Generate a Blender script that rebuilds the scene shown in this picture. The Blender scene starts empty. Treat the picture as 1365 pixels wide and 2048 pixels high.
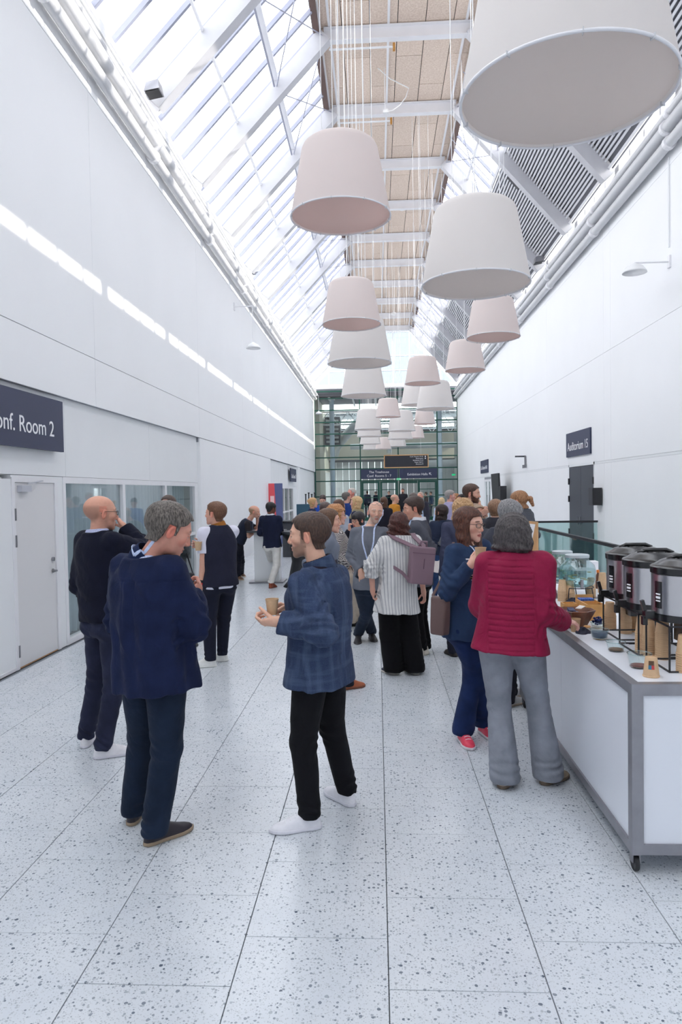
import bpy, math, random
import numpy as np
from mathutils import Vector, Matrix

# ------------------------------------------------------------ camera, world, sun, exposure
F_PX, VPX, VPY, ROLL, CAM_H = 1410.0, 755.0, 981.0, 0.015, 1.88
def _cam_basis():
    y = np.array([VPX - 682.5, 1024 - VPY, F_PX], float); y /= np.linalg.norm(y)
    u = np.array([-math.sin(ROLL), math.cos(ROLL), 0.0]); u -= y * (u @ y); u /= np.linalg.norm(u)
    x = np.cross(u, y)
    if x[0] < 0: x = -x
    return np.stack([x, y, u])
CM = _cam_basis()
CAMP = np.array([0, 0, CAM_H])
def ray(px, py): return CM @ np.array([px - 682.5, 1024 - py, F_PX])
def atY(px, py, Y):
    v = ray(px, py); return CAMP + v * (Y / v[1])
def atX(px, py, X):
    v = ray(px, py); return CAMP + v * (X / v[0])
def atZ(px, py, Z=0.0):
    v = ray(px, py); return CAMP + v * ((Z - CAM_H) / v[2])

scene = bpy.context.scene
COL = scene.collection
cd = bpy.data.cameras.new('camera'); cam = bpy.data.objects.new('camera', cd); COL.objects.link(cam)
r_, u_, f_ = CM[:, 0], CM[:, 1], CM[:, 2]
m = Matrix(((r_[0], u_[0], -f_[0], 0), (r_[1], u_[1], -f_[1], 0), (r_[2], u_[2], -f_[2], CAM_H), (0, 0, 0, 1)))
cam.matrix_world = m
cd.sensor_fit = 'HORIZONTAL'; cd.sensor_width = 36.0; cd.lens = F_PX / 1365.0 * 36.0
cd.clip_start = 0.05; cd.clip_end = 400
scene.camera = cam

world = bpy.data.worlds.new('World'); scene.world = world; world.use_nodes = True
wn = world.node_tree.nodes; wl = world.node_tree.links
bg = wn['Background']; bg.inputs[0].default_value = (0.97, 0.985, 1.0, 1); bg.inputs[1].default_value = 4.2
sd = bpy.data.lights.new('sun', 'SUN'); sun = bpy.data.objects.new('sun', sd); COL.objects.link(sun)
sd.energy = 7.0; sd.angle = math.radians(0.6); sd.color = (1.0, 0.93, 0.82)
sdir = Vector((-1.0, 0.10, -0.405)).normalized()
sun.rotation_euler = sdir.to_track_quat('-Z', 'Y').to_euler(); sun.location = (12, 0, 14)
vs = scene.view_settings
vs.view_transform = 'Standard'; vs.look = 'None'; vs.gamma = 1.0; vs.use_curve_mapping = False; vs.exposure = 0.16
cy = scene.cycles
cy.use_denoising = True
cy.max_bounces = 10; cy.diffuse_bounces = 6; cy.glossy_bounces = 4; cy.transmission_bounces = 6
cy.transparent_max_bounces = 24; cy.caustics_reflective = False; cy.caustics_refractive = False
cy.sample_clamp_indirect = 8.0; cy.use_adaptive_sampling = True; cy.adaptive_threshold = 0.02

# ------------------------------------------------------------ helpers
PI = math.pi
def srgb(r, g, b):
    def c(v):
        v /= 255.0
        return v / 12.92 if v <= 0.04045 else ((v + 0.055) / 1.055) ** 2.4
    return (c(r), c(g), c(b), 1.0)

def mat(name, col, rough=0.6, metal=0.0, spec=0.5, bump=0.0, bscale=200.0, var=0.0, vscale=4.0, sheen=0.0, sss=0.0, emit=None, coat=0.0):
    M = bpy.data.materials.new(name); M.use_nodes = True
    nt = M.node_tree; N = nt.nodes; L = nt.links; p = N['Principled BSDF']
    p.inputs['Base Color'].default_value = col
    p.inputs['Roughness'].default_value = rough; p.inputs['Metallic'].default_value = metal
    p.inputs['Specular IOR Level'].default_value = spec
    if sheen: p.inputs['Sheen Weight'].default_value = sheen; p.inputs['Sheen Roughness'].default_value = 0.5
    if sss: p.inputs['Subsurface Weight'].default_value = sss; p.inputs['Subsurface Radius'].default_value = (0.01, 0.004, 0.002)
    if coat: p.inputs['Coat Weight'].default_value = coat
    tc = N.new('ShaderNodeTexCoord')
    if var:
        n = N.new('ShaderNodeTexNoise'); n.inputs['Scale'].default_value = vscale; n.inputs['Detail'].default_value = 5
        L.new(tc.outputs['Object'], n.inputs['Vector'])
        r = N.new('ShaderNodeValToRGB')
        r.color_ramp.elements[0].color = [c * (1 - var) for c in col[:3]] + [1]
        r.color_ramp.elements[1].color = [min(1, c * (1 + var)) for c in col[:3]] + [1]
        r.color_ramp.elements[0].position = 0.3; r.color_ramp.elements[1].position = 0.7
        L.new(n.outputs['Fac'], r.inputs['Fac']); L.new(r.outputs['Color'], p.inputs['Base Color'])
    if bump:
        n2 = N.new('ShaderNodeTexNoise'); n2.inputs['Scale'].default_value = bscale; n2.inputs['Detail'].default_value = 3
        L.new(tc.outputs['Object'], n2.inputs['Vector'])
        b = N.new('ShaderNodeBump'); b.inputs['Strength'].default_value = bump; b.inputs['Distance'].default_value = 0.01
        L.new(n2.outputs['Fac'], b.inputs['Height']); L.new(b.outputs['Normal'], p.inputs['Normal'])
    if emit:
        p.inputs['Emission Color'].default_value = emit[0]; p.inputs['Emission Strength'].default_value = emit[1]
    return M

def glass(name, tint=(0.95, 0.98, 0.98), refl=0.08, tintdens=1.0):
    M = bpy.data.materials.new(name); M.use_nodes = True
    nt = M.node_tree; N = nt.nodes; L = nt.links
    N.remove(N['Principled BSDF']); out = N['Material Output']
    t = N.new('ShaderNodeBsdfTransparent'); t.inputs[0].default_value = (*tint, 1)
    g = N.new('ShaderNodeBsdfGlossy'); g.inputs['Roughness'].default_value = 0.02
    ge = N.new('ShaderNodeNewGeometry'); dt = N.new('ShaderNodeVectorMath'); dt.operation = 'DOT_PRODUCT'
    L.new(ge.outputs['Normal'], dt.inputs[0]); L.new(ge.outputs['Incoming'], dt.inputs[1])
    def mth(op, a, b=None):
        n = N.new('ShaderNodeMath'); n.operation = op
        for i, v in enumerate((a, b)):
            if v is None: continue
            if isinstance(v, float): n.inputs[i].default_value = v
            else: L.new(v, n.inputs[i])
        return n.outputs[0]
    c_ = mth('ABSOLUTE', dt.outputs['Value']); i_ = mth('SUBTRACT', 1.0, c_); p5 = mth('POWER', i_, 5.0)
    fr_ = mth('ADD', mth('MULTIPLY', p5, 0.9), refl * .5)
    mx = N.new('ShaderNodeMixShader'); L.new(fr_, mx.inputs[0]); L.new(t.outputs[0], mx.inputs[1]); L.new(g.outputs[0], mx.inputs[2])
    L.new(mx.outputs[0], out.inputs[0])
    return M

def tag(o, label=None, cat=None, group=None, kind=None):
    if label: o['label'] = label
    if cat: o['category'] = cat
    if group: o['group'] = group
    if kind: o['kind'] = kind
    return o

def empty(name, loc=(0, 0, 0), parent=None, **kw):
    o = bpy.data.objects.new(name, None); COL.objects.link(o); o.location = loc
    o.empty_display_size = 0.1
    if parent: o.parent = parent
    return tag(o, **kw)

WORLDLOC = {}
class MB:
    """collects vertices and faces, builds one mesh object"""
    def __init__(s): s.v = []; s.f = []; s.sm = False
    def add(s, vs_, fs):
        n = len(s.v); s.v += [tuple(map(float, v)) for v in vs_]; s.f += [tuple(i + n for i in f) for f in fs]; return s
    def box(s, lo, hi, bevel=0):
        x0, y0, z0 = lo; x1, y1, z1 = hi
        vs_ = [(x0, y0, z0), (x1, y0, z0), (x1, y1, z0), (x0, y1, z0), (x0, y0, z1), (x1, y0, z1), (x1, y1, z1), (x0, y1, z1)]
        return s.add(vs_, [(3, 2, 1, 0), (4, 5, 6, 7), (0, 1, 5, 4), (1, 2, 6, 5), (2, 3, 7, 6), (3, 0, 4, 7)])
    def hexa(s, pts):
        return s.add(pts, [(3, 2, 1, 0), (4, 5, 6, 7), (0, 1, 5, 4), (1, 2, 6, 5), (2, 3, 7, 6), (3, 0, 4, 7)])
    def bar(s, a, b, w, h, up=(0, 0, 1)):
        a = Vector(a); b = Vector(b); d = (b - a).normalized(); u = Vector(up)
        sx = d.cross(u)
        if sx.length < 1e-5: sx = Vector((1, 0, 0))
        sx.normalize(); uu = sx.cross(d).normalized()
        P = []
        for c in (a, b):
            for i, j in ((-1, -1), (1, -1), (1, 1), (-1, 1)):
                P.append(c + sx * (i * w / 2) + uu * (j * h / 2))
        return s.add(P, [(0, 1, 2, 3), (7, 6, 5, 4), (0, 4, 5, 1), (1, 5, 6, 2), (2, 6, 7, 3), (3, 7, 4, 0)])
    def tube(s, pts, r, n=8, closed=False, caps=True):
        pts = [Vector(p) for p in pts]; rs = r if isinstance(r, (list, tuple)) else [r] * len(pts)
        rings = []; prev = None
        for i, p in enumerate(pts):
            if closed: d = pts[(i + 1) % len(pts)] - pts[i - 1]
            else: d = pts[min(i + 1, len(pts) - 1)] - pts[max(i - 1, 0)]
            d.normalize()
            if prev is None:
                a = Vector((0, 0, 1)) if abs(d.z) < .9 else Vector((1, 0, 0))
                u = d.cross(a).normalized()
            else:
                u = (prev - d * prev.dot(d)).normalized()
            prev = u; w = d.cross(u)
            rings.append([p + (u * math.cos(2 * PI * k / n) + w * math.sin(2 * PI * k / n)) * rs[i] for k in range(n)])
        vs_ = [q for R in rings for q in R]; fs = []
        m_ = len(rings)
        for i in range(m_ if closed else m_ - 1):
            for k in range(n):
                a = i * n + k; b = i * n + (k + 1) % n; c = ((i + 1) % m_) * n + (k + 1) % n; d_ = ((i + 1) % m_) * n + k
                fs.append((a, b, c, d_))
        if caps and not closed: fs += [tuple(range(n))[::-1], tuple((m_ - 1) * n + k for k in range(n))]
        return s.add(vs_, fs)
    def lathe(s, prof, c=(0, 0, 0), n=32, axis='z', capb=True, capt=True, sx=1.0, sy=1.0):
        cx, cy_, cz = c; vs_ = []; fs = []
        for r, z in prof:
            for k in range(n):
                a = 2 * PI * k / n
                if axis == 'z': vs_.append((cx + r * math.cos(a) * sx, cy_ + r * math.sin(a) * sy, cz + z))
                elif axis == 'x': vs_.append((cx + z, cy_ + r * math.cos(a), cz + r * math.sin(a)))
                else: vs_.append((cx + r * math.sin(a), cy_ + z, cz + r * math.cos(a)))
        for i in range(len(prof) - 1):
            for k in range(n):
                fs.append((i * n + k, i * n + (k + 1) % n, (i + 1) * n + (k + 1) % n, (i + 1) * n + k))
        if capb: fs.append(tuple(range(n))[::-1])
        if capt: fs.append(tuple((len(prof) - 1) * n + k for k in range(n)))
        return s.add(vs_, fs)
    def build(s, name, m_=None, parent=None, smooth=False, org=None, autosm=None, **kw):
        """vertices are in world space; org is the world place of the object origin"""
        o_ = Vector((0, 0, 0))
        if parent is not None: o_ = Vector(WORLDLOC.get(parent, (0, 0, 0)))
        base = Vector(org) if org is not None else o_
        me = bpy.data.meshes.new(name)
        me.from_pydata([(v[0] - base[0], v[1] - base[1], v[2] - base[2]) for v in s.v], [], s.f)
        me.update()
        if smooth:
            me.polygons.foreach_set('use_smooth', [True] * len(me.polygons))
            if autosm:
                try: me.set_sharp_from_angle(angle=math.radians(autosm))
                except Exception: pass
        ob = bpy.data.objects.new(name, me); COL.objects.link(ob)
        if m_: me.materials.append(m_)
        if parent is not None:
            ob.parent = parent; ob.location = base - o_
        else:
            ob.location = base
        WORLDLOC[ob] = tuple(base)
        return tag(ob, **kw)

def root(name, loc=(0, 0, 0), **kw):
    o = empty(name, loc, **kw); WORLDLOC[o] = tuple(loc); return o

def inst(me, name, loc_local, parent, **kw):
    o = bpy.data.objects.new(name, me); COL.objects.link(o); o.parent = parent; o.location = loc_local
    return tag(o, **kw)

def text_mesh(body, size, extr=0.002, align='CENTER'):
    cu = bpy.data.curves.new('lettering', 'FONT'); cu.body = body; cu.size = size; cu.extrude = extr
    cu.align_x = align; cu.align_y = 'CENTER'; cu.space_line = 1.05
    o = bpy.data.objects.new('lettering', cu); COL.objects.link(o)
    dg = bpy.context.evaluated_depsgraph_get(); dg.update()
    me = bpy.data.meshes.new_from_object(o.evaluated_get(dg))
    bpy.data.objects.remove(o); bpy.data.curves.remove(cu)
    return me
def put_text(body, size, loc, rot, m_, parent, align='CENTER', sx=1.0, name='lettering'):
    me = text_mesh(body, size, align=align); me.materials.clear(); me.materials.append(m_)
    o = bpy.data.objects.new(name, me); COL.objects.link(o)
    pl = Vector(WORLDLOC.get(parent, (0, 0, 0)))
    o.parent = parent; o.location = Vector(loc) - pl; o.rotation_euler = rot; o.scale = (sx, 1, 1)
    return o
def copy_tree(o, parent=None):
    c = o.copy(); COL.objects.link(c)
    if parent is not None: c.parent = parent
    for ch in list(o.children): copy_tree(ch, c)
    return c
def shade_mat(c=(236, 233, 232), f=.28, nm='shade_cloth', tc_=(240, 224, 218)):
    M = bpy.data.materials.new(nm); M.use_nodes = True
    nt = M.node_tree; N = nt.nodes; L = nt.links; p = N['Principled BSDF']
    p.inputs['Base Color'].default_value = srgb(*c); p.inputs['Roughness'].default_value = .85
    tr = N.new('ShaderNodeBsdfTranslucent'); tr.inputs[0].default_value = srgb(*tc_)
    mx = N.new('ShaderNodeMixShader'); mx.inputs[0].default_value = f
    L.new(p.outputs[0], mx.inputs[1]); L.new(tr.outputs[0], mx.inputs[2]); L.new(mx.outputs[0], N['Material Output'].inputs[0])
    return M
# ------------------------------------------------------------ materials of the setting
def terrazzo():
    M = bpy.data.materials.new('terrazzo'); M.use_nodes = True
    nt = M.node_tree; N = nt.nodes; L = nt.links; p = N['Principled BSDF']
    g = N.new('ShaderNodeNewGeometry')
    def chips(scale, lo, hi, seedoff):
        mp = N.new('ShaderNodeMapping'); mp.inputs['Location'].default_value = (seedoff, seedoff * .7, 0)
        L.new(g.outputs['Position'], mp.inputs['Vector'])
        nz = N.new('ShaderNodeTexNoise'); nz.inputs['Scale'].default_value = scale * .9; L.new(mp.outputs[0], nz.inputs['Vector'])
        ad = N.new('ShaderNodeMixRGB'); ad.blend_type = 'ADD'; ad.inputs[0].default_value = 0.35 / scale
        L.new(mp.outputs[0], ad.inputs[1]); L.new(nz.outputs['Color'], ad.inputs[2])
        v = N.new('ShaderNodeTexVoronoi'); v.feature = 'F1'; v.inputs['Scale'].default_value = scale; v.inputs['Randomness'].default_value = 1.0
        L.new(ad.outputs[0], v.inputs['Vector'])
        sp = N.new('ShaderNodeSeparateColor'); L.new(v.outputs['Color'], sp.inputs[0])
        rr = N.new('ShaderNodeMapRange'); rr.inputs['From Min'].default_value = 0; rr.inputs['From Max'].default_value = 1
        rr.inputs['To Min'].default_value = lo; rr.inputs['To Max'].default_value = hi; L.new(sp.outputs[0], rr.inputs['Value'])
        lt = N.new('ShaderNodeMath'); lt.operation = 'LESS_THAN'; L.new(v.outputs['Distance'], lt.inputs[0]); L.new(rr.outputs[0], lt.inputs[1])
        return lt, sp
    base = N.new('ShaderNodeTexNoise'); base.inputs['Scale'].default_value = 3.0; base.inputs['Detail'].default_value = 6
    L.new(g.outputs['Position'], base.inputs['Vector'])
    r = N.new('ShaderNodeValToRGB'); r.color_ramp.elements[0].color = srgb(198, 205, 213); r.color_ramp.elements[1].color = srgb(218, 222, 226)
    L.new(base.outputs['Fac'], r.inputs['Fac'])
    cur = r.outputs['Color']
    for scale, lo, hi, off, c0, c1 in ((150, -.15, .55, 3.1, srgb(176, 182, 188), srgb(198, 203, 208)), (75, -.25, .46, 7.7, srgb(134, 142, 152), srgb(184, 190, 197)),
                                       (46, -.42, .38, 1.3, srgb(92, 102, 116), srgb(168, 175, 184))):
        lt, sp = chips(scale, lo, hi, off)
        cr = N.new('ShaderNodeMixRGB'); cr.inputs[1].default_value = c0; cr.inputs[2].default_value = c1; L.new(sp.outputs[1], cr.inputs[0])
        mx = N.new('ShaderNodeMixRGB'); L.new(lt.outputs[0], mx.inputs[0]); L.new(cur, mx.inputs[1]); L.new(cr.outputs[0], mx.inputs[2])
        cur = mx.outputs[0]
    L.new(cur, p.inputs['Base Color'])
    p.inputs['Roughness'].default_value = 0.22; p.inputs['Specular IOR Level'].default_value = 0.4
    return M
M_TERR = terrazzo()
M_GROUT = mat('grout', srgb(120, 126, 134), 0.8)
M_WALL = mat('wall_paint', srgb(241, 242, 244), 0.55, var=0.012, vscale=0.7)
M_WALL2 = mat('painted_panel', srgb(234, 236, 238), 0.5, var=0.015, vscale=1.2)
M_JOINT = mat('joint', srgb(150, 152, 158), 0.8)
M_STEEL = mat('white_steel', srgb(234, 234, 237), 0.4, var=0.02)
M_WHITE = mat('white_paint', srgb(236, 237, 238), 0.4)
M_GREEN = mat('green_frame', srgb(18, 74, 62), 0.4)
M_NAVY = mat('sign_navy', srgb(50, 56, 84), 0.5)
M_TEXT = mat('sign_white', srgb(240, 240, 244), 0.6)
M_GLASSR = glass('roof_glass', (0.97, 0.98, 1.0))
M_GLASSW = glass('window_glass', (0.93, 0.965, 0.97))
M_GLASSC = glass('clear_glass', (0.93, 0.97, 0.97))
M_GLASSG = glass('green_glass', (0.74, 0.86, 0.85))
M_METAL = mat('brushed_metal', srgb(150, 150, 155), 0.35, metal=0.9)
M_BLACK = mat('black_paint', srgb(30, 31, 36), 0.5)
M_DARK = mat('dark_grey', srgb(60, 62, 68), 0.6)

# ------------------------------------------------------------ floor
XL, XR, YE = -3.85, 5.0, 44.0
TW, TL, GAP = 0.602, 0.604, 0.004
flo = root('floor', kind='structure')
MB().box((XL - 3.0, -6.3, -.2), (XR + 1.2, YE + 22, -.014)).build('screed', M_GROUT, flo)
tile_me = {}
def tile_mesh(w, l):
    k = (round(w, 3), round(l, 3))
    if k not in tile_me:
        b = 0.0015; hw, hl = w / 2 - GAP / 2, l / 2 - GAP / 2
        vs_ = [(-hw, -hl, -.012), (hw, -hl, -.012), (hw, hl, -.012), (-hw, hl, -.012), (-hw, -hl, -b), (hw, -hl, -b), (hw, hl, -b), (-hw, hl, -b),
               (-hw + b, -hl + b, 0), (hw - b, -hl + b, 0), (hw - b, hl - b, 0), (-hw + b, hl - b, 0)]
        fs = [(8, 9, 10, 11)] + [(i, (i + 1) % 4, (i + 1) % 4 + 4, i + 4) for i in range(4)] + [(i + 4, (i + 1) % 4 + 4, (i + 1) % 4 + 8, i + 8) for i in range(4)]
        me = bpy.data.meshes.new('tile'); me.from_pydata(vs_, [], fs); me.materials.append(M_TERR); tile_me[k] = me
    return tile_me[k]
rest = MB(); near = MB()
edges = [XL] + [0.016 + TW * k for k in range(-6, 9) if XL + .02 < 0.016 + TW * k < XR - .02] + [XR]
ntile = 0
for ci in range(len(edges) - 1):
    x0, x1 = edges[ci], edges[ci + 1]
    kcol = round((x0 - 0.016) / TW) if ci else -7
    y0 = 2.607 + (0.302 if kcol % 2 else 0.0)
    k = -16
    while True:
        a = y0 + k * TL; k += 1
        if a > YE - .1: break
        # visible near field: own tiles
        xc = (x0 + x1) / 2; yc = a + TL / 2
        vis = yc > 2.2 and yc < 12.6 and (xc - x1 + x0) / yc > -.68 - .05 and (xc - .4) / yc < .45
        if vis:
            inst(tile_mesh(x1 - x0, TL), 'tile', (xc, yc, 0), flo); ntile += 1
        else:
            rest.box((x0 + GAP / 2, a + GAP / 2, -.012), (x1 - GAP / 2, min(a + TL, YE) - GAP / 2, 0))
rest.build('tile_field', M_TERR, flo, kind='stuff')
MB().box((-9, YE, -.013), (12, YE + 16, 0)).build('hall_paving', M_TERR, flo)

# ------------------------------------------------------------ walls
WT = 8.45   # top of the side walls
def wall_slab(name, side):
    return root(name, kind='structure')
wl_ = root('wall_left', kind='structure')
# upper wall: body plus facing panels with open joints
MB().box((XL - .30, -6, 3.10), (XL - .02, YE, WT)).build('core', M_JOINT, wl_)
ys = [-6, -1.5, 3.5, 9.56, 15.24, 20.3, 25.4, 30.5, 35.6, 40.0, YE]
g = .006
for a, b in zip(ys[:-1], ys[1:]):
    for z0, z1 in ((3.10, 3.745), (3.755, 7.365), (7.375, WT)):
        MB().box((XL - .02, a + g / 2, z0), (XL, b - g / 2, z1)).build('wall_panel', M_WALL, wl_)
# lower wall: recessed bay up to Y 15.24, flush part, recessed bay, flush end
RX = XL - .07
def lowbox(y0, y1, z0, z1, x=RX, nm='wall_panel', m_=None, par=None):
    return MB().box((x - .12, y0, z0), (x, y1, z1)).build(nm, m_ or M_WALL2, par or wl_)
for a, b in ((-6, 4.2), (4.206, 8.70), (8.706, 12.0), (12.006, 15.24)):
    lowbox(a, b, 2.12, 3.10)
lowbox(-6, 2.8, 0, 2.114); lowbox(2.806, 5.6, 0, 2.114); lowbox(5.606, 7.36, 0, 2.07)
lowbox(8.44, 8.60, 0, 2.114)
lowbox(15.02, 15.24, 0, 2.114)
lowbox(7.36, 8.44, 2.09, 2.114)
for a, b in ((15.24, 20.3), (20.306, 25.4)):
    MB().box((XL - .2, a, 0), (XL, b, 3.085)).build('wall_panel', M_WALL, wl_)
MB().box((XL - .2, 15.2, 3.0), (XL - .03, 25.4, 3.1)).build('joint_strip', M_JOINT, wl_)
for k in range(14):                                   # ribbed panels of the far bays
    a = 25.4 + k * .64
    lowbox(a, a + .63, 2.12, 3.08)
for a, b in ((25.4, 26.3), (32.6, 34.3)): lowbox(a, b, 0, 2.114)
MB().box((XL - .2, 34.3, 0), (XL, 35.2, 3.085)).build('wall_panel', M_WALL, wl_)
for k in range(14):
    a = 35.2 + k * .6286; lowbox(a, a + .62, 0, 3.08)
MB().box((XL - 2.8, -6, -.1), (XL - 2.6, YE, 3.2)).box((XL - 2.8, YE, -.1), (XL - .02, YE + .1, 3.2)).box((XL - 2.8, -6.1, -.1), (XL - .02, -6, 3.2)).box((XL - 2.6, 16.2, 0), (XL - .2, 16.3, 3.2)).build('room_wall', mat('back_room', srgb(190, 194, 198), 0.8), wl_)
ald = bpy.data.lights.new('curtain_fill_light', 'AREA'); ald.shape = 'RECTANGLE'; ald.size = 1.2; ald.size_y = 5.5; ald.energy = 42; ald.color = (1, .98, .96)  # unseen fill light added behind the curtains to brighten them
al = bpy.data.objects.new('curtain_fill_light', ald); COL.objects.link(al); al.location = (XL - 1.4, 11.6, 2.95)
MB().box((XL - 2.8, -6, 3.0), (XL - .2, YE, 3.12)).build('soffit', M_JOINT, wl_)
MB().box((XL - .12, -6, 0), (RX + .008, 7.36, .035)).build('skirting', M_STEEL, wl_)

# door_1 on the left
d1 = root('door_1', (RX, 7.43, 0), kind='structure')
MB().box((RX - .1, 7.36, 0), (RX + .012, 7.425, 2.09)).box((RX - .1, 8.365, 0), (RX + .012, 8.44, 2.09)).box((RX - .1, 7.425, 2.035), (RX + .012, 8.365, 2.09)).build('door_frame', M_STEEL, d1)
leaf = MB().box((RX - .05, 7.43, .012), (RX - .004, 8.36, 2.03)).build('door_leaf', mat('door_white', srgb(222, 221, 222), 0.45), d1)
MB().box((RX - .1, 7.43, 0), (RX + .0, 8.36, .008)).build('threshold', mat('oak_sill', srgb(196, 150, 110), 0.6), d1)
for z in (1.62, 1.33, 0.13):
    MB().box((RX - .004, 7.405, z), (RX + .02, 7.43, z + .13)).build('hinge', M_METAL, d1)
MB().box((RX - .004, 7.50, 1.93), (RX + .05, 7.72, 2.0)).bar((RX + .055, 7.62, 2.02), (RX + .05, 7.98, 2.055), .02, .012).build('door_closer', mat('closer_grey', srgb(190, 192, 200), .5), d1)
hd = MB().lathe([(.025, 0), (.025, .012), (.012, .014), (.012, .05)], (RX, 8.28, .98), 16, axis='x').bar((RX + .05, 8.285, .98), (RX + .05, 8.17, .98), .016, .018)
hd.lathe([(.026, 0), (.026, .02), (.02, .022)], (RX, 8.28, 1.12), 16, axis='x').build('door_handle', M_METAL, d1, smooth=True, autosm=40)

# windows strip on the left
def curtain_mat():
    return shade_mat((196, 206, 212), .3, 'curtain_cloth', (200, 212, 220))
M_CURT = curtain_mat()
w1 = root('window_1', (RX, 8.62, 0), kind='structure')
MB().box((RX - .09, 8.60, 0.0), (RX + .012, 15.02, .07)).build('window_sill', M_STEEL, w1)
MB().box((RX - .09, 8.60, 2.035), (RX + .012, 15.02, 2.115)).build('window_head', M_STEEL, w1)
for y in (8.60, 10.66, 12.82, 14.94):
    MB().box((RX - .09, y, .07), (RX + .012, y + .07 if y in (8.60, 14.94) else y + .11, 2.035)).build('mullion', M_STEEL, w1)
MB().box((RX - .07, 12.93, 1.0), (RX + .008, 14.94, 1.06)).build('transom', M_STEEL, w1)
for a, b, z0, z1 in ((8.67, 10.66, .07, 2.035), (10.77, 12.82, .07, 2.035), (12.93, 14.94, 1.06, 2.035), (12.93, 14.94, .07, 1.0)):
    MB().box((RX - .05, a, z0), (RX - .04, b, z1)).build('pane', M_GLASSW, w1)
def curtain(par, x, y0, y1, z0, z1, amp=.045, period=.16, nm='curtain'):
    b = MB(); n = int((y1 - y0) / period * 8); vs_ = []; rnd = random.Random(5)
    for k in range(n + 1):
        t = k / n; yy = y0 + (y1 - y0) * t
        o = amp * math.sin(k / 8 * 2 * PI + .6 * math.sin(k * .13)) * (.7 + .3 * math.sin(k * .05))
        vs_ += [(x + o, yy, z0), (x + o * .8, yy, z1)]
    b.add(vs_, [(2 * k, 2 * k + 2, 2 * k + 3, 2 * k + 1) for k in range(n)])
    o = b.build(nm, M_CURT, par, smooth=True); return o
cu = root('curtain', (RX - .2, 11.8, 0), label='long pale grey pleated curtain drawn behind the white framed window beside the door', cat='curtain')
curtain(cu, RX - .22, 8.62, 11.9, .05, 2.1, nm='curtain_width'); curtain(cu, RX - .25, 11.8, 14.98, .05, 2.1, nm='curtain_width')
MB().bar((RX - .23, 8.6, 2.1), (RX - .23, 15.0, 2.1), .03, .02).build('curtain_rail', M_STEEL, cu)

# far left windows/doors bay (26.3..32.6)
w2 = root('window_2', (RX, 26.3, 0), kind='structure')
MB().box((RX - .09, 26.3, 2.03), (RX + .02, 32.6, 2.12)).build('window_head', M_STEEL, w2)
MB().box((RX - .09, 26.3, 0), (RX + .02, 32.6, .08)).build('window_sill', M_STEEL, w2)
for y in (26.3, 27.9, 29.5, 31.0, 32.5):
    MB().box((RX - .09, y, .08), (RX + .02, y + .12, 2.03)).build('mullion', M_STEEL, w2)
for a, b in ((26.42, 27.9), (28.02, 29.5), (29.62, 31.0), (31.12, 32.5)):
    MB().box((RX - .06, a, 1.0), (RX + .01, b, 1.07)).build('transom', M_STEEL, w2)
    MB().box((RX - .05, a, .08), (RX - .04, b, 1.0)).build('pane', M_GLASSW, w2)
    MB().box((RX - .05, a, 1.07), (RX - .04, b, 2.03)).build('pane', M_GLASSW, w2)

# right wall
wr = root('wall_right', kind='structure')
MB().box((XR + .02, -6, -.2), (XR + .32, 16.55, 8.1)).box((XR + .02, 18.68, -.2), (XR + .32, 31.3, 8.1)).box((XR + .02, 16.55, 2.46), (XR + .32, 18.68, 8.1)).box((XR + .02, 33.2, -.2), (XR + .32, YE, 8.1)).box((XR + .02, 31.3, 2.3), (XR + .32, 33.2, 8.1)).build('core', M_JOINT, wr)
ysr = [-6, 2.0, 8.6, 15.36, 15.82, 21.0, 26.3, 31.3, 33.2, 38.6, YE]
for a, b in zip(ysr[:-1], ysr[1:]):
    for z0, z1 in ((0, 2.40), (2.455, 4.80), (4.806, 7.27), (7.276, 8.1)):
        if z0 == 0:
            segs = [(a, b)]
            if a < 18 < b: segs = [(a, 16.52), (18.70, b)]
            if a == 31.3: segs = []
        else: segs = [(a, b)]
        if b - a < .5 and z0 > 0 and z0 < 7: segs = [(a, b)]
        for p_, q_ in segs:
            MB().box((XR, p_ + g / 2, z0), (XR + .02, q_ - g / 2, z1)).build('wall_panel', M_WALL, wr)
MB().box((XR + .004, -6, 2.404), (XR + .02, YE, 2.451)).build('joint_strip', M_WALL2, wr)
# double door under the auditorium sign
d2 = root('door_2', (XR, 16.6, 0), kind='structure')
M_DDOOR = mat('charcoal_door', srgb(64, 68, 78), 0.5)
MB().box((XR + .0, 16.58, 0), (XR + .06, 17.60, 2.39)).build('door_leaf', M_DDOOR, d2)
MB().box((XR + .0, 17.61, 0), (XR + .06, 18.64, 2.39)).build('door_leaf', M_DDOOR, d2)
MB().box((XR - .004, 16.52, 0), (XR + .1, 16.58, 2.46)).box((XR - .004, 18.64, 0), (XR + .1, 18.70, 2.46)).box((XR - .004, 16.52, 2.40), (XR + .1, 18.70, 2.46)).build('door_frame', M_WALL2, d2)
for y in (16.56, 18.62):
    for z in (1.95, 1.5, .65): MB().box((XR - .03, y, z), (XR, y + .05, z + .16)).build('hinge', M_BLACK, d2)
for y in (17.5, 17.7):
    MB().bar((XR - .05, y, .95), (XR - .05, y, 1.15), .02, .02).box((XR - .05, y - .01, .98), (XR, y + .01, 1.0)).build('door_handle', M_METAL, d2)
MB().box((XR + .09, 16.5, -.02), (XR + .3, 18.72, 2.5)).build('lobby', M_DARK, d2)
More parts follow.
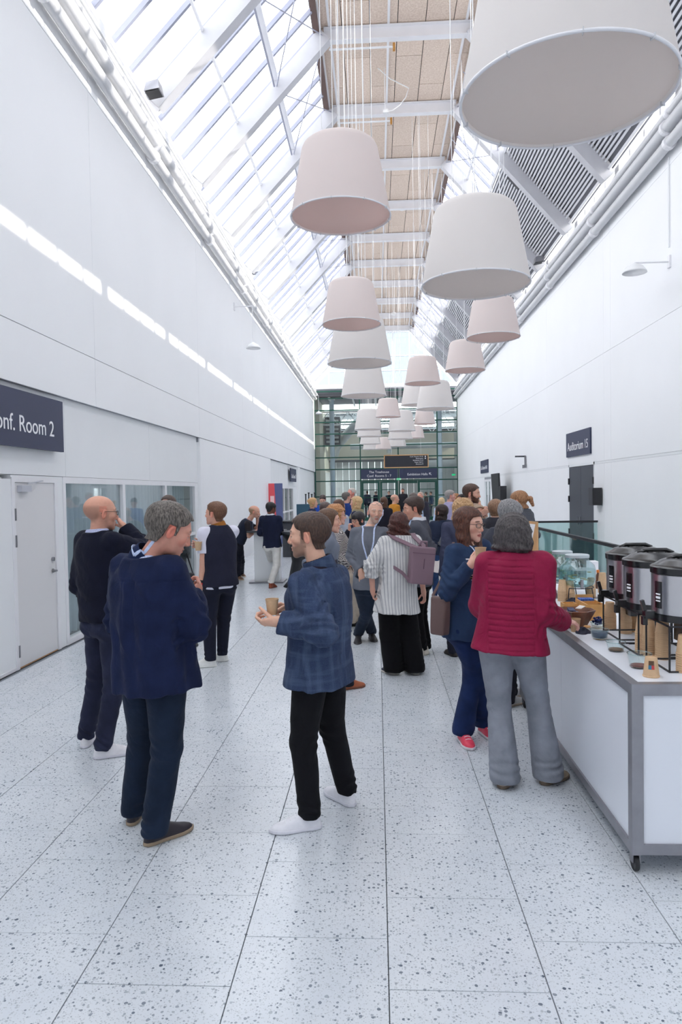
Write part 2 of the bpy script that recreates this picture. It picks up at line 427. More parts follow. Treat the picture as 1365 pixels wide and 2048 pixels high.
# glazed door further down on the right
d3 = root('door_3', (XR, 31.3, 0), kind='structure')
MB().box((XR - .02, 31.3, 0), (XR + .08, 31.4, 2.3)).box((XR - .02, 33.1, 0), (XR + .08, 33.2, 2.3)).box((XR - .02, 31.4, 2.2), (XR + .08, 33.1, 2.3)).box((XR - .02, 32.2, 0), (XR + .06, 32.3, 2.2)).build('door_frame', M_STEEL, d3)
for a, b in ((31.4, 32.2), (32.3, 33.1)):
    MB().box((XR + .02, a, .1), (XR + .03, b, 2.2)).build('pane', M_GLASSW, d3)
    MB().box((XR - .06, (31.5 if a > 32 else 32.1), .6), (XR - .03, (31.53 if a > 32 else 32.13), 1.6)).build('door_handle', M_METAL, d3)
MB().box((XR + .9, 30.8, 0), (XR + 1.0, 33.8, 2.6)).build('corridor_wall', M_WALL2, d3)

# wall behind the camera and outer shell
wb = root('wall_back', kind='structure')
MB().box((XL - .3, -6.3, -.2), (XR + .3, -6, 8.4)).build('core', M_WALL, wb)
MB().add([(XL - .1, -6.1, 8.4), (XR + .1, -6.1, 8.1), (2.05, -6.1, 11.6), (-.9, -6.1, 11.6), (XL - .1, -6.0, 8.4), (XR + .1, -6.0, 8.1), (2.05, -6.0, 11.6), (-.9, -6.0, 11.6)],
         [(0, 1, 2, 3), (7, 6, 5, 4), (0, 4, 5, 1), (1, 5, 6, 2), (2, 6, 7, 3), (3, 7, 4, 0)]).build('gable', M_WALL, wb)

# ------------------------------------------------------------ roof
ce = root('ceiling', kind='structure')
M_WOOL = bpy.data.materials.new('wood_wool'); M_WOOL.use_nodes = True
def _wool():
    nt = M_WOOL.node_tree; N = nt.nodes; L = nt.links; p = N['Principled BSDF']; p.inputs['Roughness'].default_value = .9
    tc = N.new('ShaderNodeNewGeometry'); n = N.new('ShaderNodeTexNoise'); n.inputs['Scale'].default_value = 26; n.inputs['Detail'].default_value = 8; n.inputs['Roughness'].default_value = .75
    L.new(tc.outputs['Position'], n.inputs['Vector'])
    r = N.new('ShaderNodeValToRGB'); r.color_ramp.elements[0].position = .33; r.color_ramp.elements[1].position = .66
    r.color_ramp.elements[0].color = srgb(206, 184, 166); r.color_ramp.elements[1].color = srgb(238, 222, 208)
    L.new(n.outputs['Fac'], r.inputs['Fac'])
    oi = N.new('ShaderNodeObjectInfo'); mx = N.new('ShaderNodeHueSaturation')
    mr = N.new('ShaderNodeMapRange'); mr.inputs['To Min'].default_value = .93; mr.inputs['To Max'].default_value = 1.05; L.new(oi.outputs['Random'], mr.inputs['Value'])
    L.new(mr.outputs[0], mx.inputs['Value']); L.new(r.outputs['Color'], mx.inputs['Color']); L.new(mx.outputs[0], p.inputs['Base Color'])
    b = N.new('ShaderNodeBump'); b.inputs['Strength'].default_value = .5; b.inputs['Distance'].default_value = .01; L.new(n.outputs['Fac'], b.inputs['Height']); L.new(b.outputs['Normal'], p.inputs['Normal'])
_wool()
M_RSTEEL = mat('rafter_steel', srgb(194, 194, 199), .5, var=.03)
XA, XB, ZR = -0.98, 2.12, 11.32          # edges of the flat ceiling, beam underside level
ZP = ZR + .30
MB().box((XA - .25, -6, ZP + .03), (XB + .25, YE - 1.4, ZP + .2)).build('roof_deck', M_DARK, ce)
BY = [0.1 + 3.0 * k for k in range(-2, 15)]     # frames every 3 m: ... 12.1, 15.1, ...
BY = [y for y in BY if y < YE - 1]
wcol = (XB + .2 - (XA - .2)) / 6
npan = 0
for bi in range(3, len(BY)):
    y0, y1 = BY[bi - 1], BY[bi]
    for c in range(6):
        x0 = XA - .2 + c * wcol; x1 = x0 + wcol
        cut = y0 + 3.0 * (.36 if (c + bi) % 2 else .74)
        for a, b in ((y0, cut), (cut, y1)):
            MB().box((x0 + .008, a + .008, ZP), (x1 - .008, b - .008, ZP + .03)).build('ceiling_panel', M_WOOL, ce); npan += 1
def ibeam(b, p, q, w, h, up):
    p = Vector(p); q = Vector(q); u = Vector(up).normalized()
    b.bar(p + u * (h / 2 - .008), q + u * (h / 2 - .008), w, .016, up); b.bar(p - u * (h / 2 - .008), q - u * (h / 2 - .008), w, .016, up); b.bar(p, q, .012, h - .03, up)
LB, LT = (-3.72, 8.55), (XA + .02, ZR + .12)          # left rafter foot and head (x, z)
RB, RT = (4.88, 8.28), (XB - .02, ZR + .12)
for y in BY:
    b = MB(); ibeam(b, (XA, y, ZR + .14), (XB, y, ZR + .14), .16, .28, (0, 0, 1)); b.build('beam', M_STEEL, ce)
    MB().bar((LB[0], y, LB[1]), (LT[0], y, LT[1]), .24, .32, (-.7, 0, .7)).build('rafter', M_RSTEEL, ce)
    MB().bar((RB[0], y, RB[1]), (RT[0], y, RT[1]), .22, .28, (.7, 0, .7)).build('rafter', M_RSTEEL, ce)
    if 8 < y: # knee plates at the eave
        MB().hexa([(LB[0] - .05, y - .02, 8.2), (LB[0] + .32, y - .02, 8.85), (LB[0] + .32, y + .02, 8.85), (LB[0] - .05, y + .02, 8.2), (LB[0] - .1, y - .02, 8.6), (LB[0] + .1, y - .02, 8.95), (LB[0] + .1, y + .02, 8.95), (LB[0] - .1, y + .02, 8.6)]).build('gusset', M_STEEL, ce)
# rows running along the ceiling
for x in (XA + .12, .38, XB - .12):
    MB().bar((x, -6, ZR + .285), (x, YE - 1.4, ZR + .285), .05, .03).build('ceiling_rail', M_STEEL, ce)
MB().bar((XA - .15, -6, ZR + .25), (XA - .15, YE - 1.4, ZR + .25), .12, .22).build('edge_beam', mat('brown_edge', srgb(104, 84, 78), .7), ce)
MB().bar((XB + .15, -6, ZR + .25), (XB + .15, YE - 1.4, ZR + .25), .12, .22).build('edge_beam', bpy.data.materials['brown_edge'], ce)

def slope_pt(B, T, t, off=0.0):
    n = Vector((-(T[1] - B[1]), T[0] - B[0])).normalized()
    if n.y < 0: n = -n
    return Vector((B[0] + (T[0] - B[0]) * t + n.x * off, B[1] + (T[1] - B[1]) * t + n.y * off))
OFF = .2
# left skylight
sk = root('window_3', (0, 0, 8.5), kind='structure')
def sbar(par, B, T, t0, t1, y0, y1, w, h, off, nm, m_=M_STEEL):
    p = slope_pt(B, T, t0, off); q = slope_pt(B, T, t1, off)
    n = (slope_pt(B, T, .5, 1) - slope_pt(B, T, .5, 0))
    return MB().bar((p.x, y0, p.y), (q.x, y1, q.y), w, h, (n.x, 0, n.y)).build(nm, m_, par)
M_BAR = mat('glazing_bar', srgb(158, 161, 178), .5)
for bi in range(2, len(BY)):
    y0 = BY[bi - 1]; y1 = BY[bi]
    for k in range(4):
        ya, yb = y0 + .75 * k, y0 + .75 * (k + 1)
        sbar(sk, LB, LT, -.02, 1.0, ya, ya, .062, .08, OFF, 'glazing_bar', M_BAR)
        for t0, t1 in ((0, .36), (.36, .72), (.72, 1.0)):
            a = slope_pt(LB, LT, t0, OFF + .02); b = slope_pt(LB, LT, t1, OFF + .02)
            pn = Vector((-(b.y - a.y), 0, b.x - a.x)).normalized() * .008
            q = [(a.x, ya + .02, a.y), (b.x, ya + .02, b.y), (b.x, yb - .02, b.y), (a.x, yb - .02, a.y)]
            MB().hexa(q + [(v[0] + pn.x, v[1], v[2] + pn.z) for v in q]).build('pane', M_GLASSR, sk)
    MBt = MB()
for t, w in ((.36, .045), (.66, .11), (1.0, .06)):
    p = slope_pt(LB, LT, t, OFF - .06)
    MB().bar((p.x, -6, p.y), (p.x, YE - 1.4, p.y), w, .06).build('purlin', M_STEEL, sk)
for bi in range(4, len(BY)):                            # bracing rods near the ridge
    y0, y1 = BY[bi - 1], BY[bi]
    p = slope_pt(LB, LT, .62, .02); q = slope_pt(LB, LT, 1.0, .02)
    b = MB().tube([(p.x, y0, p.y), (q.x, y1, q.y)], .012, 6).tube([(p.x, y1, p.y), (q.x, y0, q.y)], .012, 6); b.build('bracing_rod', M_BAR, sk)
    MB().tube([(p.x, y0 + .2, p.y), (p.x, y1 - .2, p.y)], .022, 6).build('bracing_tube', M_BAR, sk)
# right slope: upper glass, lower louvres
sr = root('window_4', (0, 0, 8.5), kind='structure')
M_SLAT = mat('louvre_white', srgb(214, 215, 220), .45)
M_SBACK = mat('louvre_back', srgb(110, 112, 120), .7)
TG = .60
for bi in range(2, len(BY)):
    y0 = BY[bi - 1]; y1 = BY[bi]
    for k in range(4):
        ya, yb = y0 + .75 * k, y0 + .75 * (k + 1)
        sbar(sr, RB, RT, TG, 1.0, ya, ya, .05, .07, OFF, 'glazing_bar', M_BAR)
        a = slope_pt(RB, RT, TG, OFF + .02); b = slope_pt(RB, RT, 1.0, OFF + .02)
        pn = Vector(((b.y - a.y), 0, -(b.x - a.x))).normalized() * .008
        q = [(a.x, ya + .02, a.y), (b.x, ya + .02, b.y), (b.x, yb - .02, b.y), (a.x, yb - .02, a.y)]
        MB().hexa(q + [(v[0] + pn.x, v[1], v[2] + pn.z) for v in q]).build('pane', M_GLASSR, sr)
    if bi >= 4:
        n = 26
        for s_ in range(n):
            t = .055 + (TG - .075) * (s_ + .5) / n
            p = slope_pt(RB, RT, t, .13)
            MB().bar((p.x, y0 + .11, p.y), (p.x, y1 - .11, p.y), .042, .03, (.7, 0, .7)).build('louvre_slat', M_SLAT, sr)
        for t in (.03, TG):
            p = slope_pt(RB, RT, t, .12); MB().bar((p.x, y0 + .1, p.y), (p.x, y1 - .1, p.y), .06, .08, (.7, 0, .7)).build('louvre_rail', M_STEEL, sr)
        p = slope_pt(RB, RT, .42, .115); q = slope_pt(RB, RT, .52, .115)
        MB().bar((p.x, y0 + .75, p.y), (q.x, y0 + .75, q.y), .12, .02, (.7, 0, .7)).build('vent_flap', M_DARK, sr)
    a = slope_pt(RB, RT, .045, OFF); b = slope_pt(RB, RT, TG, OFF)
    MB().bar((a.x, y0, a.y), (b.x, y0, b.y), .05, .06, (.7, 0, .7)).build('louvre_frame', M_STEEL, sr)
a = slope_pt(RB, RT, .02, OFF + .05); b = slope_pt(RB, RT, TG, OFF + .05)
MB().hexa([(a.x, -6, a.y), (b.x, -6, b.y), (b.x, YE - 1.4, b.y), (a.x, YE - 1.4, a.y), (a.x + .03, -6, a.y + .03), (b.x + .03, -6, b.y + .03), (b.x + .03, YE - 1.4, b.y + .03), (a.x + .03, YE - 1.4, a.y + .03)]).build('backing_sheet', M_SBACK, sr)
for k in range(66):  # posts added in the eave slot to break the sun strip into dashes
    y = .1 + .75 * k - 6
    if y < YE - 2: MB().box((XR + .06, y - (.13 if k % 4 == 0 else .035), 8.33), (XR + .10, y + (.13 if k % 4 == 0 else .035), 8.52)).build('sun_break_post', M_RSTEEL, sr)
for t in (TG, .8, 1.0):
    p = slope_pt(RB, RT, t, OFF - .06); MB().bar((p.x, -6, p.y), (p.x, YE - 1.4, p.y), .05, .06).build('purlin', M_STEEL, sr)
for bi in range(4, len(BY)):
    y0, y1 = BY[bi - 1], BY[bi]
    p = slope_pt(RB, RT, TG + .02, .02); q = slope_pt(RB, RT, 1.0, .02)
    MB().tube([(p.x, y0, p.y), (q.x, y1, q.y)], .012, 6).tube([(p.x, y1, p.y), (q.x, y0, q.y)], .012, 6).tube([(p.x, y0 + 1.5, p.y), (q.x, y0 + 1.5, q.y)], .01, 6).build('bracing_rod', M_BAR, sr)
# eaves: upstands (a slot stays open on the right above the upstand), gutters
MB().box((XL - .3, -6, WT), (XL - .02, YE - 1.4, 8.72)).build('eave_upstand', M_WHITE, wl_)
MB().box((XR + .02, -6, 8.1), (XR + .25, YE - 1.4, 8.33)).build('eave_upstand', M_WHITE, wr)

# pipes along the eaves
def pipe(nm, x, z, r, parent, m_, y1=YE - .3, clamps=(), clabel=None):
    MB().lathe([(r, -4 - 0.0), (r, y1)], (x, 0, z), 18, axis='y').build('pipe', m_, parent, smooth=True, autosm=40)
    for c in clamps:
        MB().lathe([(r + .004, -.05), (r + .025, -.045), (r + .025, .045), (r + .004, .05)], (x, c, z), 18, axis='y').build('clamp', M_STEEL, parent)
M_PIPE = mat('pipe_white', srgb(206, 207, 210), .35, var=.02)
cl = [8.0 + 4.0 * k for k in range(9)]
def piperun(lbl, x, z, r):
    e = root('service_pipe', (x, 8, z), label=lbl, cat='pipe'); pipe('pipe', x, z, r, e, M_PIPE, clamps=cl)
    for c in cl: MB().box((min(x, XL if x < 0 else x), c - .01, z - .01), (max(x, XR if x > 0 else x), c + .01, z + .01)).build('bracket', M_STEEL, e)
piperun('lower of two large white pipes along the top of the left wall', XL + .13, 7.62, .085)
piperun('upper large white pipe along the left wall under the skylight', XL + .17, 7.86, .095)
piperun('slender white pipe running nearest the skylight on the left', XL + .13, 8.12, .05)
piperun('lowest large white pipe along the top of the right wall', XR - .13, 7.50, .085)
piperun('middle large white pipe along the right wall below the louvres', XR - .17, 7.74, .095)
piperun('slender white pipe nearest the louvres on the right', XR - .14, 7.98, .055)
gu = root('gutter', (XL, 8, 8.2), label='white sheet metal gutter above the pipes of the left wall', cat='gutter'); MB().box((XL, -6, 8.22), (XL + .16, YE - 1.4, 8.4)).build('trough', M_WHITE, gu)
gu = root('gutter', (XR, 8, 8.0), label='white sheet metal gutter above the pipes of the right wall', cat='gutter'); MB().box((XR - .1, -6, 8.05), (XR, YE - 1.4, 8.14)).build('trough', M_WHITE, gu)
# ------------------------------------------------------------ green glazed wall at the end and the hall behind it
we = root('wall_end', (0, YE, 0), kind='structure')
zr = [2.50 + .735 * k for k in range(0, 8)]           # transoms 2.50 ... 7.65
zr_low = [1.55]
XC = [-1.02, 1.33, 3.75]                               # mullions
g_ = .07
def gb(lo, hi, nm, m_=M_GREEN): return MB().box(lo, hi).build(nm, m_, we)
for x in [XL] + XC + [XR]:
    gb((x - g_ / 2, YE - .08, 2.5 if x in (1.33,) else 0), (x + g_ / 2, YE + .08, 7.7), 'mullion')
xs_ = [XL] + XC + [XR]
for i in range(4):
    for z in zr: gb((xs_[i] + g_ / 2, YE - .05, z - .035), (xs_[i + 1] - g_ / 2, YE + .05, z + .035), 'transom')
    if i in (0, 3): gb((xs_[i] + g_ / 2, YE - .05, 1.5), (xs_[i + 1] - g_ / 2, YE + .05, 1.57), 'transom'); gb((xs_[i] + g_ / 2, YE - .05, 0), (xs_[i + 1] - g_ / 2, YE + .05, .1), 'transom')
    for a, b in list(zip(zr[:-1], zr[1:])) + ([(.1, 1.5), (1.57, 2.5)] if i in (0, 3) else []):
        if i in (1, 2) and a < 2.6: continue
        gb((xs_[i] + g_ / 2, YE - .01, a + .03), (xs_[i + 1] - g_ / 2, YE, b - .03), 'pane', M_GLASSC)
# doors: two pairs
dn = 4
for i, (a, b) in enumerate(((-.98, .16), (.18, 1.29), (1.37, 2.5), (2.52, 3.71))):
    d = root('door_%d' % dn, (a, YE, 0), kind='structure'); dn += 1
    o = 0.0
    if i == 2: continue_open = True
    if i == 2:     # open leaf, folded back against the hall side
        MB().box((a, YE, 2.3), (b, YE + .1, 2.46)).build('door_head', M_GREEN, d)
        MB().box((a, YE + .1, 0), (a + .06, YE + 1.1, 2.3)).build('door_leaf', M_GREEN, d)
        continue
    MB().box((a, YE - .05, 0), (a + .13, YE + .05, 2.46)).build('stile', M_GREEN, d)
    MB().box((b - .13, YE - .05, 0), (b, YE + .05, 2.46)).build('stile', M_GREEN, d)
    MB().box((a + .13, YE - .05, 2.34), (b - .13, YE + .05, 2.46)).build('rail', M_GREEN, d)
    MB().box((a + .13, YE - .05, 0), (b - .13, YE + .05, .22)).build('rail', M_GREEN, d)
    for z in (.85, 1.42, 1.9): MB().box((a + .13, YE - .03, z), (b - .13, YE + .03, z + .045)).build('rail', M_GREEN, d)
    MB().box((a + .13, YE - .01, .22), (b - .13, YE, 2.34)).build('pane', M_GLASSC, d)
    MB().bar((b - .08 if i in (0, 2) else a + .08, YE - .1, .9), (b - .08 if i in (0, 2) else a + .08, YE - .1, 1.3), .03, .03).build('door_handle', M_METAL, d)
# gable above: white truss, glazed
gb((XL, YE - .15, 7.75), (XR, YE + .15, 7.95), 'gable_beam', M_DARK)
gb((XL, YE - .1, 8.28), (XR, YE + .1, 8.5), 'gable_beam', M_STEEL)
gb((XL + .1, YE - .2, 8.02), (XR - .1, YE - .1, 8.10), 'gable_beam', M_GREEN)
YG = YE - 1.4
def clampz(x):   # roof line height over x
    if x < XA: return LB[1] + (x - LB[0]) / (XA - LB[0]) * (ZR + .3 - LB[1])
    if x > XB: return RB[1] + (RB[0] - x) / (RB[0] - XB) * (ZR + .3 - RB[1])
    return ZR + .3
gx = [XL, -2.9, -1.9, XA, .05, 1.1, XB, 3.0, 4.0, XR]
for a, b in zip(gx[:-1], gx[1:]):
    za, zb = max(8.5, clampz(a)), max(8.5, clampz(b))
    MB().hexa([(a + .03, YE - .01, 8.5), (b - .03, YE - .01, 8.5), (b - .03, YE, 8.5), (a + .03, YE, 8.5), (a + .03, YE - .01, za), (b - .03, YE - .01, zb), (b - .03, YE, zb), (a + .03, YE, za)]).build('pane', glass('gable_glass', (.46, .50, .55)) if a == XL else bpy.data.materials['gable_glass'], we)
for a in gx[1:-1]: gb((a - .04, YE - .06, 8.5), (a + .04, YE + .06, clampz(a)), 'mullion', M_STEEL)
for z in (9.3, 10.2):
    gb((XL + max(0, z - 8.5) * 1.05, YE - .05, z - .04), (XR - max(0, z - 8.4) * 1.05, YE + .05, z + .04), 'transom', M_STEEL)
# roof glazing between last frame and gable
MB().box((XA - .25, YG, ZR + .33), (XB + .25, YE + .2, ZR + .5)).build('roof_end', M_STEEL, ce)

# signs above the doors
def sign(nm, lo, hi, label, m_=M_NAVY):
    r = root(nm, ((lo[0] + hi[0]) / 2, (lo[1] + hi[1]) / 2, lo[2]), label=label, cat='sign')
    MB().box(lo, hi).build('panel', m_, r); return r
s_ = sign('wall_sign', (-1.0, YE - .16, 2.60), (1.28, YE - .1, 3.20), 'navy sign reading The Treehouse Conf. Rooms 5 - 7 above the green doors')
put_text('The Treehouse', .20, (.13, YE - .17, 3.02), (PI / 2, 0, 0), M_TEXT, s_); put_text('Conf. Rooms 5 - 7', .20, (.13, YE - .17, 2.78), (PI / 2, 0, 0), M_TEXT, s_)
s_ = sign('wall_sign', (1.38, YE - .16, 2.60), (3.72, YE - .1, 3.20), 'navy sign reading Exhibition Halls with an arrow above the open green door')
put_text('Exhibition Halls', .20, (2.5, YE - .17, 2.84), (PI / 2, 0, 0), M_TEXT, s_)
MB().bar((3.36, YE - .17, 2.78), (3.22, YE - .17, 2.92), .02, .025).bar((3.23, YE - .17, 2.92), (3.34, YE - .17, 2.92), .02, .02).bar((3.23, YE - .17, 2.92), (3.23, YE - .17, 2.80), .02, .02).build('arrow', M_TEXT, s_)
s_ = sign('exit_sign', (1.22, YE - .24, 2.50), (1.46, YE - .18, 2.63), 'small green exit sign hung between the two navy door signs', mat('exit_green', srgb(30, 170, 110), .5, emit=(srgb(30, 170, 110), .6)))
MB().box((1.26, YE - .25, 2.53), (1.29, YE - .24, 2.60)).box((1.38, YE - .25, 2.53), (1.42, YE - .24, 2.60)).bar((1.31, YE - .245, 2.565), (1.36, YE - .245, 2.565), .01, .02).build('pictogram', M_TEXT, s_)
s_ = sign('exit_sign', (4.62, YE - .12, 2.72), (4.84, YE - .09, 2.83), 'small green exit sign on the glazing right of the doors', bpy.data.materials['exit_green'])
# hanging direction sign with wooden frame
HY = 32.0
s_ = root('hanging_sign', (1.33, HY, 3.0), label='dark direction board with a light wood frame hanging before the glass wall', cat='sign')
M_OAK = mat('oak_frame', srgb(206, 160, 112), .5, var=.08, vscale=20)
a = atY(770, 912, HY); b = atY(856, 933, HY)
x0, x1, z0, z1 = a[0], b[0], b[2], a[2]
MB().box((x0, HY - .05, z0), (x1, HY + .05, z1)).build('board', mat('board_black', srgb(40, 42, 50), .5), s_)
for lo, hi in (((x0 - .04, HY - .07, z0 - .04), (x0, HY + .07, z1 + .04)), ((x1, HY - .07, z0 - .04), (x1 + .04, HY + .07, z1 + .04)), ((x0, HY - .07, z1), (x1, HY + .07, z1 + .04)), ((x0, HY - .07, z0 - .04), (x1, HY + .07, z0))):
    MB().box(lo, hi).build('frame', M_OAK, s_)
for k, t in enumerate(('Conf. Rooms 14-16', 'Restrooms', 'Exhibition 9-14', 'Foyer Hall C', 'Entrance B')):
    put_text(t, .075, (x1 - .2, HY - .055, z1 - .055 - .085 * k), (PI / 2, 0, 0), M_TEXT, s_, align='RIGHT')
for k in (0, 1): MB().box((x1 - .13, HY - .056, z1 - .08 - .085 * k), (x1 - .08, HY - .051, z1 - .03 - .085 * k)).build('arrow', M_TEXT, s_)
for x in (x0 + .3, x1 - .3): MB().tube([(x, HY, z1), (x, HY, ZR + .31)], .006, 6).build('suspension_wire', M_STEEL, s_)

# hall beyond
hb = root('wall_hall', (0, YE + 14, 0), kind='structure')
M_CONC = mat('hall_cladding', srgb(168, 170, 168), .8, var=.1, vscale=.4)
M_CREAM = mat('hall_cream', srgb(206, 200, 184), .7, var=.06, vscale=.3)
for k in range(40): MB().box((-9 + k * .52, YE + 13, 0), (-9 + k * .52 + .5, YE + 13.3, 4.3)).build('wall_panel', M_CONC, hb)
MB().box((-9, YE + 13.2, 4.3), (12, YE + 13.5, 6.6)).build('wall_band', M_CREAM, hb)
MB().box((-9, YE + 12.6, 4.2), (12, YE + 13.2, 4.36)).build('ledge', M_DARK, hb)
MB().box((-9, YE + 12.9, 6.6), (12, YE + 13.3, 6.9)).build('hall_beam', M_DARK, hb)
hl = root('wall_hall_left', (-4.3, YE + 4, 0), kind='structure')
for y0, y1, z0, z1 in ((YE + .3, YE + 3.2, 3.0, 8.3), (YE + .3, YE + 3.2, 0, .3), (YE + 3.2, YE + 8, 0, 8.3), (YE + 8, YE + 13, 3.4, 7.5)):
    MB().box((-4.6 if y0 < YE + 8 else -4.3, y0, z0), (-4.2 if y0 < YE + 3.2 else -3.8, y1, z1)).build('wall_panel', M_CREAM, hl)
for k in range(7): MB().box((-4.3, YE + .3 + k * .45, .3), (-4.2, YE + .36 + k * .45, 3.0)).build('post', M_DARK, hl)
MB().box((-4.9, YE + .3, .2), (-4.8, YE + 3.2, 3.1)).build('wall_panel', M_DARK, hl)
hr = root('wall_hall_right', (6, YE + 4, 0), kind='structure')
MB().box((6.2, YE + .3, 0), (6.5, YE + 13, 7.6)).build('wall_panel', M_CONC, hr)
for a, lbl in (((-2.95, YE + 3.0), 'pale blue steel column behind the left glazing'), ((4.35, YE + 5.0), 'pale blue steel column behind the right glazing')):
    c = root('steel_column', (a[0], a[1], 0), label=lbl, cat='column')
    MB().lathe([(.16, 0), (.16, 8.0)], (a[0], a[1], 0), 20).build('shaft', mat('column_blue', srgb(176, 190, 204), .4) if a[0] < 0 else bpy.data.materials['column_blue'], c, smooth=True, autosm=40)
    MB().box((a[0] - .25, a[1] - .25, 0), (a[0] + .25, a[1] + .25, .03)).build('base_plate', M_STEEL, c)
    MB().box((a[0] - .22, a[1] - .22, 7.95), (a[0] + .22, a[1] + .22, 8.1)).build('capital', M_STEEL, c)
M_DUCT = mat('duct', srgb(176, 178, 178), .35, metal=.3, var=.05)
def duct(pts, r, lbl, m_=M_DUCT):
    e = root('air_duct', pts[0], label=lbl, cat='duct'); MB().tube([Vector(pts[-1]), Vector((pts[-1][0], pts[-1][1], 7.6))], .01, 6).build('hanger', M_METAL, e); MB().tube(pts, r, 16).build('duct_tube', m_, e, smooth=True, autosm=50)
    for i in range(len(pts) - 1):
        p, q = Vector(pts[i]), Vector(pts[i + 1]); n = int((q - p).length / 1.5)
        for k in range(1, n):
            c = p.lerp(q, k / n); d = (q - p).normalized() * .02; MB().tube([c - d, c + d], r + .02, 16).build('joint_ring', m_, e)
duct([(-2.0, YE + 10, 5.25), (6.1, YE + 10, 5.25)], .22, 'long horizontal grey air duct in the hall behind the glass wall')
duct([(-3.4, YE + 12, 4.6), (-3.0, YE + 9, 5.2), (-1.4, YE + 8, 6.9), (-1.2, YE + 8, 7.1)], .32, 'fat bent grey air duct rising behind the left glazing')
duct([(1.5, YE + 11, 3.85), (6.1, YE + 11, 3.9)], .3, 'lower horizontal air duct behind the hanging sign')
duct([(.95, YE + 9.6, 4.7), (.95, YE + 9.6, 5.1)], .18, 'short stub duct under the long horizontal duct')
dp = root('service_box', (-2.3, YE + 5, 4.5), label='dark grey ventilation cabinet high on the hall wall behind left glazing', cat='cabinet')
MB().box((-3.7, YE + 6.6, 5.2), (-2.6, YE + 8, 7.2)).build('casing', M_DARK, dp)
for k in range(6): MB().box((-3.6, YE + 6.57, 5.35 + k * .3), (-2.7, YE + 6.6, 5.5 + k * .3)).build('grille', M_DUCT, dp)
# hall roof: dark deck at the front, sky strips behind, white trusses
hc = root('ceiling_hall', (0, YE + 6, 8), kind='structure')
MB().box((-9, YE + .3, 8.0), (12, YE + 6.0, 8.3)).build('roof_deck', M_SBACK, hc)
for k in range(14): MB().bar((-9 + k * 1.5, YE + .4, 7.9), (-9 + k * 1.5, YE + 6.0, 7.9), .1, .16).build('joist', M_STEEL, hc)
MB().box((-9, YE + 10.5, 7.6), (12, YE + 14, 7.9)).build('roof_deck', M_STEEL, hc)
for y, z in ((YE + 6.2, 7.5), (YE + 8.5, 7.3), (YE + 11, 7.2)):
    MB().bar((-9, y, z), (12, y, z), .1, .12).build('truss_chord', M_STEEL, hc); MB().bar((-9, y, z - .9), (12, y, z - .9), .1, .1).build('truss_chord', M_STEEL, hc)
    for k in range(16):
        x = -9 + k * 1.4; MB().bar((x, y, z), (x + .7, y, z - .9), .05, .05).bar((x + .7, y, z - .9), (x + 1.4, y, z), .05, .05).build('truss_web', M_STEEL, hc)
MB().box((-9, YE + 6.0, 7.35), (12, YE + 10.5, 7.38)).build('roof_pane', glass('hall_roof_glass', (.62, .66, .68)), hc)
# ------------------------------------------------------------ pendant lamps
M_SHADE1 = shade_mat((238, 236, 235), .4, 'shade_cloth', (240, 234, 230)); M_SHADE2 = shade_mat((238, 231, 229), .4, 'shade_cloth', (240, 228, 224))
M_DIFF2 = shade_mat((246, 234, 231), .65, 'diffuser_cloth')
M_DIFF1 = shade_mat((242, 240, 238), .6, 'diffuser_cloth', (240, 232, 228))
M_RIM = mat('shade_rim', srgb(232, 232, 236), .5)
LD, LTD, LH = 1.3, .90, .95
def make_lamp(M_SHADE=None, M_DIFF=None):
    t = root('pendant_lamp', (0, 0, 0))
    r0, r1 = LD / 2, LTD / 2
    prof = [(r0, 0), (r0 - .008, .04), (r1 + .045, LH - .10), (r1 + .022, LH - .05), (r1 - .02, LH - .015), (r1 - .08, LH)]
    inner = [(r1 - .09, LH - .012), (r1 + .01, LH - .06), (r0 - .016, .04), (r0 - .012, 0)]
    MB().lathe(prof + inner, n=64, capb=False, capt=False).build('shade', M_SHADE, t, smooth=True)
    MB().lathe([(0.001, .022), (r0 - .02, .022), (r0 - .02, .03), (.001, .03)], n=64, capb=False, capt=False).build('diffuser', M_DIFF, t)
    pts = [(math.cos(2 * PI * k / 64) * (r0 - .004), math.sin(2 * PI * k / 64) * (r0 - .004), 0.004) for k in range(64)]
    MB().tube(pts, .010, 8, closed=True).build('rim', M_RIM, t, smooth=True)
    for k in range(10):
        a = 2 * PI * (k + .3) / 10; c, s = math.cos(a), math.sin(a)
        MB().bar(((r0 - .022) * c, (r0 - .022) * s, .002), ((r0 + .0125) * c, (r0 + .0125) * s, .002), .005, .029).build('clip', M_PIPE, t)
    return t
lamp0 = make_lamp(M_SHADE1, M_DIFF1); lamp1 = make_lamp(M_SHADE2, M_DIFF2)
SMALL = {1, 3, 5, 6, 8, 11, 14, 20, 21}
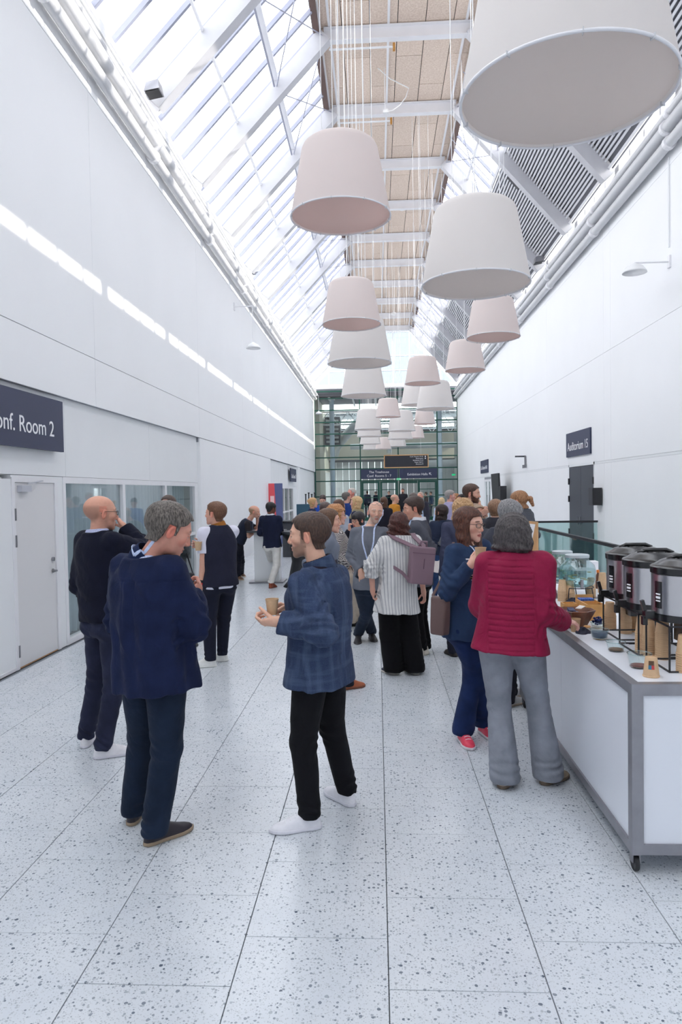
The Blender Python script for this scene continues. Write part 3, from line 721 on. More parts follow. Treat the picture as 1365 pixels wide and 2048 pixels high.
LAMPS = [  # px centre, py bottom centre, px width, group layer (h = upper), label
 (1133, 196, 415, 'nearest giant white drum lamp cropped by the top edge right of centre'),
 (682, 432, 198, 'large pale drum lamp left of the cables in front of the skylight'),
 (952, 569, 212, 'big white drum lamp on the right below the giant nearest one'),
 (704, 649, 117, 'pinkish drum lamp directly below the large left one'),
 (720, 727, 127, 'white drum lamp partly tucked behind the pinkish one on the left'),
 (987, 675, 105, 'pinkish drum lamp highest by the right wall pipes'),
 (931, 741, 79, 'small pinkish drum lamp just below the one by the right pipes'),
 (728, 792, 90, 'white drum lamp third down in the left column'),
 (846, 767, 71, 'pinkish drum lamp at the middle, top of the right cluster'),
 (871, 818, 75, 'white drum lamp low at the right end of the middle cluster'),
 (834, 810, 62, 'white drum lamp overlapped by the low right cluster lamp'),
 (777, 834, 50, 'small drum lamp hanging in the very middle of the far cluster'),
 (737, 859, 55, 'small drum lamp at the left of the far cluster, topmost of its column'),
 (804, 862, 55, 'small drum lamp right of the middle in the far cluster, topmost of its column'),
 (850, 848, 43, 'small drum lamp at the upper right of the far cluster'),
 (739, 873, 49, 'second small lamp down in the left far column'),
 (741, 888, 42, 'third small lamp down in the left far column'),
 (745, 899, 35, 'lowest small lamp of the left far column'),
 (801, 878, 49, 'second small lamp down in the right far column'),
 (794, 893, 38, 'lowest small lamp of the right far column'),
 (767, 898, 30, 'tiniest drum lamp, lowest in the middle of the far cluster'),
 (833, 876, 33, 'small drum lamp below the upper right one of the far cluster'),
]
WIRES = []
for i, (px, py, w, lb) in enumerate(LAMPS):
    sm_ = i in SMALL; D_ = .92 if sm_ else 1.16
    Y = F_PX * D_ / w
    if i == 0: Y = 4.02
    Y = min(Y, 41.2 if i == 20 else 42.9 if i == 17 else 42.4)
    c = atY(px, py + ((VPY - py) * (D_ / 2 / Y) ** 2 if i else 0), Y)
    src = lamp1 if sm_ else lamp0
    o = src if i in (0, 1) else copy_tree(src)
    o.location = Vector(c); q_ = D_ / LD; o.scale = (q_, q_, q_)
    o['label'] = lb; o['category'] = 'lamp'; o['group'] = 'small pinkish drum pendant lamps' if sm_ else 'large white drum pendant lamps'
    tz_ = ZR + .29 if c[0] < XB else RB[1] + (RB[0] - c[0]) / (RB[0] - RT[0]) * (RT[1] - RB[1]) + .1
    top = c[2] + (tz_ - c[2]) / q_
    WIRES.append((o, top - c[2]))
for o, hh in WIRES:
    for k in range(3):
        a = 2 * PI * (k + .15) / 3; rr = LTD / 2 - .12
        w_ = MB().tube([(rr * math.cos(a), rr * math.sin(a), LH - .01), (rr * math.cos(a), rr * math.sin(a), hh)], .005, 6).build('suspension_wire', M_WHITE, None); w_.parent = o
    w_ = MB().tube([(0, 0, LH * .6), (0, 0, hh)], .007, 6).build('power_cable', M_WHITE, None); w_.parent = o
    w_ = MB().bar((-LTD / 2 + .05, 0, LH - .02), (LTD / 2 - .05, 0, LH - .02), .03, .02).build('crossbar', M_METAL, None); w_.parent = o

# ceiling bits: sprinklers, speaker, cables
sp = root('sprinkler', (.5, 18.9, 11.2), label='small brass sprinkler head hanging from the wood wool ceiling', cat='sprinkler')
p = atY(790, 280, 20.3); sp.location = p; WORLDLOC[sp] = tuple(p)
M_BRASS = mat('brass', srgb(206, 150, 80), .4, metal=.6)
MB().lathe([(.09, .0), (.10, .02), (.03, .05), (.02, .35)], tuple(p), 16).build('deflector', M_BRASS, sp, smooth=True, autosm=40)
MB().lathe([(.012, .3), (.012, ZR + .35 - p[2])], tuple(p), 8).build('drop_pipe', M_WHITE, sp)
for px, py, Y, lb in ((805, 416, 24.3, 'round white smoke detector under the wood wool ceiling beyond the second beam'), (788, 628, 38.5, 'tiny round white detector hanging at the far end of the ceiling')):
    p = atY(px, py, Y); d = root('smoke_detector', tuple(p), label=lb, cat='detector')
    MB().lathe([(.10, -.06), (.13, -.04), (.14, .05), (.12, .08)], tuple(p), 20).build('body', M_WHITE, d, smooth=True, autosm=40)
    MB().lathe([(.015, .08), (.015, ZR + .3 - p[2])], tuple(p), 8).build('stem', M_WHITE, d)
cb = root('slack_cable', (.6, 16, 11.2), label='slack white cable looping under the wood wool ceiling to a junction box', cat='cable')
pts = []
for px, py in ((737, 112), (755, 135), (780, 157), (818, 176), (812, 195), (800, 210), (785, 221), (775, 224)): pts.append(atY(px, py, 16.6))
MB().tube(pts, .011, 6).build('cable_run', M_WHITE, cb, smooth=True)
p = pts[-1]; MB().box((p[0] - .1, p[1] - .05, p[2] - .03), (p[0] + .02, p[1] + .05, p[2] + .05)).tube([(p[0] - .05, p[1], p[2]), (p[0] - .05, p[1], ZR + .3)], .008, 6).build('junction_box', M_WHITE, cb)
for Y, x0, lb in ((15.25, XA + .1, 'white conduit arm under the first ceiling beam'), (18.25, XA + .1, 'white conduit arm under the second ceiling beam')):
    e = root('sprinkler_pipe', (x0, Y, ZR - .06), label=lb, cat='pipe')
    MB().bar((x0, Y, ZR - .06), (x0 + 1.4, Y, ZR - .06), .03, .03).build('tube', M_WHITE, e); MB().box((x0 + 1.35, Y - .03, ZR - .14), (x0 + 1.4, Y + .03, ZR + .01)).build('nozzle', M_BRASS, e)
# floodlights in the eaves
def flood(px, py, Y, lb, side):
    p = atY(px, py, Y); e = root('floodlight', tuple(p), label=lb, cat='floodlight')
    x, y, z = p
    MB().hexa([(x - .13, y - .14, z - .10), (x + .13, y - .14, z - .06), (x + .13, y + .14, z - .06), (x - .13, y + .14, z - .10), (x - .10, y - .11, z + .06), (x + .10, y - .11, z + .1), (x + .10, y + .11, z + .1), (x - .10, y + .11, z + .06)]).build('housing', M_METAL, e)
    MB().hexa([(x - .11, y - .12, z - .112), (x + .11, y - .12, z - .072), (x + .11, y + .12, z - .072), (x - .11, y + .12, z - .112), (x - .11, y - .12, z - .10), (x + .11, y - .12, z - .062), (x + .11, y + .12, z - .062), (x - .11, y + .12, z - .10)]).build('lens', M_BLACK, e)
    MB().bar((x, y, z), (x - side * .3, y, z - .2), .04, .02).build('bracket', M_STEEL, e)
flood(308, 178, 11.7, 'floodlight fixed at the left eave nearest the camera', 1)
flood(512, 542, 23.7, 'floodlight fixed at the left eave halfway down', 1)
flood(1352, 118, 12.5, 'floodlight fixed at the right eave beside the giant lamp', -1)
flood(1078, 520, 20.6, 'small dark floodlight at the right eave above the white lamp', -1)

# wall lamps on swan arms
def wall_lamp(px, py, Y, X, lb, arm):
    p = atY(px, py, Y); x, y, z = p
    e = root('wall_lamp', tuple(p), label=lb, cat='lamp')
    MB().lathe([(.20, 0), (.19, .03), (.14, .10), (.05, .15), (.02, .17)], (x, y, z), 28).build('dome', M_WHITE, e, smooth=True)
    za = z + arm
    MB().tube([(x, y, z + .16), (x, y, za)], .012, 6).build('stem', M_STEEL, e)
    MB().tube([(x, y, za), (X, y, za)], .015, 6).build('arm', M_STEEL, e)
    MB().box((min(X, X + (.03 if X < 0 else -.03)), y - .05, za - .1), (max(X, X + (.03 if X < 0 else -.03)), y + .05, za + .1)).build('wall_plate', M_STEEL, e)
wall_lamp(507, 697, 19.3, XL, 'pale dome lamp on a long stem, high on the left wall', 1.15)
wall_lamp(1270, 546, 12.3, XR, 'pale dome lamp on an arm, high on the right wall', .17)
wall_lamp(638, 828, 41.5, XL, 'tiny pale dome lamp at the far end of the left wall', 1.1)
cdt = root('conduit', (XR - .02, 12.3, 5.8), label='thin vertical white conduit above the right wall lamp', cat='conduit')
MB().tube([(XR - .02, 12.3, 5.9), (XR - .02, 12.3, 7.4)], .012, 6).build('tube', M_WALL2, cdt)

# wall signs on the side walls
def side_sign(X, y0, y1, z0, z1, lb, lines, size, m_=M_NAVY, sx=1.0, dy=0):
    s = 1 if X < 0 else -1
    e = root('wall_sign', (X, (y0 + y1) / 2, z0), label=lb, cat='sign')
    MB().box((min(X, X + s * .04), y0, z0), (max(X, X + s * .04), y1, z1)).build('panel', m_, e)
    for i, t in enumerate(lines):
        put_text(t, size, (X + s * .043, (y0 + y1) / 2 + dy, z0 + (z1 - z0) * (.40 - .25 * i)), (PI / 2, 0, PI / 2 * s), M_TEXT, e, sx=sx)
    return e
side_sign(XL, 6.0, 8.43, 2.41, 3.02, 'large navy sign reading Conf. Room 2 above the white door', ['Conf. Room 2'], .255, sx=1.0, dy=.23)
side_sign(XL + .02, 30.9, 33.0, 2.34, 2.93, 'small navy conference room sign far down the left wall', ['Conf. Room 3A'], .26)
side_sign(XR, 16.72, 18.78, 2.66, 3.27, 'navy sign reading Auditorium 15 above the dark double door', ['Auditorium 15'], .30)
e = side_sign(XR, 31.9, 34.15, 2.61, 3.2, 'navy room sign far down the right wall above the glazed door', ['Conf. Room 4A-4B'], .24)

# right wall fittings
p = atX(1190, 995, XR)
e = root('wall_speaker', (XR, 16.1, 1.5), label='black loudspeaker box on the right wall beside the dark door', cat='speaker')
MB().hexa([(XR - .2, 15.98, 1.47), (XR - .02, 15.92, 1.47), (XR - .02, 16.35, 1.47), (XR - .2, 16.30, 1.47), (XR - .2, 15.98, 1.86), (XR - .02, 15.92, 1.86), (XR - .02, 16.35, 1.86), (XR - .2, 16.30, 1.86)]).build('cabinet', M_BLACK, e)
MB().box((XR - .205, 16.0, 1.49), (XR - .2, 16.28, 1.84)).build('grille', M_DARK, e); MB().box((XR - .02, 16.08, 1.6), (XR, 16.2, 1.75)).build('bracket', M_METAL, e)
e = root('wall_fitting', (XR, 24, 2.6), label='small grey bracket with two cylinders on the right wall', cat='bracket')
MB().box((XR - .35, 24.0, 2.92), (XR, 24.05, 2.97)).build('arm', M_DARK, e); MB().box((XR - .05, 23.9, 2.6), (XR - .01, 24.0, 2.95)).build('plate', M_METAL, e)
for y in (23.8, 24.1): MB().lathe([(.04, 2.55), (.04, 2.66)], (XR - .06, y, 0), 12).build('cylinder', M_METAL, e)
# tall dark display and loudspeaker further down
e = root('display_screen', (4.6, 27.4, 0), label='tall black display on a stand along the right wall', cat='display')
MB().hexa([(4.55, 26.4, .9), (4.62, 26.4, .9), (4.62, 28.0, .9), (4.55, 28.0, .9), (4.47, 26.4, 2.45), (4.54, 26.4, 2.45), (4.54, 28.0, 2.45), (4.47, 28.0, 2.45)]).build('panel', M_BLACK, e)
MB().box((4.66, 26.9, 0), (4.76, 27.5, .05)).bar((4.66, 27.2, 0), (4.60, 27.2, 1.8), .08, .08).build('stand', M_DARK, e)
e = root('loudspeaker', (4.35, 24.5, 0), label='black loudspeaker on a pole before the tall display', cat='speaker')
p0 = atY(1000, 972, 24.0); p1 = atY(1013, 1000, 24.0)
e.location = (p0[0] + .1, 24, 0); WORLDLOC[e] = (p0[0] + .1, 24, 0)
MB().box((p0[0], 23.9, p1[2]), (p1[0], 24.15, p0[2])).build('cabinet', M_BLACK, e); MB().lathe([(.03, 0.02), (.03, p1[2])], ((p0[0] + p1[0]) / 2, 24.02, 0), 10).lathe([(.25, 0), (.25, .02)], ((p0[0] + p1[0]) / 2, 24.02, 0), 20).build('pole', M_BLACK, e)
e = root('high_table', (2.75, 17.0, 0), label='high table with a stretched black cloth behind the bearded man', cat='table')
MB().lathe([(.32, 0), (.22, .1), (.16, .55), (.24, .95), (.36, 1.06), (.37, 1.10)], (2.75, 17.0, 0), 32).build('tablecloth', M_BLACK, e, smooth=True)
MB().lathe([(.37, 1.10), (.38, 1.11), (.38, 1.13), (.37, 1.135)], (2.75, 17.0, 0), 32).build('table_top', M_DARK, e)

# glass balustrade right
def rail(a, b, lb, posts=()):
    e = root('glass_balustrade', tuple(a), label=lb, cat='railing')
    a = Vector(a); b = Vector(b)
    MB().bar(a + Vector((0, 0, 1.1)), b + Vector((0, 0, 1.1)), .055, .045).build('handrail', M_BLACK, e)
    n = max(1, round((b - a).length / 1.4))
    d = (b - a) / n
    for k in range(n):
        p = a + d * k + d.normalized() * .01; q = a + d * (k + 1) - d.normalized() * .01
        MB().bar(p + Vector((0, 0, .57)), q + Vector((0, 0, .57)), .014, 1.02).build('glass_panel', M_GLASSG, e)
    MB().bar(a + Vector((0, 0, .05)), b + Vector((0, 0, .05)), .06, .1).build('base_channel', M_METAL, e)
    return e
rail((3.25, 16.35, 0), (4.97, 16.2, 0), 'far glass balustrade with a black handrail running to the right wall')
rail((3.1, 8.2, 0), (3.1, 14.5, 0), 'near glass balustrade with a black handrail behind the coffee urns')
e = root('stool', (3.9, 14.9, 0), label='round olive green stool seen through the glass balustrade', cat='stool')
p = atZ(1110, 1106, .46); x, y = p[0], p[1]; e.location = (x, y, 0); WORLDLOC[e] = (x, y, 0)
MB().lathe([(.30, .40), (.33, .42), (.33, .455), (.31, .47)], (x, y, 0), 28).build('seat', mat('olive_seat', srgb(146, 160, 118), .7), e, smooth=True, autosm=40)
MB().lathe([(.26, 0), (.25, .02), (.22, .40)], (x, y, 0), 24).build('base', mat('tan_base', srgb(150, 146, 120), .7), e, smooth=True, autosm=40)
p = atZ(1052, 1107, .46); e = root('stool', (p[0], p[1], 0), label='second olive stool mostly hidden behind the framed sign', cat='stool')
MB().lathe([(.30, .40), (.33, .42), (.33, .455), (.31, .47)], (p[0], p[1], 0), 28).build('seat', bpy.data.materials['olive_seat'], e, smooth=True, autosm=40)
MB().lathe([(.26, 0), (.25, .02), (.22, .40)], (p[0], p[1], 0), 24).build('base', bpy.data.materials['tan_base'], e, smooth=True, autosm=40)

# ------------------------------------------------------------ the serving counter
CT = .93
co = None
CX0, CX1, CY0, CY1 = 1.205, 2.15, 3.42, 6.12
M_FRAME = mat('counter_frame', srgb(152, 152, 158), .38, metal=.65, var=.08, vscale=12)
M_CWHITE = mat('counter_white', srgb(228, 232, 240), .3, spec=.6)
def build_counter(co, CX0, CX1, CY0, CY1):
    MB().box((CX0 + .045, CY0 + .045, CT - .035), (CX1 - .045, CY1 - .045, CT)).build('worktop', M_CWHITE, co)
    fr = 0.055
    def cbox(lo, hi, nm, m_=M_FRAME): return MB().box(lo, hi).build(nm, m_, co)
    cbox((CX0, CY0, CT - .055), (CX0 + .045, CY1, CT + .001), 'edge_rail'); cbox((CX1 - .045, CY0, CT - .055), (CX1, CY1, CT + .001), 'edge_rail')
    cbox((CX0 + .045, CY0, CT - .055), (CX1 - .045, CY0 + .045, CT + .001), 'edge_rail'); cbox((CX0 + .045, CY1 - .045, CT - .055), (CX1 - .045, CY1, CT + .001), 'edge_rail')
    for x in (CX0, CX1 - fr):
        for y in (CY0, CY1 - fr): cbox((x, y, .10), (x + fr, y + fr, CT - .055), 'leg')
    cbox((CX0, CY0 + fr, .10), (CX0 + .045, CY1 - fr, .15), 'bottom_rail'); cbox((CX1 - .045, CY0 + fr, .10), (CX1, CY1 - fr, .15), 'bottom_rail')
    cbox((CX0 + fr, CY0, .10), (CX1 - fr, CY0 + .045, .15), 'bottom_rail'); cbox((CX0 + fr, CY1 - .045, .10), (CX1 - fr, CY1, .15), 'bottom_rail')
    cbox((CX0 + .012, CY0 + fr, .15), (CX0 + .022, (CY0 + CY1) / 2, CT - .055), 'side_panel', M_CWHITE); cbox((CX0 + .012, (CY0 + CY1) / 2 + .004, .15), (CX0 + .022, CY1 - fr, CT - .055), 'side_panel', M_CWHITE)
    cbox((CX0 + fr, CY0 + .012, .15), (CX1 - fr, CY0 + .022, CT - .055), 'side_panel', M_CWHITE)
    cbox((CX0 + .04, CY0 + .03, .12), (CX1 - .04, CY1 - .03, .14), 'bottom_shelf', M_CWHITE)
    for x in (CX0 + .03, CX1 - .06):
        for y in (CY0 + .05, CY1 - .06):
            w = MB().lathe([(.036, -.012), (.04, -.008), (.04, .008), (.036, .012)], (x, y, .040), 20, axis='x').build('caster_wheel', M_BLACK, co, smooth=True, autosm=40)
            MB().box((x - .02, y - .02, .045), (x - .014, y + .02, .10)).box((x + .014, y - .02, .045), (x + .02, y + .02, .10)).box((x - .022, y - .025, .085), (x + .022, y + .025, .10)).build('caster_fork', M_METAL, co)
build_counter(root('serving_counter', (1.68, 4.8, 0), label='long white serving counter with a grey metal frame on casters', cat='counter'), CX0, CX1, CY0, CY1)
build_counter(root('serving_counter', (2.0, 6.8, 0), label='second white counter behind the first, under the rear glass dispenser', cat='counter'), 1.60, 2.45, 6.135, 7.5)

M_CUP = mat('paper_cup', srgb(205, 172, 136), .7, var=.06, vscale=60)
M_CUPD = mat('paper_cup_print', srgb(96, 70, 52), .7)
M_CUPIN = mat('cup_inside', srgb(226, 200, 170), .7)
def cup_upside(b, x, y, z, s=1.0):     # mouth down
    return b.lathe([(.040 * s, 0), (.041 * s, .003), (.041 * s, .006), (.0385 * s, .008), (.0285 * s, .096 * s), (.0275 * s, .098 * s), (.026 * s, .094 * s)], (x, y, z), 24)
def cup_up(b, x, y, z, s=1.0, tilt=None):
    return b.lathe([(.001, .006), (.0255 * s, .006), (.0275 * s, 0), (.0285 * s, .002), (.0385 * s, .088 * s), (.041 * s, .09 * s), (.041 * s, .094 * s), (.0385 * s, .094 * s), (.0280 * s, .008 * s), (.001, .008 * s)], (x, y, z), 24, capb=False, capt=False)
def cup_stack(px, py, n, lb, s=1.0, z0=CT):
    p = atZ(px, py, z0); x, y = p[0], p[1] + .03
    for k in range(n):
        e = root('paper_cup', (x, y, z0 + k * .0115), label=lb + (', topmost' if k == n - 1 else ', stacked'), cat='cup', group=lb.replace('upturned brown paper cup', 'stack of paper cups'))
        cup_upside(MB(), x, y, z0 + k * .0115 + .0005, s).build('cup_wall', M_CUP, e, smooth=True, autosm=35)
cup_stack(1375, 1347, 9, 'upturned brown paper cup cropped at the right edge')
cup_stack(1331, 1320, 13, 'upturned brown paper cup under the nearest urn')
cup_stack(1303, 1313, 10, 'upturned brown paper cup, right tall stack before the middle urn')
cup_stack(1290, 1309, 11, 'upturned brown paper cup, left tall stack before the middle urn')
cup_stack(1255, 1268, 8, 'upturned brown paper cup between the two farther urns')
cup_stack(1277, 1265, 7, 'upturned brown paper cup behind the middle urn stand')
cup_stack(1224, 1259, 8, 'upturned brown paper cup beneath the farthest urn')
cup_stack(1185, 1195, 7, 'upturned brown paper cup in front of the glass dispenser')
cup_stack(1208, 1186, 8, 'upturned brown paper cup right behind the glass dispenser')
cup_stack(1128, 1203, 8, 'upturned brown paper cup under the rear glass dispenser')
cup_stack(1143, 1203, 7, 'upturned brown paper cup between the two glass dispensers')
# single printed cup
p = atZ(1308, 1356, CT); x, y = p[0], p[1] + .03
e = root('paper_cup', (x, y, CT), label='single upside down paper cup printed with a small dark, blue and red square', cat='cup')
cup_upside(MB(), x, y, CT + .0005, 1.0).build('cup_wall', M_CUP, e, smooth=True, autosm=35)
ang = math.atan2(-y, -x + .15)
def on_cup(a0, a1, h0, h1, m_, nm='print'):
    vs_ = []
    for h in (h0, h1):
        r = .0387 - (h - .008) / .088 * .010
        for k in range(5):
            a = a0 + (a1 - a0) * k / 4; vs_.append((x + r * math.cos(a), y + r * math.sin(a), CT + h))
    MB().add(vs_, [(k, k + 1, k + 6, k + 5) for k in range(4)]).build(nm, m_, e)
on_cup(ang - .42, ang + .42, .062, .084, M_CUPD); on_cup(ang - .42, ang + .02, .042, .062, mat('print_blue', srgb(52, 118, 150), .6)); on_cup(ang + .02, ang + .42, .042, .062, mat('print_red', srgb(190, 60, 60), .6))

# urns
M_INOX = mat('inox', srgb(214, 212, 214), .28, metal=1.0)
M_URNBLK = mat('urn_black', srgb(26, 26, 28), .22, spec=.7)
def make_urn(cx, cyy, lb, rot=0.0):
    e = root('coffee_urn', (cx, cyy, CT + .26), label=lb, cat='urn'); z = CT + .262; R = .175
    MB().lathe([(R - .02, -.02), (R + .002, -.015), (R + .002, .02), (R - .01, .022)], (cx, cyy, z), 40).build('base_ring', M_URNBLK, e, smooth=True, autosm=40)
    MB().lathe([(R - .006, .02), (R, .022), (R, .225), (R - .004, .23)], (cx, cyy, z), 48).build('body', M_INOX, e, smooth=True, autosm=30)
    MB().lathe([(R, .228), (R + .006, .230), (R + .008, .262), (R + .002, .270), (R - .015, .276), (R - .045, .296), (R - .08, .308), (R - .085, .300), (R - .12, .300), (R - .125, .310), (.001, .312)], (cx, cyy, z), 48).build('lid', M_URNBLK, e, smooth=True, autosm=35)
    MB().tube([(cx - .10, cyy, z + .300), (cx - .06, cyy, z + .318), (cx + .06, cyy, z + .318), (cx + .10, cyy, z + .300)], .012, 8).build('lid_handle', M_URNBLK, e, smooth=True)
    MB().box((cx - .03, cyy - R - .03, z + .235), (cx + .03, cyy - R, z + .265)).build('latch', M_URNBLK, e)
    # tap on the left side (towards the guests)
    tx = cx - R
    tp = MB().box((tx - .05, cyy - .022, z - .01), (tx + .01, cyy + .022, z + .03)).box((tx - .06, cyy - .014, z - .045), (tx - .035, cyy + .014, z + .0))
    tp.bar((tx - .045, cyy, z + .03), (tx - .06, cyy, z + .085), .022, .018); tp.build('tap', M_URNBLK, e)
    lbp = MB(); 
    for (h0, h1, m_) in ((.05, .19, M_URNBLK),):
        vs_ = []
        for h in (h0, h1):
            for k in range(7):
                a = PI + .12 + .30 * k / 6; vs_.append((cx + (R + .0012) * math.cos(a), cyy + (R + .0012) * math.sin(a), z + h))
        MB().add(vs_, [(k, k + 1, k + 8, k + 7) for k in range(6)]).build('level_gauge', m_, e)
    for h0, h1 in ((.10, .112), (.12, .128), (.085, .092)):
        vs_ = []
        for h in (h0, h1):
            for k in range(4):
                a = PI + .17 + .2 * k / 3; vs_.append((cx + (R + .002) * math.cos(a), cyy + (R + .002) * math.sin(a), z + h))
        MB().add(vs_, [(k, k + 1, k + 5, k + 4) for k in range(3)]).build('gauge_mark', M_TEXT, e)
    # wire stand is a thing of its own
    s = root('wire_stand', (cx, cyy, CT), label='black wire stand carrying the ' + lb.split(' ')[0] + ' coffee urn', cat='stand')
    q = .155; P = [(cx - q, cyy - q), (cx + q, cyy - q), (cx + q, cyy + q), (cx - q, cyy + q)]
    for a in P: MB().bar((a[0], a[1], CT), (a[0], a[1], CT + .238), .008, .008, (0, 1, 0)).build('leg', M_BLACK, s)
    for h in (.004, .234):
        for k in range(4): MB().bar((*P[k], CT + h), (*P[(k + 1) % 4], CT + h), .008, .008).build('wire', M_BLACK, s)
    MB().bar((cx - q, cyy, CT + .035), (cx + q, cyy, CT + .035), .008, .008).build('wire', M_BLACK, s)
    MB().box((cx - .05, cyy - .05, CT + .13), (cx + .05, cyy + .05, CT + .238)).build('burner', M_URNBLK, s)
make_urn(1.625, 3.79, 'nearest steel coffee urn with a black lid, cropped by the right edge')
make_urn(1.605, 4.16, 'middle steel coffee urn with a black lid')
make_urn(1.635, 4.56, 'farthest steel coffee urn with a black lid, reflecting a red jacket')

# glass water dispensers on wire stands
M_JAR = glass('jar_glass', (.80, .92, .93), refl=.25)
M_WATER = glass('water', (.84, .93, .92), refl=.05)
def dispenser(px, py, lb, fill, R=.125):
    p = atZ(px, py, CT); x, y = p[0], p[1] + R
    s = root('wire_stand', (x, y, CT), label='small black wire stand under the ' + lb.split(' with')[0], cat='stand')
    hs = .11; q = R * .62
    for a in ((-q, -q), (q, -q), (q, q), (-q, q)): MB().bar((x + a[0] * 1.15, y + a[1] * 1.15, CT), (x + a[0], y + a[1], CT + hs), .007, .007, (0, 1, 0)).build('leg', M_BLACK, s)
    MB().tube([(x + q * 1.4 * math.cos(t * PI / 12), y + q * 1.4 * math.sin(t * PI / 12), CT + hs) for t in range(24)], .004, 6, closed=True).build('ring', M_BLACK, s)
    e = root('drink_dispenser', (x, y, CT + hs), label=lb, cat='dispenser'); z = CT + hs + .004
    H = .245
    prof = [(.001, 0), (R * .72, 0), (R * .9, .02), (R, .06), (R, H * .55), (R * .93, H * .74), (R * .68, H * .88), (R * .62, H * .93), (R * .62, H)]
    MB().lathe(prof, (x, y, z), 36, capb=False, capt=False).build('jar', M_JAR, e, smooth=True)
    MB().lathe([(.001, .006), (R * .70, .006), (R * .88, .022), (R * .975, .06), (R * .975, H * fill), (.001, H * fill)], (x, y, z), 36, capb=False, capt=False).build('water_fill', M_WATER, e, smooth=True, autosm=40)
    MB().lathe([(R * .66, H), (R * .66, H + .022), (R * .60, H + .026), (.001, H + .026)], (x, y, z), 36).build('lid', mat('jar_lid', srgb(196, 206, 210), .35, metal=.5) if 'jar_lid' not in bpy.data.materials else bpy.data.materials['jar_lid'], e, smooth=True, autosm=40)
    MB().lathe([(.016, -.05), (.016, .0)], (x - R * .1, y - R * .93, z + .045), 12, axis='y').box((x - R * .1 - .01, y - R - .05, z + .01), (x - R * .1 + .01, y - R - .03, z + .08)).build('tap', M_METAL, e, smooth=True, autosm=40)
    rnd = random.Random(px); fm = mat('fruit_slices', srgb(178, 160, 110), .6, var=.2, vscale=30) if 'fruit_slices' not in bpy.data.materials else bpy.data.materials['fruit_slices']
    for k in range(7):
        a = rnd.uniform(0, 6.28); rr = rnd.uniform(.2, .75) * R; zz = z + .03 + rnd.random() * H * (fill - .25)
        MB().lathe([(.001, 0), (.02, 0), (.02, .006), (.001, .006)], (x + rr * math.cos(a), y + rr * math.sin(a), zz), 12).build('fruit_slice', fm, e)
dispenser(1134, 1192, 'rear round glass water dispenser with fruit slices', .55, .135)
dispenser(1166, 1205, 'front round glass water dispenser with a grey lid', .6, .15)

# wooden bowl with sachets
p = atZ(1155, 1257, CT); bx, by = p[0], p[1] + .05
M_WOOD = mat('bowl_wood', srgb(120, 74, 50), .4, var=.3, vscale=14, coat=.2)
e = root('wooden_bowl', (bx, by, CT), label='dark octagonal wooden bowl holding tea sachets', cat='bowl')
o = MB(); n = 8; rr = [(.065, 0), (.125, .120), (.118, .122), (.060, .012), (.001, .010)]
vs_ = []
for r, z in rr:
    for k in range(n):
        a = 2 * PI * (k + .5) / n; vs_.append((bx + r * math.cos(a) * 1.1, by + r * math.sin(a), CT + z + .0005))
o.add(vs_, [(i * n + k, i * n + (k + 1) % n, (i + 1) * n + (k + 1) % n, (i + 1) * n + k) for i in range(4) for k in range(n)] + [tuple(range(n))[::-1]])
o.build('bowl_body', M_WOOD, e)
sach = [mat('sachet_navy', srgb(40, 44, 84), .5), mat('sachet_white', srgb(220, 214, 210), .5), mat('sachet_violet', srgb(116, 110, 150), .5)]
rnd = random.Random(3)
for k, (nm, mm) in enumerate((('navy', 0), ('white', 1), ('violet', 2), ('navy', 0), ('navy', 0), ('white', 1))):
    a = rnd.uniform(0, 6.28); x = bx + .045 * math.cos(a); y = by + .04 * math.sin(a); z = CT + .095 + .006 * k
    s = root('tea_sachet', (x, y, z), label=nm + ' tea sachet lying in the octagonal wooden bowl', cat='sachet', group='tea sachets in the bowl')
    c, q = math.cos(a * 2) * .03, math.sin(a * 2) * .03
    MB().hexa([(x - c - q * .7, y - q + c * .7, z), (x + c - q * .7, y + q + c * .7, z + .012), (x + c + q * .7, y + q - c * .7, z + .01), (x - c + q * .7, y - q - c * .7, z), (x - c - q * .7, y - q + c * .7, z + .003), (x + c - q * .7, y + q + c * .7, z + .016), (x + c + q * .7, y + q - c * .7, z + .014), (x - c + q * .7, y - q - c * .7, z + .004)]).build('wrapper', sach[mm], s)
# wooden divider box
p = atZ(1187, 1243, CT); x0, y0 = p[0] - .035, p[1] + .02
M_BAM = mat('bamboo', srgb(208, 156, 92), .5, var=.12, vscale=18)
e = root('wooden_box', (x0, y0, CT), label='light bamboo sugar box with compartments behind the wooden bowl', cat='box')
W, D, H = .13, .30, .115
for lo, hi, nm in (((0, 0, 0), (W, D, .008), 'bottom'), ((0, 0, .008), (W, .008, H), 'side_board'), ((0, D - .008, .008), (W, D, H + .03), 'side_board'), ((0, .008, .008), (.008, D - .008, H), 'side_board'), ((W - .008, .008, .008), (W, D - .008, H), 'side_board'), ((.008, D / 3, .008), (W - .008, D / 3 + .006, H - .005), 'divider'), ((.008, 2 * D / 3, .008), (W - .008, 2 * D / 3 + .006, H - .005), 'divider')):
    MB().box((x0 + lo[0], y0 + lo[1], CT + lo[2] + .0005), (x0 + hi[0], y0 + hi[1], CT + hi[2])).build(nm, M_BAM, e)
M_BLUE = mat('packet_blue', srgb(70, 110, 190), .5)
for k in range(7):
    s = root('sugar_packet', (x0 + .01, y0 + .2, CT), label='blue sugar packet standing in the bamboo box', cat='packet', group='blue sugar packets in the box')
    MB().box((x0 + .012 + k * .015, y0 + .212, CT + .03), (x0 + .022 + k * .015, y0 + .28, CT + .125)).build('packet_body', M_BLUE, s)
e = root('wooden_box', (x0 - .1, y0 + .22, CT), label='small plain wooden box left of the bamboo sugar box', cat='box')
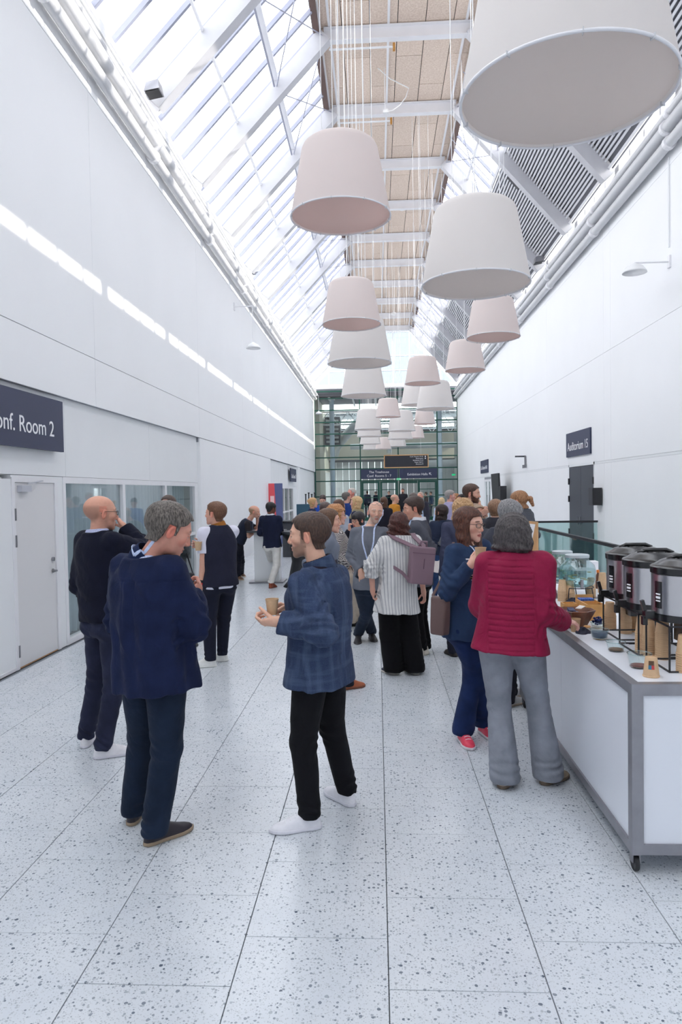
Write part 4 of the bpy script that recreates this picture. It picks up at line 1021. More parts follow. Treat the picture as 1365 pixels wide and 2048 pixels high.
for lo, hi in (((-.11, .2, 0), (-.012, .3, .008)), ((-.11, .2, .008), (-.012, .208, .09)), ((-.11, .292, .008), (-.012, .3, .09)), ((-.11, .208, .008), (-.102, .292, .09)), ((-.02, .208, .008), (-.012, .292, .09))):
    MB().box((x0 + lo[0], y0 + lo[1], CT + lo[2] + .0005), (x0 + hi[0], y0 + hi[1], CT + hi[2])).build('side_board', M_BAM, e)
# glass bowls
M_GREY = mat('blue_grey', srgb(74, 88, 108), .7)
def gbowl(px, py, R, H, lb, fillm=None, fillh=.6, nm='glass_bowl'):
    p = atZ(px, py, CT); x, y = p[0], p[1] + R * .7
    e = root(nm, (x, y, CT), label=lb, cat='bowl')
    MB().lathe([(.001, .002), (R * .68, .002), (R * .8, .01), (R * .96, H * .9), (R, H), (R * .97, H), (R * .92, H * .9), (R * .76, .014), (.001, .010)], (x, y, CT), 32, capb=False, capt=False).build('bowl_glass', M_GLASSC, e, smooth=True)
    MB().tube([(x + R * .985 * math.cos(t * PI / 12), y + R * .985 * math.sin(t * PI / 12), CT + H) for t in range(24)], .0025, 6, closed=True).build('bowl_rim', M_JAR, e, smooth=True)
    if fillm: MB().lathe([(.001, .013), (R * .73, .014), (R * (.73 + .18 * fillh), H * fillh), (.001, H * fillh * 1.1)], (x, y, CT), 24, capb=False, capt=False).build('filling', fillm, e, smooth=True, autosm=40)
    return x, y
gx_, gy_ = gbowl(1204, 1281, .058, .062, 'glass bowl filled with dark blue grey packets', M_GREY, .75)
gbowl(1237, 1305, .055, .055, 'glass bowl with a thin brown layer at its bottom', mat('brown_rest', srgb(120, 92, 70), .6), .16)
gbowl(1286, 1339, .062, .075, 'tall clear glass bowl with reddish brown dregs behind the printed cup', mat('red_rest', srgb(128, 70, 62), .6), .14)
rnd = random.Random(8)
gx2, gy2 = gbowl(1200, 1258, .05, .04, 'shallow glass dish heaped with dark blue wrapped sweets')
for k in range(14):
    a = rnd.uniform(0, 6.28); r = rnd.uniform(0, .034); z = CT + .025 + rnd.random() * .045
    x, y = gx2 + r * math.cos(a), gy2 + r * math.sin(a)
    s = root('wrapped_sweet', (x, y, z), label='dark blue wrapped sweet heaped in the shallow glass dish', cat='sweet', group='blue wrapped sweets in the glass dish')
    MB().lathe([(.002, -.018), (.007, -.014), (.003, -.009), (.009, -.005), (.009, .005), (.003, .009), (.007, .014), (.002, .018)], (x, y, z), 8, axis='x' if k % 2 else 'y').build('wrapper', mat('sweet_blue', srgb(38, 56, 120), .35) if 'sweet_blue' not in bpy.data.materials else bpy.data.materials['sweet_blue'], s)
# dark napkins and biscuit
p = atZ(1176, 1268, CT); e = root('napkin', (p[0], p[1], CT), label='crumpled dark navy napkin by the counter edge', cat='napkin')
def crumple(b, x, y, z, rx, ry, h, seed, n=14, mm=9):
    rnd = random.Random(seed); ph = [rnd.uniform(0, 6.28) for _ in range(6)]
    vs_ = [(x, y, z + h)]
    for i in range(1, mm + 1):
        t = i / mm
        for k in range(n * 2):
            a = PI * k / n; w = 1 + .16 * math.sin(3 * a + ph[0]) + .1 * math.sin(5 * a + ph[1] + 3 * t)
            vs_.append((x + rx * t * w * math.cos(a), y + ry * t * w * math.sin(a), z + .001 + h * (1 - t ** 2) * (1 + .4 * math.sin(4 * a + ph[2] + 5 * t))))
    m_ = n * 2; fs = [(0, 1 + k, 1 + (k + 1) % m_) for k in range(m_)]
    for i in range(mm - 1):
        for k in range(m_): fs.append((1 + i * m_ + k, 1 + (i + 1) * m_ + k, 1 + (i + 1) * m_ + (k + 1) % m_, 1 + i * m_ + (k + 1) % m_))
    return b.add(vs_, fs)
crumple(MB(), p[0] - .02, p[1] + .03, CT, .055, .05, .03, 4).build('cloth', mat('napkin_navy', srgb(34, 36, 54), .8), e, smooth=True)
p2 = atZ(1175, 1256, CT + .03); e = root('biscuit', (p2[0], p2[1], CT + .03), label='small tan biscuit on the dark napkin beside the paper cup', cat='biscuit')
MB().lathe([(.020, 0), (.022, .003), (.022, .008), (.019, .011)], (p2[0], p2[1], CT + .034), 16).build('biscuit_body', mat('biscuit_tan', srgb(200, 150, 98), .8), e, smooth=True)
p = atZ(1150, 1207, CT); e = root('napkin', (p[0], p[1], CT), label='small crumpled dark cloth in front of the rear glass dispenser', cat='napkin')
crumple(MB(), p[0], p[1] + .05, CT, .08, .06, .03, 9).build('cloth', bpy.data.materials['napkin_navy'], e, smooth=True)
# framed sign on the counter
Yp = 5.75
a = atY(1060, 1043, Yp); b = atY(1072, 1101, Yp)
e = root('framed_sign', (a[0], Yp, CT), label='white notice in a light wooden frame standing on a black post', cat='sign')
x0, x1, z0, z1 = a[0], b[0] + .004, b[2], a[2]
cxs, dy = (x0 + x1) / 2, .09
MB().hexa([(x0, Yp + .09, z0), (x1 - .012, Yp - .09, z0), (x1, Yp - .085, z0), (x0 + .012, Yp + .095, z0), (x0, Yp + .09, z1), (x1 - .012, Yp - .09, z1), (x1, Yp - .085, z1), (x0 + .012, Yp + .095, z1)]).build('frame', M_OAK, e)
MB().hexa([(x0 + .001, Yp + .08, z0 + .02), (x1 - .014, Yp - .07, z0 + .02), (x1 - .012, Yp - .07, z0 + .02), (x0 + .003, Yp + .08, z0 + .02), (x0 - .001, Yp + .08, z1 - .02), (x1 - .016, Yp - .07, z1 - .02), (x1 - .012, Yp - .07, z1 - .02), (x0 + .003, Yp + .08, z1 - .02)]).build('notice', M_TEXT, e)
MB().bar((cxs, Yp, CT), (cxs, Yp, z0), .012, .012, (0, 1, 0)).build('post', M_BLACK, e); MB().lathe([(.06, 0), (.06, .008)], (cxs, Yp, CT), 20).build('foot', M_BLACK, e)
# small white packages and amber bottle behind the front urn
p = atZ(1199, 1178, CT); e = root('bottle', (p[0], p[1], CT), label='brown bottle with an orange cap behind the glass dispenser', cat='bottle')
MB().lathe([(.022, 0), (.024, .004), (.024, .11), (.012, .14), (.011, .15)], (p[0], p[1] + .03, CT), 18).build('bottle_body', mat('amber', srgb(96, 60, 44), .3), e, smooth=True)
MB().lathe([(.014, .15), (.014, .175)], (p[0], p[1] + .03, CT), 14).build('cap', mat('orange_cap', srgb(226, 130, 60), .4), e)
p = atZ(1196, 1165, CT); e = root('carton', (p[0], p[1], CT), label='white carton standing behind the brown bottle', cat='carton')
MB().box((p[0] - .05, p[1] + .1, CT), (p[0] + .04, p[1] + .2, CT + .2)).build('carton_body', M_TEXT, e)

# ------------------------------------------------------------ left background: high table, roll-up banner, bags, monitor
e = root('high_table', (-1.75, 13.9, 0), label='high table with a stretched black cloth and pale top behind the man in white trousers', cat='table')
tx, ty = -1.50, 13.95
MB().lathe([(.40, 0), (.30, .12), (.22, .5), (.27, .85), (.40, 1.02), (.42, 1.07)], (tx, ty, 0), 36).build('tablecloth', M_BLACK, e, smooth=True)
MB().lathe([(.42, 1.07), (.43, 1.08), (.43, 1.10), (.42, 1.105)], (tx, ty, 0), 36).build('table_top', M_DARK, e)
e = root('high_table', (-2.75, 14.75, 0), label='white topped high table the man in the quilted vest leans on', cat='table')
q0 = atY(498, 1066, 14.6); 
MB().box((q0[0], 14.35, 1.055), (q0[0] + .75, 15.05, 1.085)).build('table_top', M_DARK, e)
MB().box((q0[0] + .12, 14.5, .03), (q0[0] + .63, 14.9, 1.055)).build('pedestal', M_WHITE, e)
MB().box((q0[0] + .02, 14.4, 0), (q0[0] + .73, 15.0, .03)).build('foot_plate', M_METAL, e)
def bag(px, py, lb, s):
    p = atZ(px, py); e = root('bag', (p[0], p[1], 0), label=lb, cat='bag')
    crumple(MB(), p[0], p[1] + .15, 0, .22 * s, .16 * s, .2 * s, px).build('bag_body', M_BLACK, e, smooth=True)
    MB().tube([(p[0] - .1 * s, p[1] + .12, .17 * s), (p[0], p[1] + .1, .26 * s), (p[0] + .1 * s, p[1] + .12, .17 * s)], .012, 6).build('handle', M_BLACK, e, smooth=True)
bag(527, 1110, 'slumped black bag on the floor beyond the brown boots', 1.0)
bag(532, 1140, 'low black bag on the floor beside the brown boots', 1.0)
Yb = 24.6
a = atY(537, 967, Yb); b = atY(567, 1060, Yb)
e = root('roll_up_banner', (a[0], Yb, 0), label='roll up banner in red and navy standing by the left wall', cat='banner')
ax, bx_ = a[0], b[0]
M_RED = mat('banner_red', srgb(226, 84, 92), .5); M_BNAVY = mat('banner_navy', srgb(88, 98, 140), .5)
mid = ax + (bx_ - ax) * .42
MB().hexa([(ax, Yb, .06), (ax + .3, Yb, .06), (ax + .3, Yb + .01, .06), (ax, Yb + .01, .06), (ax, Yb, a[2]), (mid, Yb, a[2]), (mid, Yb + .01, a[2]), (ax, Yb + .01, a[2])]).build('banner_cloth', M_RED, e)
MB().hexa([(ax + .301, Yb, .06), (bx_, Yb, .06), (bx_, Yb + .01, .06), (ax + .301, Yb + .01, .06), (mid + .001, Yb, a[2]), (bx_, Yb, a[2]), (bx_, Yb + .01, a[2]), (mid + .001, Yb + .01, a[2])]).build('banner_cloth', M_BNAVY, e)
MB().box((ax - .02, Yb - .08, 0), (bx_ + .02, Yb + .1, .06)).build('base', M_METAL, e)
for z0_, z1_ in ((1.35, 1.75), (1.0, 1.22)): MB().box((ax + .06, Yb - .004, z0_), (ax + .2, Yb - .001, z1_)).build('print_block', mat('banner_pale', srgb(244, 206, 206), .6) if 'banner_pale' not in bpy.data.materials else bpy.data.materials['banner_pale'], e)
# bar counter with teal screens and monitor at the left background
e = root('bar_counter', (-2.9, 22, 0), label='dark bar counter along the left wall behind the black high table', cat='counter')
a = atY(563, 1042, 20.5); b = atY(642, 1012, 20.5)
MB().box((-2.75, 20.2, 0), (-1.75, 21.0, 1.0)).build('counter_body', M_DARK, e); MB().box((-2.8, 20.15, 1.0), (-1.7, 21.05, 1.04)).build('counter_top', M_BLACK, e)
e = root('desk_screen', (-1.9, 24, 0), label='dark teal partition desk behind the blond woman in navy', cat='desk')
MB().box((-3.0, 26.0, 0), (-2.1, 26.1, 1.42)).box((-3.0, 26.1, .9), (-2.1, 26.7, .95)).build('desk_panel', mat('teal_panel', srgb(44, 84, 104), .5), e)
for k, px in enumerate((612, 618, 624, 630)):
    p = atY(px, 995, 30.0); z1 = atY(px, 988 - (k % 2) * 3, 30)[2]
    s = root('queue_post', (p[0], 30, 0), label='slim black post by the far left wall', cat='post', group='slim black posts at the far left')
    MB().lathe([(.05, 0), (.05, .02), (.025, .04), (.025, z1 - .05), (.04, z1 - .04), (.04, z1)], (p[0], 30, 0), 14).build('post_body', M_BLACK, s, smooth=True, autosm=40)
# ------------------------------------------------------------ signed distance modelling (for bodies, hair and clothes)
f32 = np.float32
def V3(*a): return np.array(a, float)
def nrm(v): v = np.asarray(v, float); return v / (np.linalg.norm(v) + 1e-9)
def smin(a, b, k):
    if k <= 0: return np.minimum(a, b)
    h = np.clip(.5 + .5 * (b - a) / k, 0, 1)
    return b + (a - b) * h - k * h * (1 - h)
def smax(a, b, k): return -smin(-a, -b, k)
def d_cap(x, y, z, a, b, ra, rb):
    d = b - a; L2 = float(d @ d) + 1e-9
    px, py, pz = x - f32(a[0]), y - f32(a[1]), z - f32(a[2])
    t = np.clip((px * f32(d[0]) + py * f32(d[1]) + pz * f32(d[2])) / f32(L2), 0, 1)
    qx, qy, qz = px - t * f32(d[0]), py - t * f32(d[1]), pz - t * f32(d[2])
    return np.sqrt(qx * qx + qy * qy + qz * qz) - (f32(ra) + t * f32(rb - ra))
def d_ell(x, y, z, c, r):
    px, py, pz = (x - f32(c[0])), (y - f32(c[1])), (z - f32(c[2]))
    k0 = np.sqrt((px / f32(r[0])) ** 2 + (py / f32(r[1])) ** 2 + (pz / f32(r[2])) ** 2)
    k1 = np.sqrt((px / f32(r[0] ** 2)) ** 2 + (py / f32(r[1] ** 2)) ** 2 + (pz / f32(r[2] ** 2)) ** 2) + f32(1e-6)
    return k0 * (k0 - 1) / k1
def d_poly(u, v, P):
    """signed distance to a polygon in the (u, v) plane, negative inside"""
    d = None; s = None; n = len(P)
    for i in range(n):
        ax, ay = P[i]; bx, by = P[i - 1]
        ex, ey = bx - ax, by - ay
        wx, wy = u - f32(ax), v - f32(ay)
        t = np.clip((wx * f32(ex) + wy * f32(ey)) / f32(ex * ex + ey * ey + 1e-12), 0, 1)
        dd = (wx - t * f32(ex)) ** 2 + (wy - t * f32(ey)) ** 2
        c1 = v >= ay; c2 = v < by; c3 = (ex * wy) > (ey * wx)
        flip = (c1 & c2 & c3) | (~c1 & ~c2 & ~c3)
        d = dd if d is None else np.minimum(d, dd)
        s = flip if s is None else (s ^ flip)
    d = np.sqrt(d)
    return np.where(s, -d, d)

class Sdf:
    def __init__(s): s.ops = []; s.disp = []
    def op(s, lo, hi, fn, k=0.0, mode='u'): s.ops.append((np.array(lo, float), np.array(hi, float), fn, k, mode)); return s
    def cap(s, a, b, ra, rb, k=.02, mode='u'):
        a, b = np.array(a, float), np.array(b, float); r = max(ra, rb)
        return s.op(np.minimum(a, b) - r, np.maximum(a, b) + r, lambda x, y, z: d_cap(x, y, z, a, b, ra, rb), k, mode)
    def ell(s, c, r, R=None, k=.02, mode='u'):
        c = np.array(c, float); rm = max(r)
        if R is None: return s.op(c - np.array(r), c + np.array(r), lambda x, y, z: d_ell(x, y, z, c, r), k, mode)
        def fn(x, y, z):
            px, py, pz = x - f32(c[0]), y - f32(c[1]), z - f32(c[2])
            q = [px * f32(R[0, i]) + py * f32(R[1, i]) + pz * f32(R[2, i]) for i in range(3)]
            return d_ell(q[0], q[1], q[2], (0, 0, 0), r)
        return s.op(c - rm, c + rm, fn, k, mode)
    def loft(s, st, u, k=.02, n=2.4, mode='u', capk=.012):
        """st: list of (centre, ru, rv); u: side direction"""
        C = np.array([q[0] for q in st], float); ru = np.array([q[1] for q in st]); rv = np.array([q[2] for q in st])
        w = nrm(C[-1] - C[0]); u = np.asarray(u, float); u = nrm(u - w * (u @ w)); v = np.cross(w, u)
        T = (C - C[0]) @ w; CU = (C - C[0]) @ u; CV = (C - C[0]) @ v
        # densify with smooth interpolation
        tt = np.linspace(T[0], T[-1], 60)
        def sm(Q):
            q = np.interp(tt, T, Q); kk = np.ones(7) / 7; qq = np.convolve(np.pad(q, 3, mode='edge'), kk, 'valid'); return qq
        CUi, CVi, RUi, RVi = sm(CU), sm(CV), sm(ru), sm(rv)
        def fn(x, y, z):
            px, py, pz = x - f32(C[0, 0]), y - f32(C[0, 1]), z - f32(C[0, 2])
            t = px * f32(w[0]) + py * f32(w[1]) + pz * f32(w[2])
            a = px * f32(u[0]) + py * f32(u[1]) + pz * f32(u[2]); b = px * f32(v[0]) + py * f32(v[1]) + pz * f32(v[2])
            cu = np.interp(t, tt, CUi).astype(f32); cv = np.interp(t, tt, CVi).astype(f32); r1 = np.interp(t, tt, RUi).astype(f32); r2 = np.interp(t, tt, RVi).astype(f32)
            q = (np.abs((a - cu) / r1) ** f32(n) + np.abs((b - cv) / r2) ** f32(n)) ** f32(1 / n)
            d = (q - 1) * np.minimum(r1, r2)
            return smax(smax(d, -t, capk), t - f32(T[-1]), capk)
        R = max(ru.max(), rv.max())
        return s.op(C.min(0) - R, C.max(0) + R, fn, k, mode)
    def mesh(s, res, fine=(), pad=.012):
        lo = np.min([o[0] for o in s.ops if o[4] == 'u'], 0) - pad - res; hi = np.max([o[1] for o in s.ops if o[4] == 'u'], 0) + pad + res
        ax = []
        for i in range(3):
            iv = [(f[0][i], f[1][i], f[2]) for f in fine]; c = [lo[i]]
            while c[-1] < hi[i]:
                p = c[-1]; r = res
                for a, b, q in iv:
                    if a - res <= p <= b: r = min(r, q)
                c.append(p + r)
            ax.append(np.array(c, f32))
        xs, ys, zs = ax
        D = np.full((len(xs), len(ys), len(zs)), .15, f32)
        for lo_, hi_, fn, k, mode in s.ops:
            m_ = k + 2.2 * res
            I = [(max(0, np.searchsorted(ax[i], lo_[i] - m_) - 1), np.searchsorted(ax[i], hi_[i] + m_) + 1) for i in range(3)]
            sl = tuple(slice(a, b) for a, b in I)
            if any(a >= b for a, b in I): continue
            X = xs[sl[0]][:, None, None]; Y = ys[sl[1]][None, :, None]; Z = zs[sl[2]][None, None, :]
            d = fn(X, Y, Z).astype(f32)
            if mode == 'u': D[sl] = smin(D[sl], d, f32(k))
            elif mode == 's': D[sl] = smax(D[sl], -d, f32(k))
            elif mode == 'i': D[sl] = smax(D[sl], d, f32(k))
        if s.disp:
            idx = np.nonzero(np.abs(D) < .035)
            x, y, z = xs[idx[0]], ys[idx[1]], zs[idx[2]]; dv = D[idx]
            for fn in s.disp: dv = dv - fn(x, y, z)
            D[idx] = dv
        return surfnet(D, xs, ys, zs)

def surfnet(D, xs, ys, zs):
    S = D < 0
    c = np.zeros(tuple(n - 1 for n in D.shape), np.uint8)
    for i in (0, 1):
        for j in (0, 1):
            for k in (0, 1): c += S[i:S.shape[0] - 1 + i, j:S.shape[1] - 1 + j, k:S.shape[2] - 1 + k]
    act = (c > 0) & (c < 8); ii, jj, kk = np.nonzero(act); n = len(ii)
    idx = np.full(c.shape, -1, np.int32); idx[ii, jj, kk] = np.arange(n)
    cor = [(i, j, k) for i in (0, 1) for j in (0, 1) for k in (0, 1)]
    dv = [D[ii + a[0], jj + a[1], kk + a[2]] for a in cor]
    pos = np.zeros((n, 3), np.float64); cnt = np.zeros(n)
    for a in range(8):
        for b in range(a + 1, 8):
            df = [cor[b][q] - cor[a][q] for q in range(3)]
            if sum(map(abs, df)) != 1: continue
            da, db = dv[a], dv[b]; m_ = (da < 0) != (db < 0)
            t = np.where(m_, da / np.where(m_, da - db, 1), 0)
            for q in range(3): pos[:, q] += np.where(m_, cor[a][q] + t * df[q], 0)
            cnt += m_
    pos /= cnt[:, None]
    V = np.empty((n, 3))
    for q, (arr, base) in enumerate(((xs, ii), (ys, jj), (zs, kk))):
        V[:, q] = arr[base] + pos[:, q] * (arr[base + 1] - arr[base])
    F = []
    for ax in range(3):
        o1, o2 = (ax + 1) % 3, (ax + 2) % 3
        A = [slice(None)] * 3; B = [slice(None)] * 3
        A[ax] = slice(0, -1); B[ax] = slice(1, None)
        for o in (o1, o2): A[o] = slice(1, -1); B[o] = slice(1, -1)
        sa, sb = S[tuple(A)], S[tuple(B)]
        e = np.nonzero(sa != sb); sg = sa[e]
        p = [None] * 3; p[ax] = e[ax]; p[o1] = e[o1] + 1; p[o2] = e[o2] + 1
        def cell(d1, d2):
            q = [p[0], p[1], p[2]]; q[o1] = q[o1] - d1; q[o2] = q[o2] - d2
            return idx[q[0], q[1], q[2]]
        quad = np.stack([cell(1, 1), cell(0, 1), cell(0, 0), cell(1, 0)], 1)
        quad[~sg] = quad[~sg][:, ::-1]
        F.append(quad)
    return V, np.concatenate(F)

def np_mesh(name, V, F, m_, parent, col=None, uv=None, **kw):
    o_ = np.array(WORLDLOC.get(parent, (0, 0, 0)))
    me = bpy.data.meshes.new(name)
    me.vertices.add(len(V)); me.vertices.foreach_set('co', (V - o_).astype(f32).ravel())
    me.loops.add(F.size); me.loops.foreach_set('vertex_index', F.astype(np.int32).ravel())
    me.polygons.add(len(F)); me.polygons.foreach_set('loop_start', np.arange(0, F.size, F.shape[1], dtype=np.int32))
    me.polygons.foreach_set('use_smooth', np.ones(len(F), bool))
    me.update(calc_edges=True)
    if col is not None:
        a = me.color_attributes.new('col', 'FLOAT_COLOR', 'POINT'); a.data.foreach_set('color', col.astype(f32).ravel())
    if uv is not None:
        a = me.attributes.new('pc', 'FLOAT_VECTOR', 'POINT'); a.data.foreach_set('vector', uv.astype(f32).ravel())
    me.materials.append(m_)
    ob = bpy.data.objects.new(name, me); COL.objects.link(ob); ob.parent = parent
    WORLDLOC[ob] = tuple(o_)
    return tag(ob, **kw)

def wrinkle(seed, amp, lam=.10, hor=1.0):
    rnd = np.random.RandomState(seed); K = rnd.randn(5, 3); K[:, 2] *= hor; K /= np.linalg.norm(K, axis=1)[:, None]; ph = rnd.rand(8) * 6.28
    w = 2 * PI / lam
    def fn(x, y, z):
        a = np.sin(w * (K[0, 0] * x + K[0, 1] * y + K[0, 2] * z) + ph[0] + 1.7 * np.sin(w * .5 * (K[1, 0] * x + K[1, 1] * y + K[1, 2] * z) + ph[1]))
        b = np.sin(w * 1.9 * (K[2, 0] * x + K[2, 1] * y + K[2, 2] * z) + ph[2] + 2.0 * np.sin(w * .7 * (K[3, 0] * x + K[3, 1] * y + K[3, 2] * z) + ph[3]))
        return amp * (.7 * a + .35 * b * np.abs(a))
    return fn
def folds(a, b, t0, amp, n=5, seed=0, spread=.2):
    """creases around the limb a-b, strongest near fraction t0"""
    a, b = np.array(a, float), np.array(b, float); d = b - a; L = np.linalg.norm(d); w = d / L
    u = nrm(np.cross(w, (.3, .8, .2))); v = np.cross(w, u); rnd = np.random.RandomState(seed); ph = rnd.rand(4) * 6.28
    def fn(x, y, z):
        px, py, pz = x - a[0], y - a[1], z - a[2]
        t = (px * w[0] + py * w[1] + pz * w[2]) / L
        cu = px * u[0] + py * u[1] + pz * u[2]; cv = px * v[0] + py * v[1] + pz * v[2]
        r2 = cu * cu + cv * cv; an = np.arctan2(cv, cu)
        g = np.exp(-((t - t0) / spread) ** 2) * (r2 < .16 ** 2) * (t > -.3) * (t < 1.3)
        return amp * g * (.45 + .55 * np.sin(an + ph[3] + 2 * t)) * np.sin(2 * PI * n * t * .8 + ph[0] + 2.6 * np.sin(an + ph[1]) + 1.4 * np.sin(2 * an + ph[2] + 9 * t))
    return fn
# ------------------------------------------------------------ people: materials
def skin_mat():
    M = bpy.data.materials.new('skin'); M.use_nodes = True
    nt = M.node_tree; N = nt.nodes; L = nt.links; p = N['Principled BSDF']
    a = N.new('ShaderNodeAttribute'); a.attribute_name = 'col'
    tc = N.new('ShaderNodeTexCoord'); n = N.new('ShaderNodeTexNoise'); n.inputs['Scale'].default_value = 60; n.inputs['Detail'].default_value = 4
    L.new(tc.outputs['Object'], n.inputs['Vector'])
    r = N.new('ShaderNodeMapRange'); r.inputs['To Min'].default_value = .90; r.inputs['To Max'].default_value = 1.08; L.new(n.outputs['Fac'], r.inputs['Value'])
    h = N.new('ShaderNodeHueSaturation'); L.new(a.outputs['Color'], h.inputs['Color']); L.new(r.outputs[0], h.inputs['Value'])
    L.new(h.outputs[0], p.inputs['Base Color']); p.inputs['Roughness'].default_value = .5; p.inputs['Specular IOR Level'].default_value = .35
    p.inputs['Subsurface Weight'].default_value = .12; p.inputs['Subsurface Radius'].default_value = (.012, .004, .002); p.inputs['Subsurface Scale'].default_value = 1.0
    return M
M_SKIN = skin_mat()
def attr_mat(name, rough=.8):
    M = bpy.data.materials.new(name); M.use_nodes = True
    nt = M.node_tree; N = nt.nodes; L = nt.links; p = N['Principled BSDF']
    a = N.new('ShaderNodeAttribute'); a.attribute_name = 'col'; L.new(a.outputs['Color'], p.inputs['Base Color']); p.inputs['Roughness'].default_value = rough
    return M
_hair = {}
def hair_mat(c0, c1=None):
    key = (c0, c1)
    if key in _hair: return _hair[key]
    M = bpy.data.materials.new('hair'); M.use_nodes = True
    nt = M.node_tree; N = nt.nodes; L = nt.links; p = N['Principled BSDF']
    tc = N.new('ShaderNodeTexCoord'); mp = N.new('ShaderNodeMapping'); mp.inputs['Scale'].default_value = (1, 1, .22)
    L.new(tc.outputs['Object'], mp.inputs['Vector'])
    n = N.new('ShaderNodeTexNoise'); n.inputs['Scale'].default_value = 150; n.inputs['Detail'].default_value = 4; n.inputs['Distortion'].default_value = .6
    L.new(mp.outputs[0], n.inputs['Vector'])
    r = N.new('ShaderNodeValToRGB'); r.color_ramp.elements[0].position = .36; r.color_ramp.elements[1].position = .66
    r.color_ramp.elements[0].color = srgb(*c0); r.color_ramp.elements[1].color = srgb(*(c1 or [min(255, v * 1.5 + 8) for v in c0]))
    L.new(n.outputs['Fac'], r.inputs['Fac']); L.new(r.outputs['Color'], p.inputs['Base Color'])
    b = N.new('ShaderNodeBump'); b.inputs['Strength'].default_value = .7; b.inputs['Distance'].default_value = .004; L.new(n.outputs['Fac'], b.inputs['Height']); L.new(b.outputs['Normal'], p.inputs['Normal'])
    p.inputs['Roughness'].default_value = .5; p.inputs['Specular IOR Level'].default_value = .4
    _hair[key] = M; return M
_cloth = {}
def cloth(c, kind='plain', c2=None, rough=.85):
    key = (c, kind, c2)
    if key in _cloth: return _cloth[key]
    M = bpy.data.materials.new('cloth_' + kind); M.use_nodes = True
    nt = M.node_tree; N = nt.nodes; L = nt.links; p = N['Principled BSDF']
    tc = N.new('ShaderNodeTexCoord'); pc = N.new('ShaderNodeAttribute'); pc.attribute_name = 'pc'
    p.inputs['Roughness'].default_value = rough; p.inputs['Sheen Weight'].default_value = .03; p.inputs['Specular IOR Level'].default_value = .15
    n = N.new('ShaderNodeTexNoise'); n.inputs['Scale'].default_value = 9; n.inputs['Detail'].default_value = 6; L.new(tc.outputs['Object'], n.inputs['Vector'])
    r = N.new('ShaderNodeValToRGB'); r.color_ramp.elements[0].position = .3; r.color_ramp.elements[1].position = .7
    lo, hi = (.80, 1.15) if kind in ('denim', 'tweed') else (.9, 1.08)
    r.color_ramp.elements[0].color = [v * lo for v in srgb(*c)[:3]] + [1]; r.color_ramp.elements[1].color = [min(1, v * hi) for v in srgb(*c)[:3]] + [1]
    L.new(n.outputs['Fac'], r.inputs['Fac']); cur = r.outputs['Color']
    def mixin(fac, col):
        nonlocal cur
        mx = N.new('ShaderNodeMixRGB'); L.new(fac, mx.inputs[0]); L.new(cur, mx.inputs[1]); mx.inputs[2].default_value = srgb(*col); cur = mx.outputs[0]
    def mth(op, a, b=None, c_=None):
        q = N.new('ShaderNodeMath'); q.operation = op
        for i, v in enumerate((a, b, c_)):
            if v is None: continue
            if isinstance(v, (int, float)): q.inputs[i].default_value = v
            else: L.new(v, q.inputs[i])
        return q.outputs[0]
    sep = N.new('ShaderNodeSeparateXYZ'); L.new(pc.outputs['Vector'], sep.inputs[0])
    if kind == 'tweed':
        for sc, th in (((260, 260, 1400), .60), ((1400, 1400, 200), .62), ((22, 22, 3), .6), ((3, 3, 26), .6)):
            mp = N.new('ShaderNodeMapping'); mp.inputs['Scale'].default_value = [v / 10 for v in sc]; L.new(pc.outputs['Vector'], mp.inputs['Vector'])
            q = N.new('ShaderNodeTexNoise'); q.inputs['Scale'].default_value = 10; q.inputs['Detail'].default_value = 2; L.new(mp.outputs[0], q.inputs['Vector'])
            f = mth('MULTIPLY', mth('SMOOTH_MIN', mth('MAXIMUM', mth('SUBTRACT', q.outputs['Fac'], .5), 0), 1, 0), 2.2)
            mixin(f, c2)
    elif kind == 'stripe':      # vertical grey pin stripes of uneven width
        s1 = mth('SINE', mth('MULTIPLY', sep.outputs[0], 2 * PI / .030)); s2 = mth('SINE', mth('MULTIPLY', sep.outputs[0], 2 * PI / .0133))
        f = mth('MULTIPLY', mth('GREATER_THAN', mth('ADD', s1, mth('MULTIPLY', s2, .5)), .55), .75)
        mixin(f, c2)
    elif kind == 'hstripe':
        s1 = mth('SINE', mth('MULTIPLY', sep.outputs[2], 2 * PI / .036)); mixin(mth('GREATER_THAN', s1, .75), c2)
        s2 = mth('SINE', mth('ADD', mth('MULTIPLY', sep.outputs[2], 2 * PI / .036), PI)); mixin(mth('GREATER_THAN', s2, .78), (116, 124, 84))
    elif kind == 'hounds':
        zz = mth('ADD', mth('MULTIPLY', sep.outputs[2], 2 * PI / .018), mth('MULTIPLY', mth('SINE', mth('MULTIPLY', sep.outputs[0], 2 * PI / .018)), 1.8))
        mixin(mth('GREATER_THAN', mth('SINE', zz), .0), c2)
    elif kind == 'check':
        s1 = mth('SINE', mth('MULTIPLY', sep.outputs[0], 2 * PI / .012)); s2 = mth('SINE', mth('MULTIPLY', sep.outputs[2], 2 * PI / .012))
        mixin(mth('MULTIPLY', mth('GREATER_THAN', mth('MAXIMUM', s1, s2), .5), .6), c2)
    elif kind == 'denim':
        q = N.new('ShaderNodeTexNoise'); q.inputs['Scale'].default_value = 5; q.inputs['Detail'].default_value = 3; L.new(tc.outputs['Object'], q.inputs['Vector'])
        mixin(mth('MULTIPLY', mth('MAXIMUM', mth('SUBTRACT', q.outputs['Fac'], .5), 0), 1.2), c2 or [min(255, v * 1.3 + 12) for v in c])
    L.new(cur, p.inputs['Base Color'])
    w = N.new('ShaderNodeTexNoise'); w.inputs['Scale'].default_value = 420 if kind != 'knit' else 220; w.inputs['Detail'].default_value = 2; L.new(tc.outputs['Object'], w.inputs['Vector'])
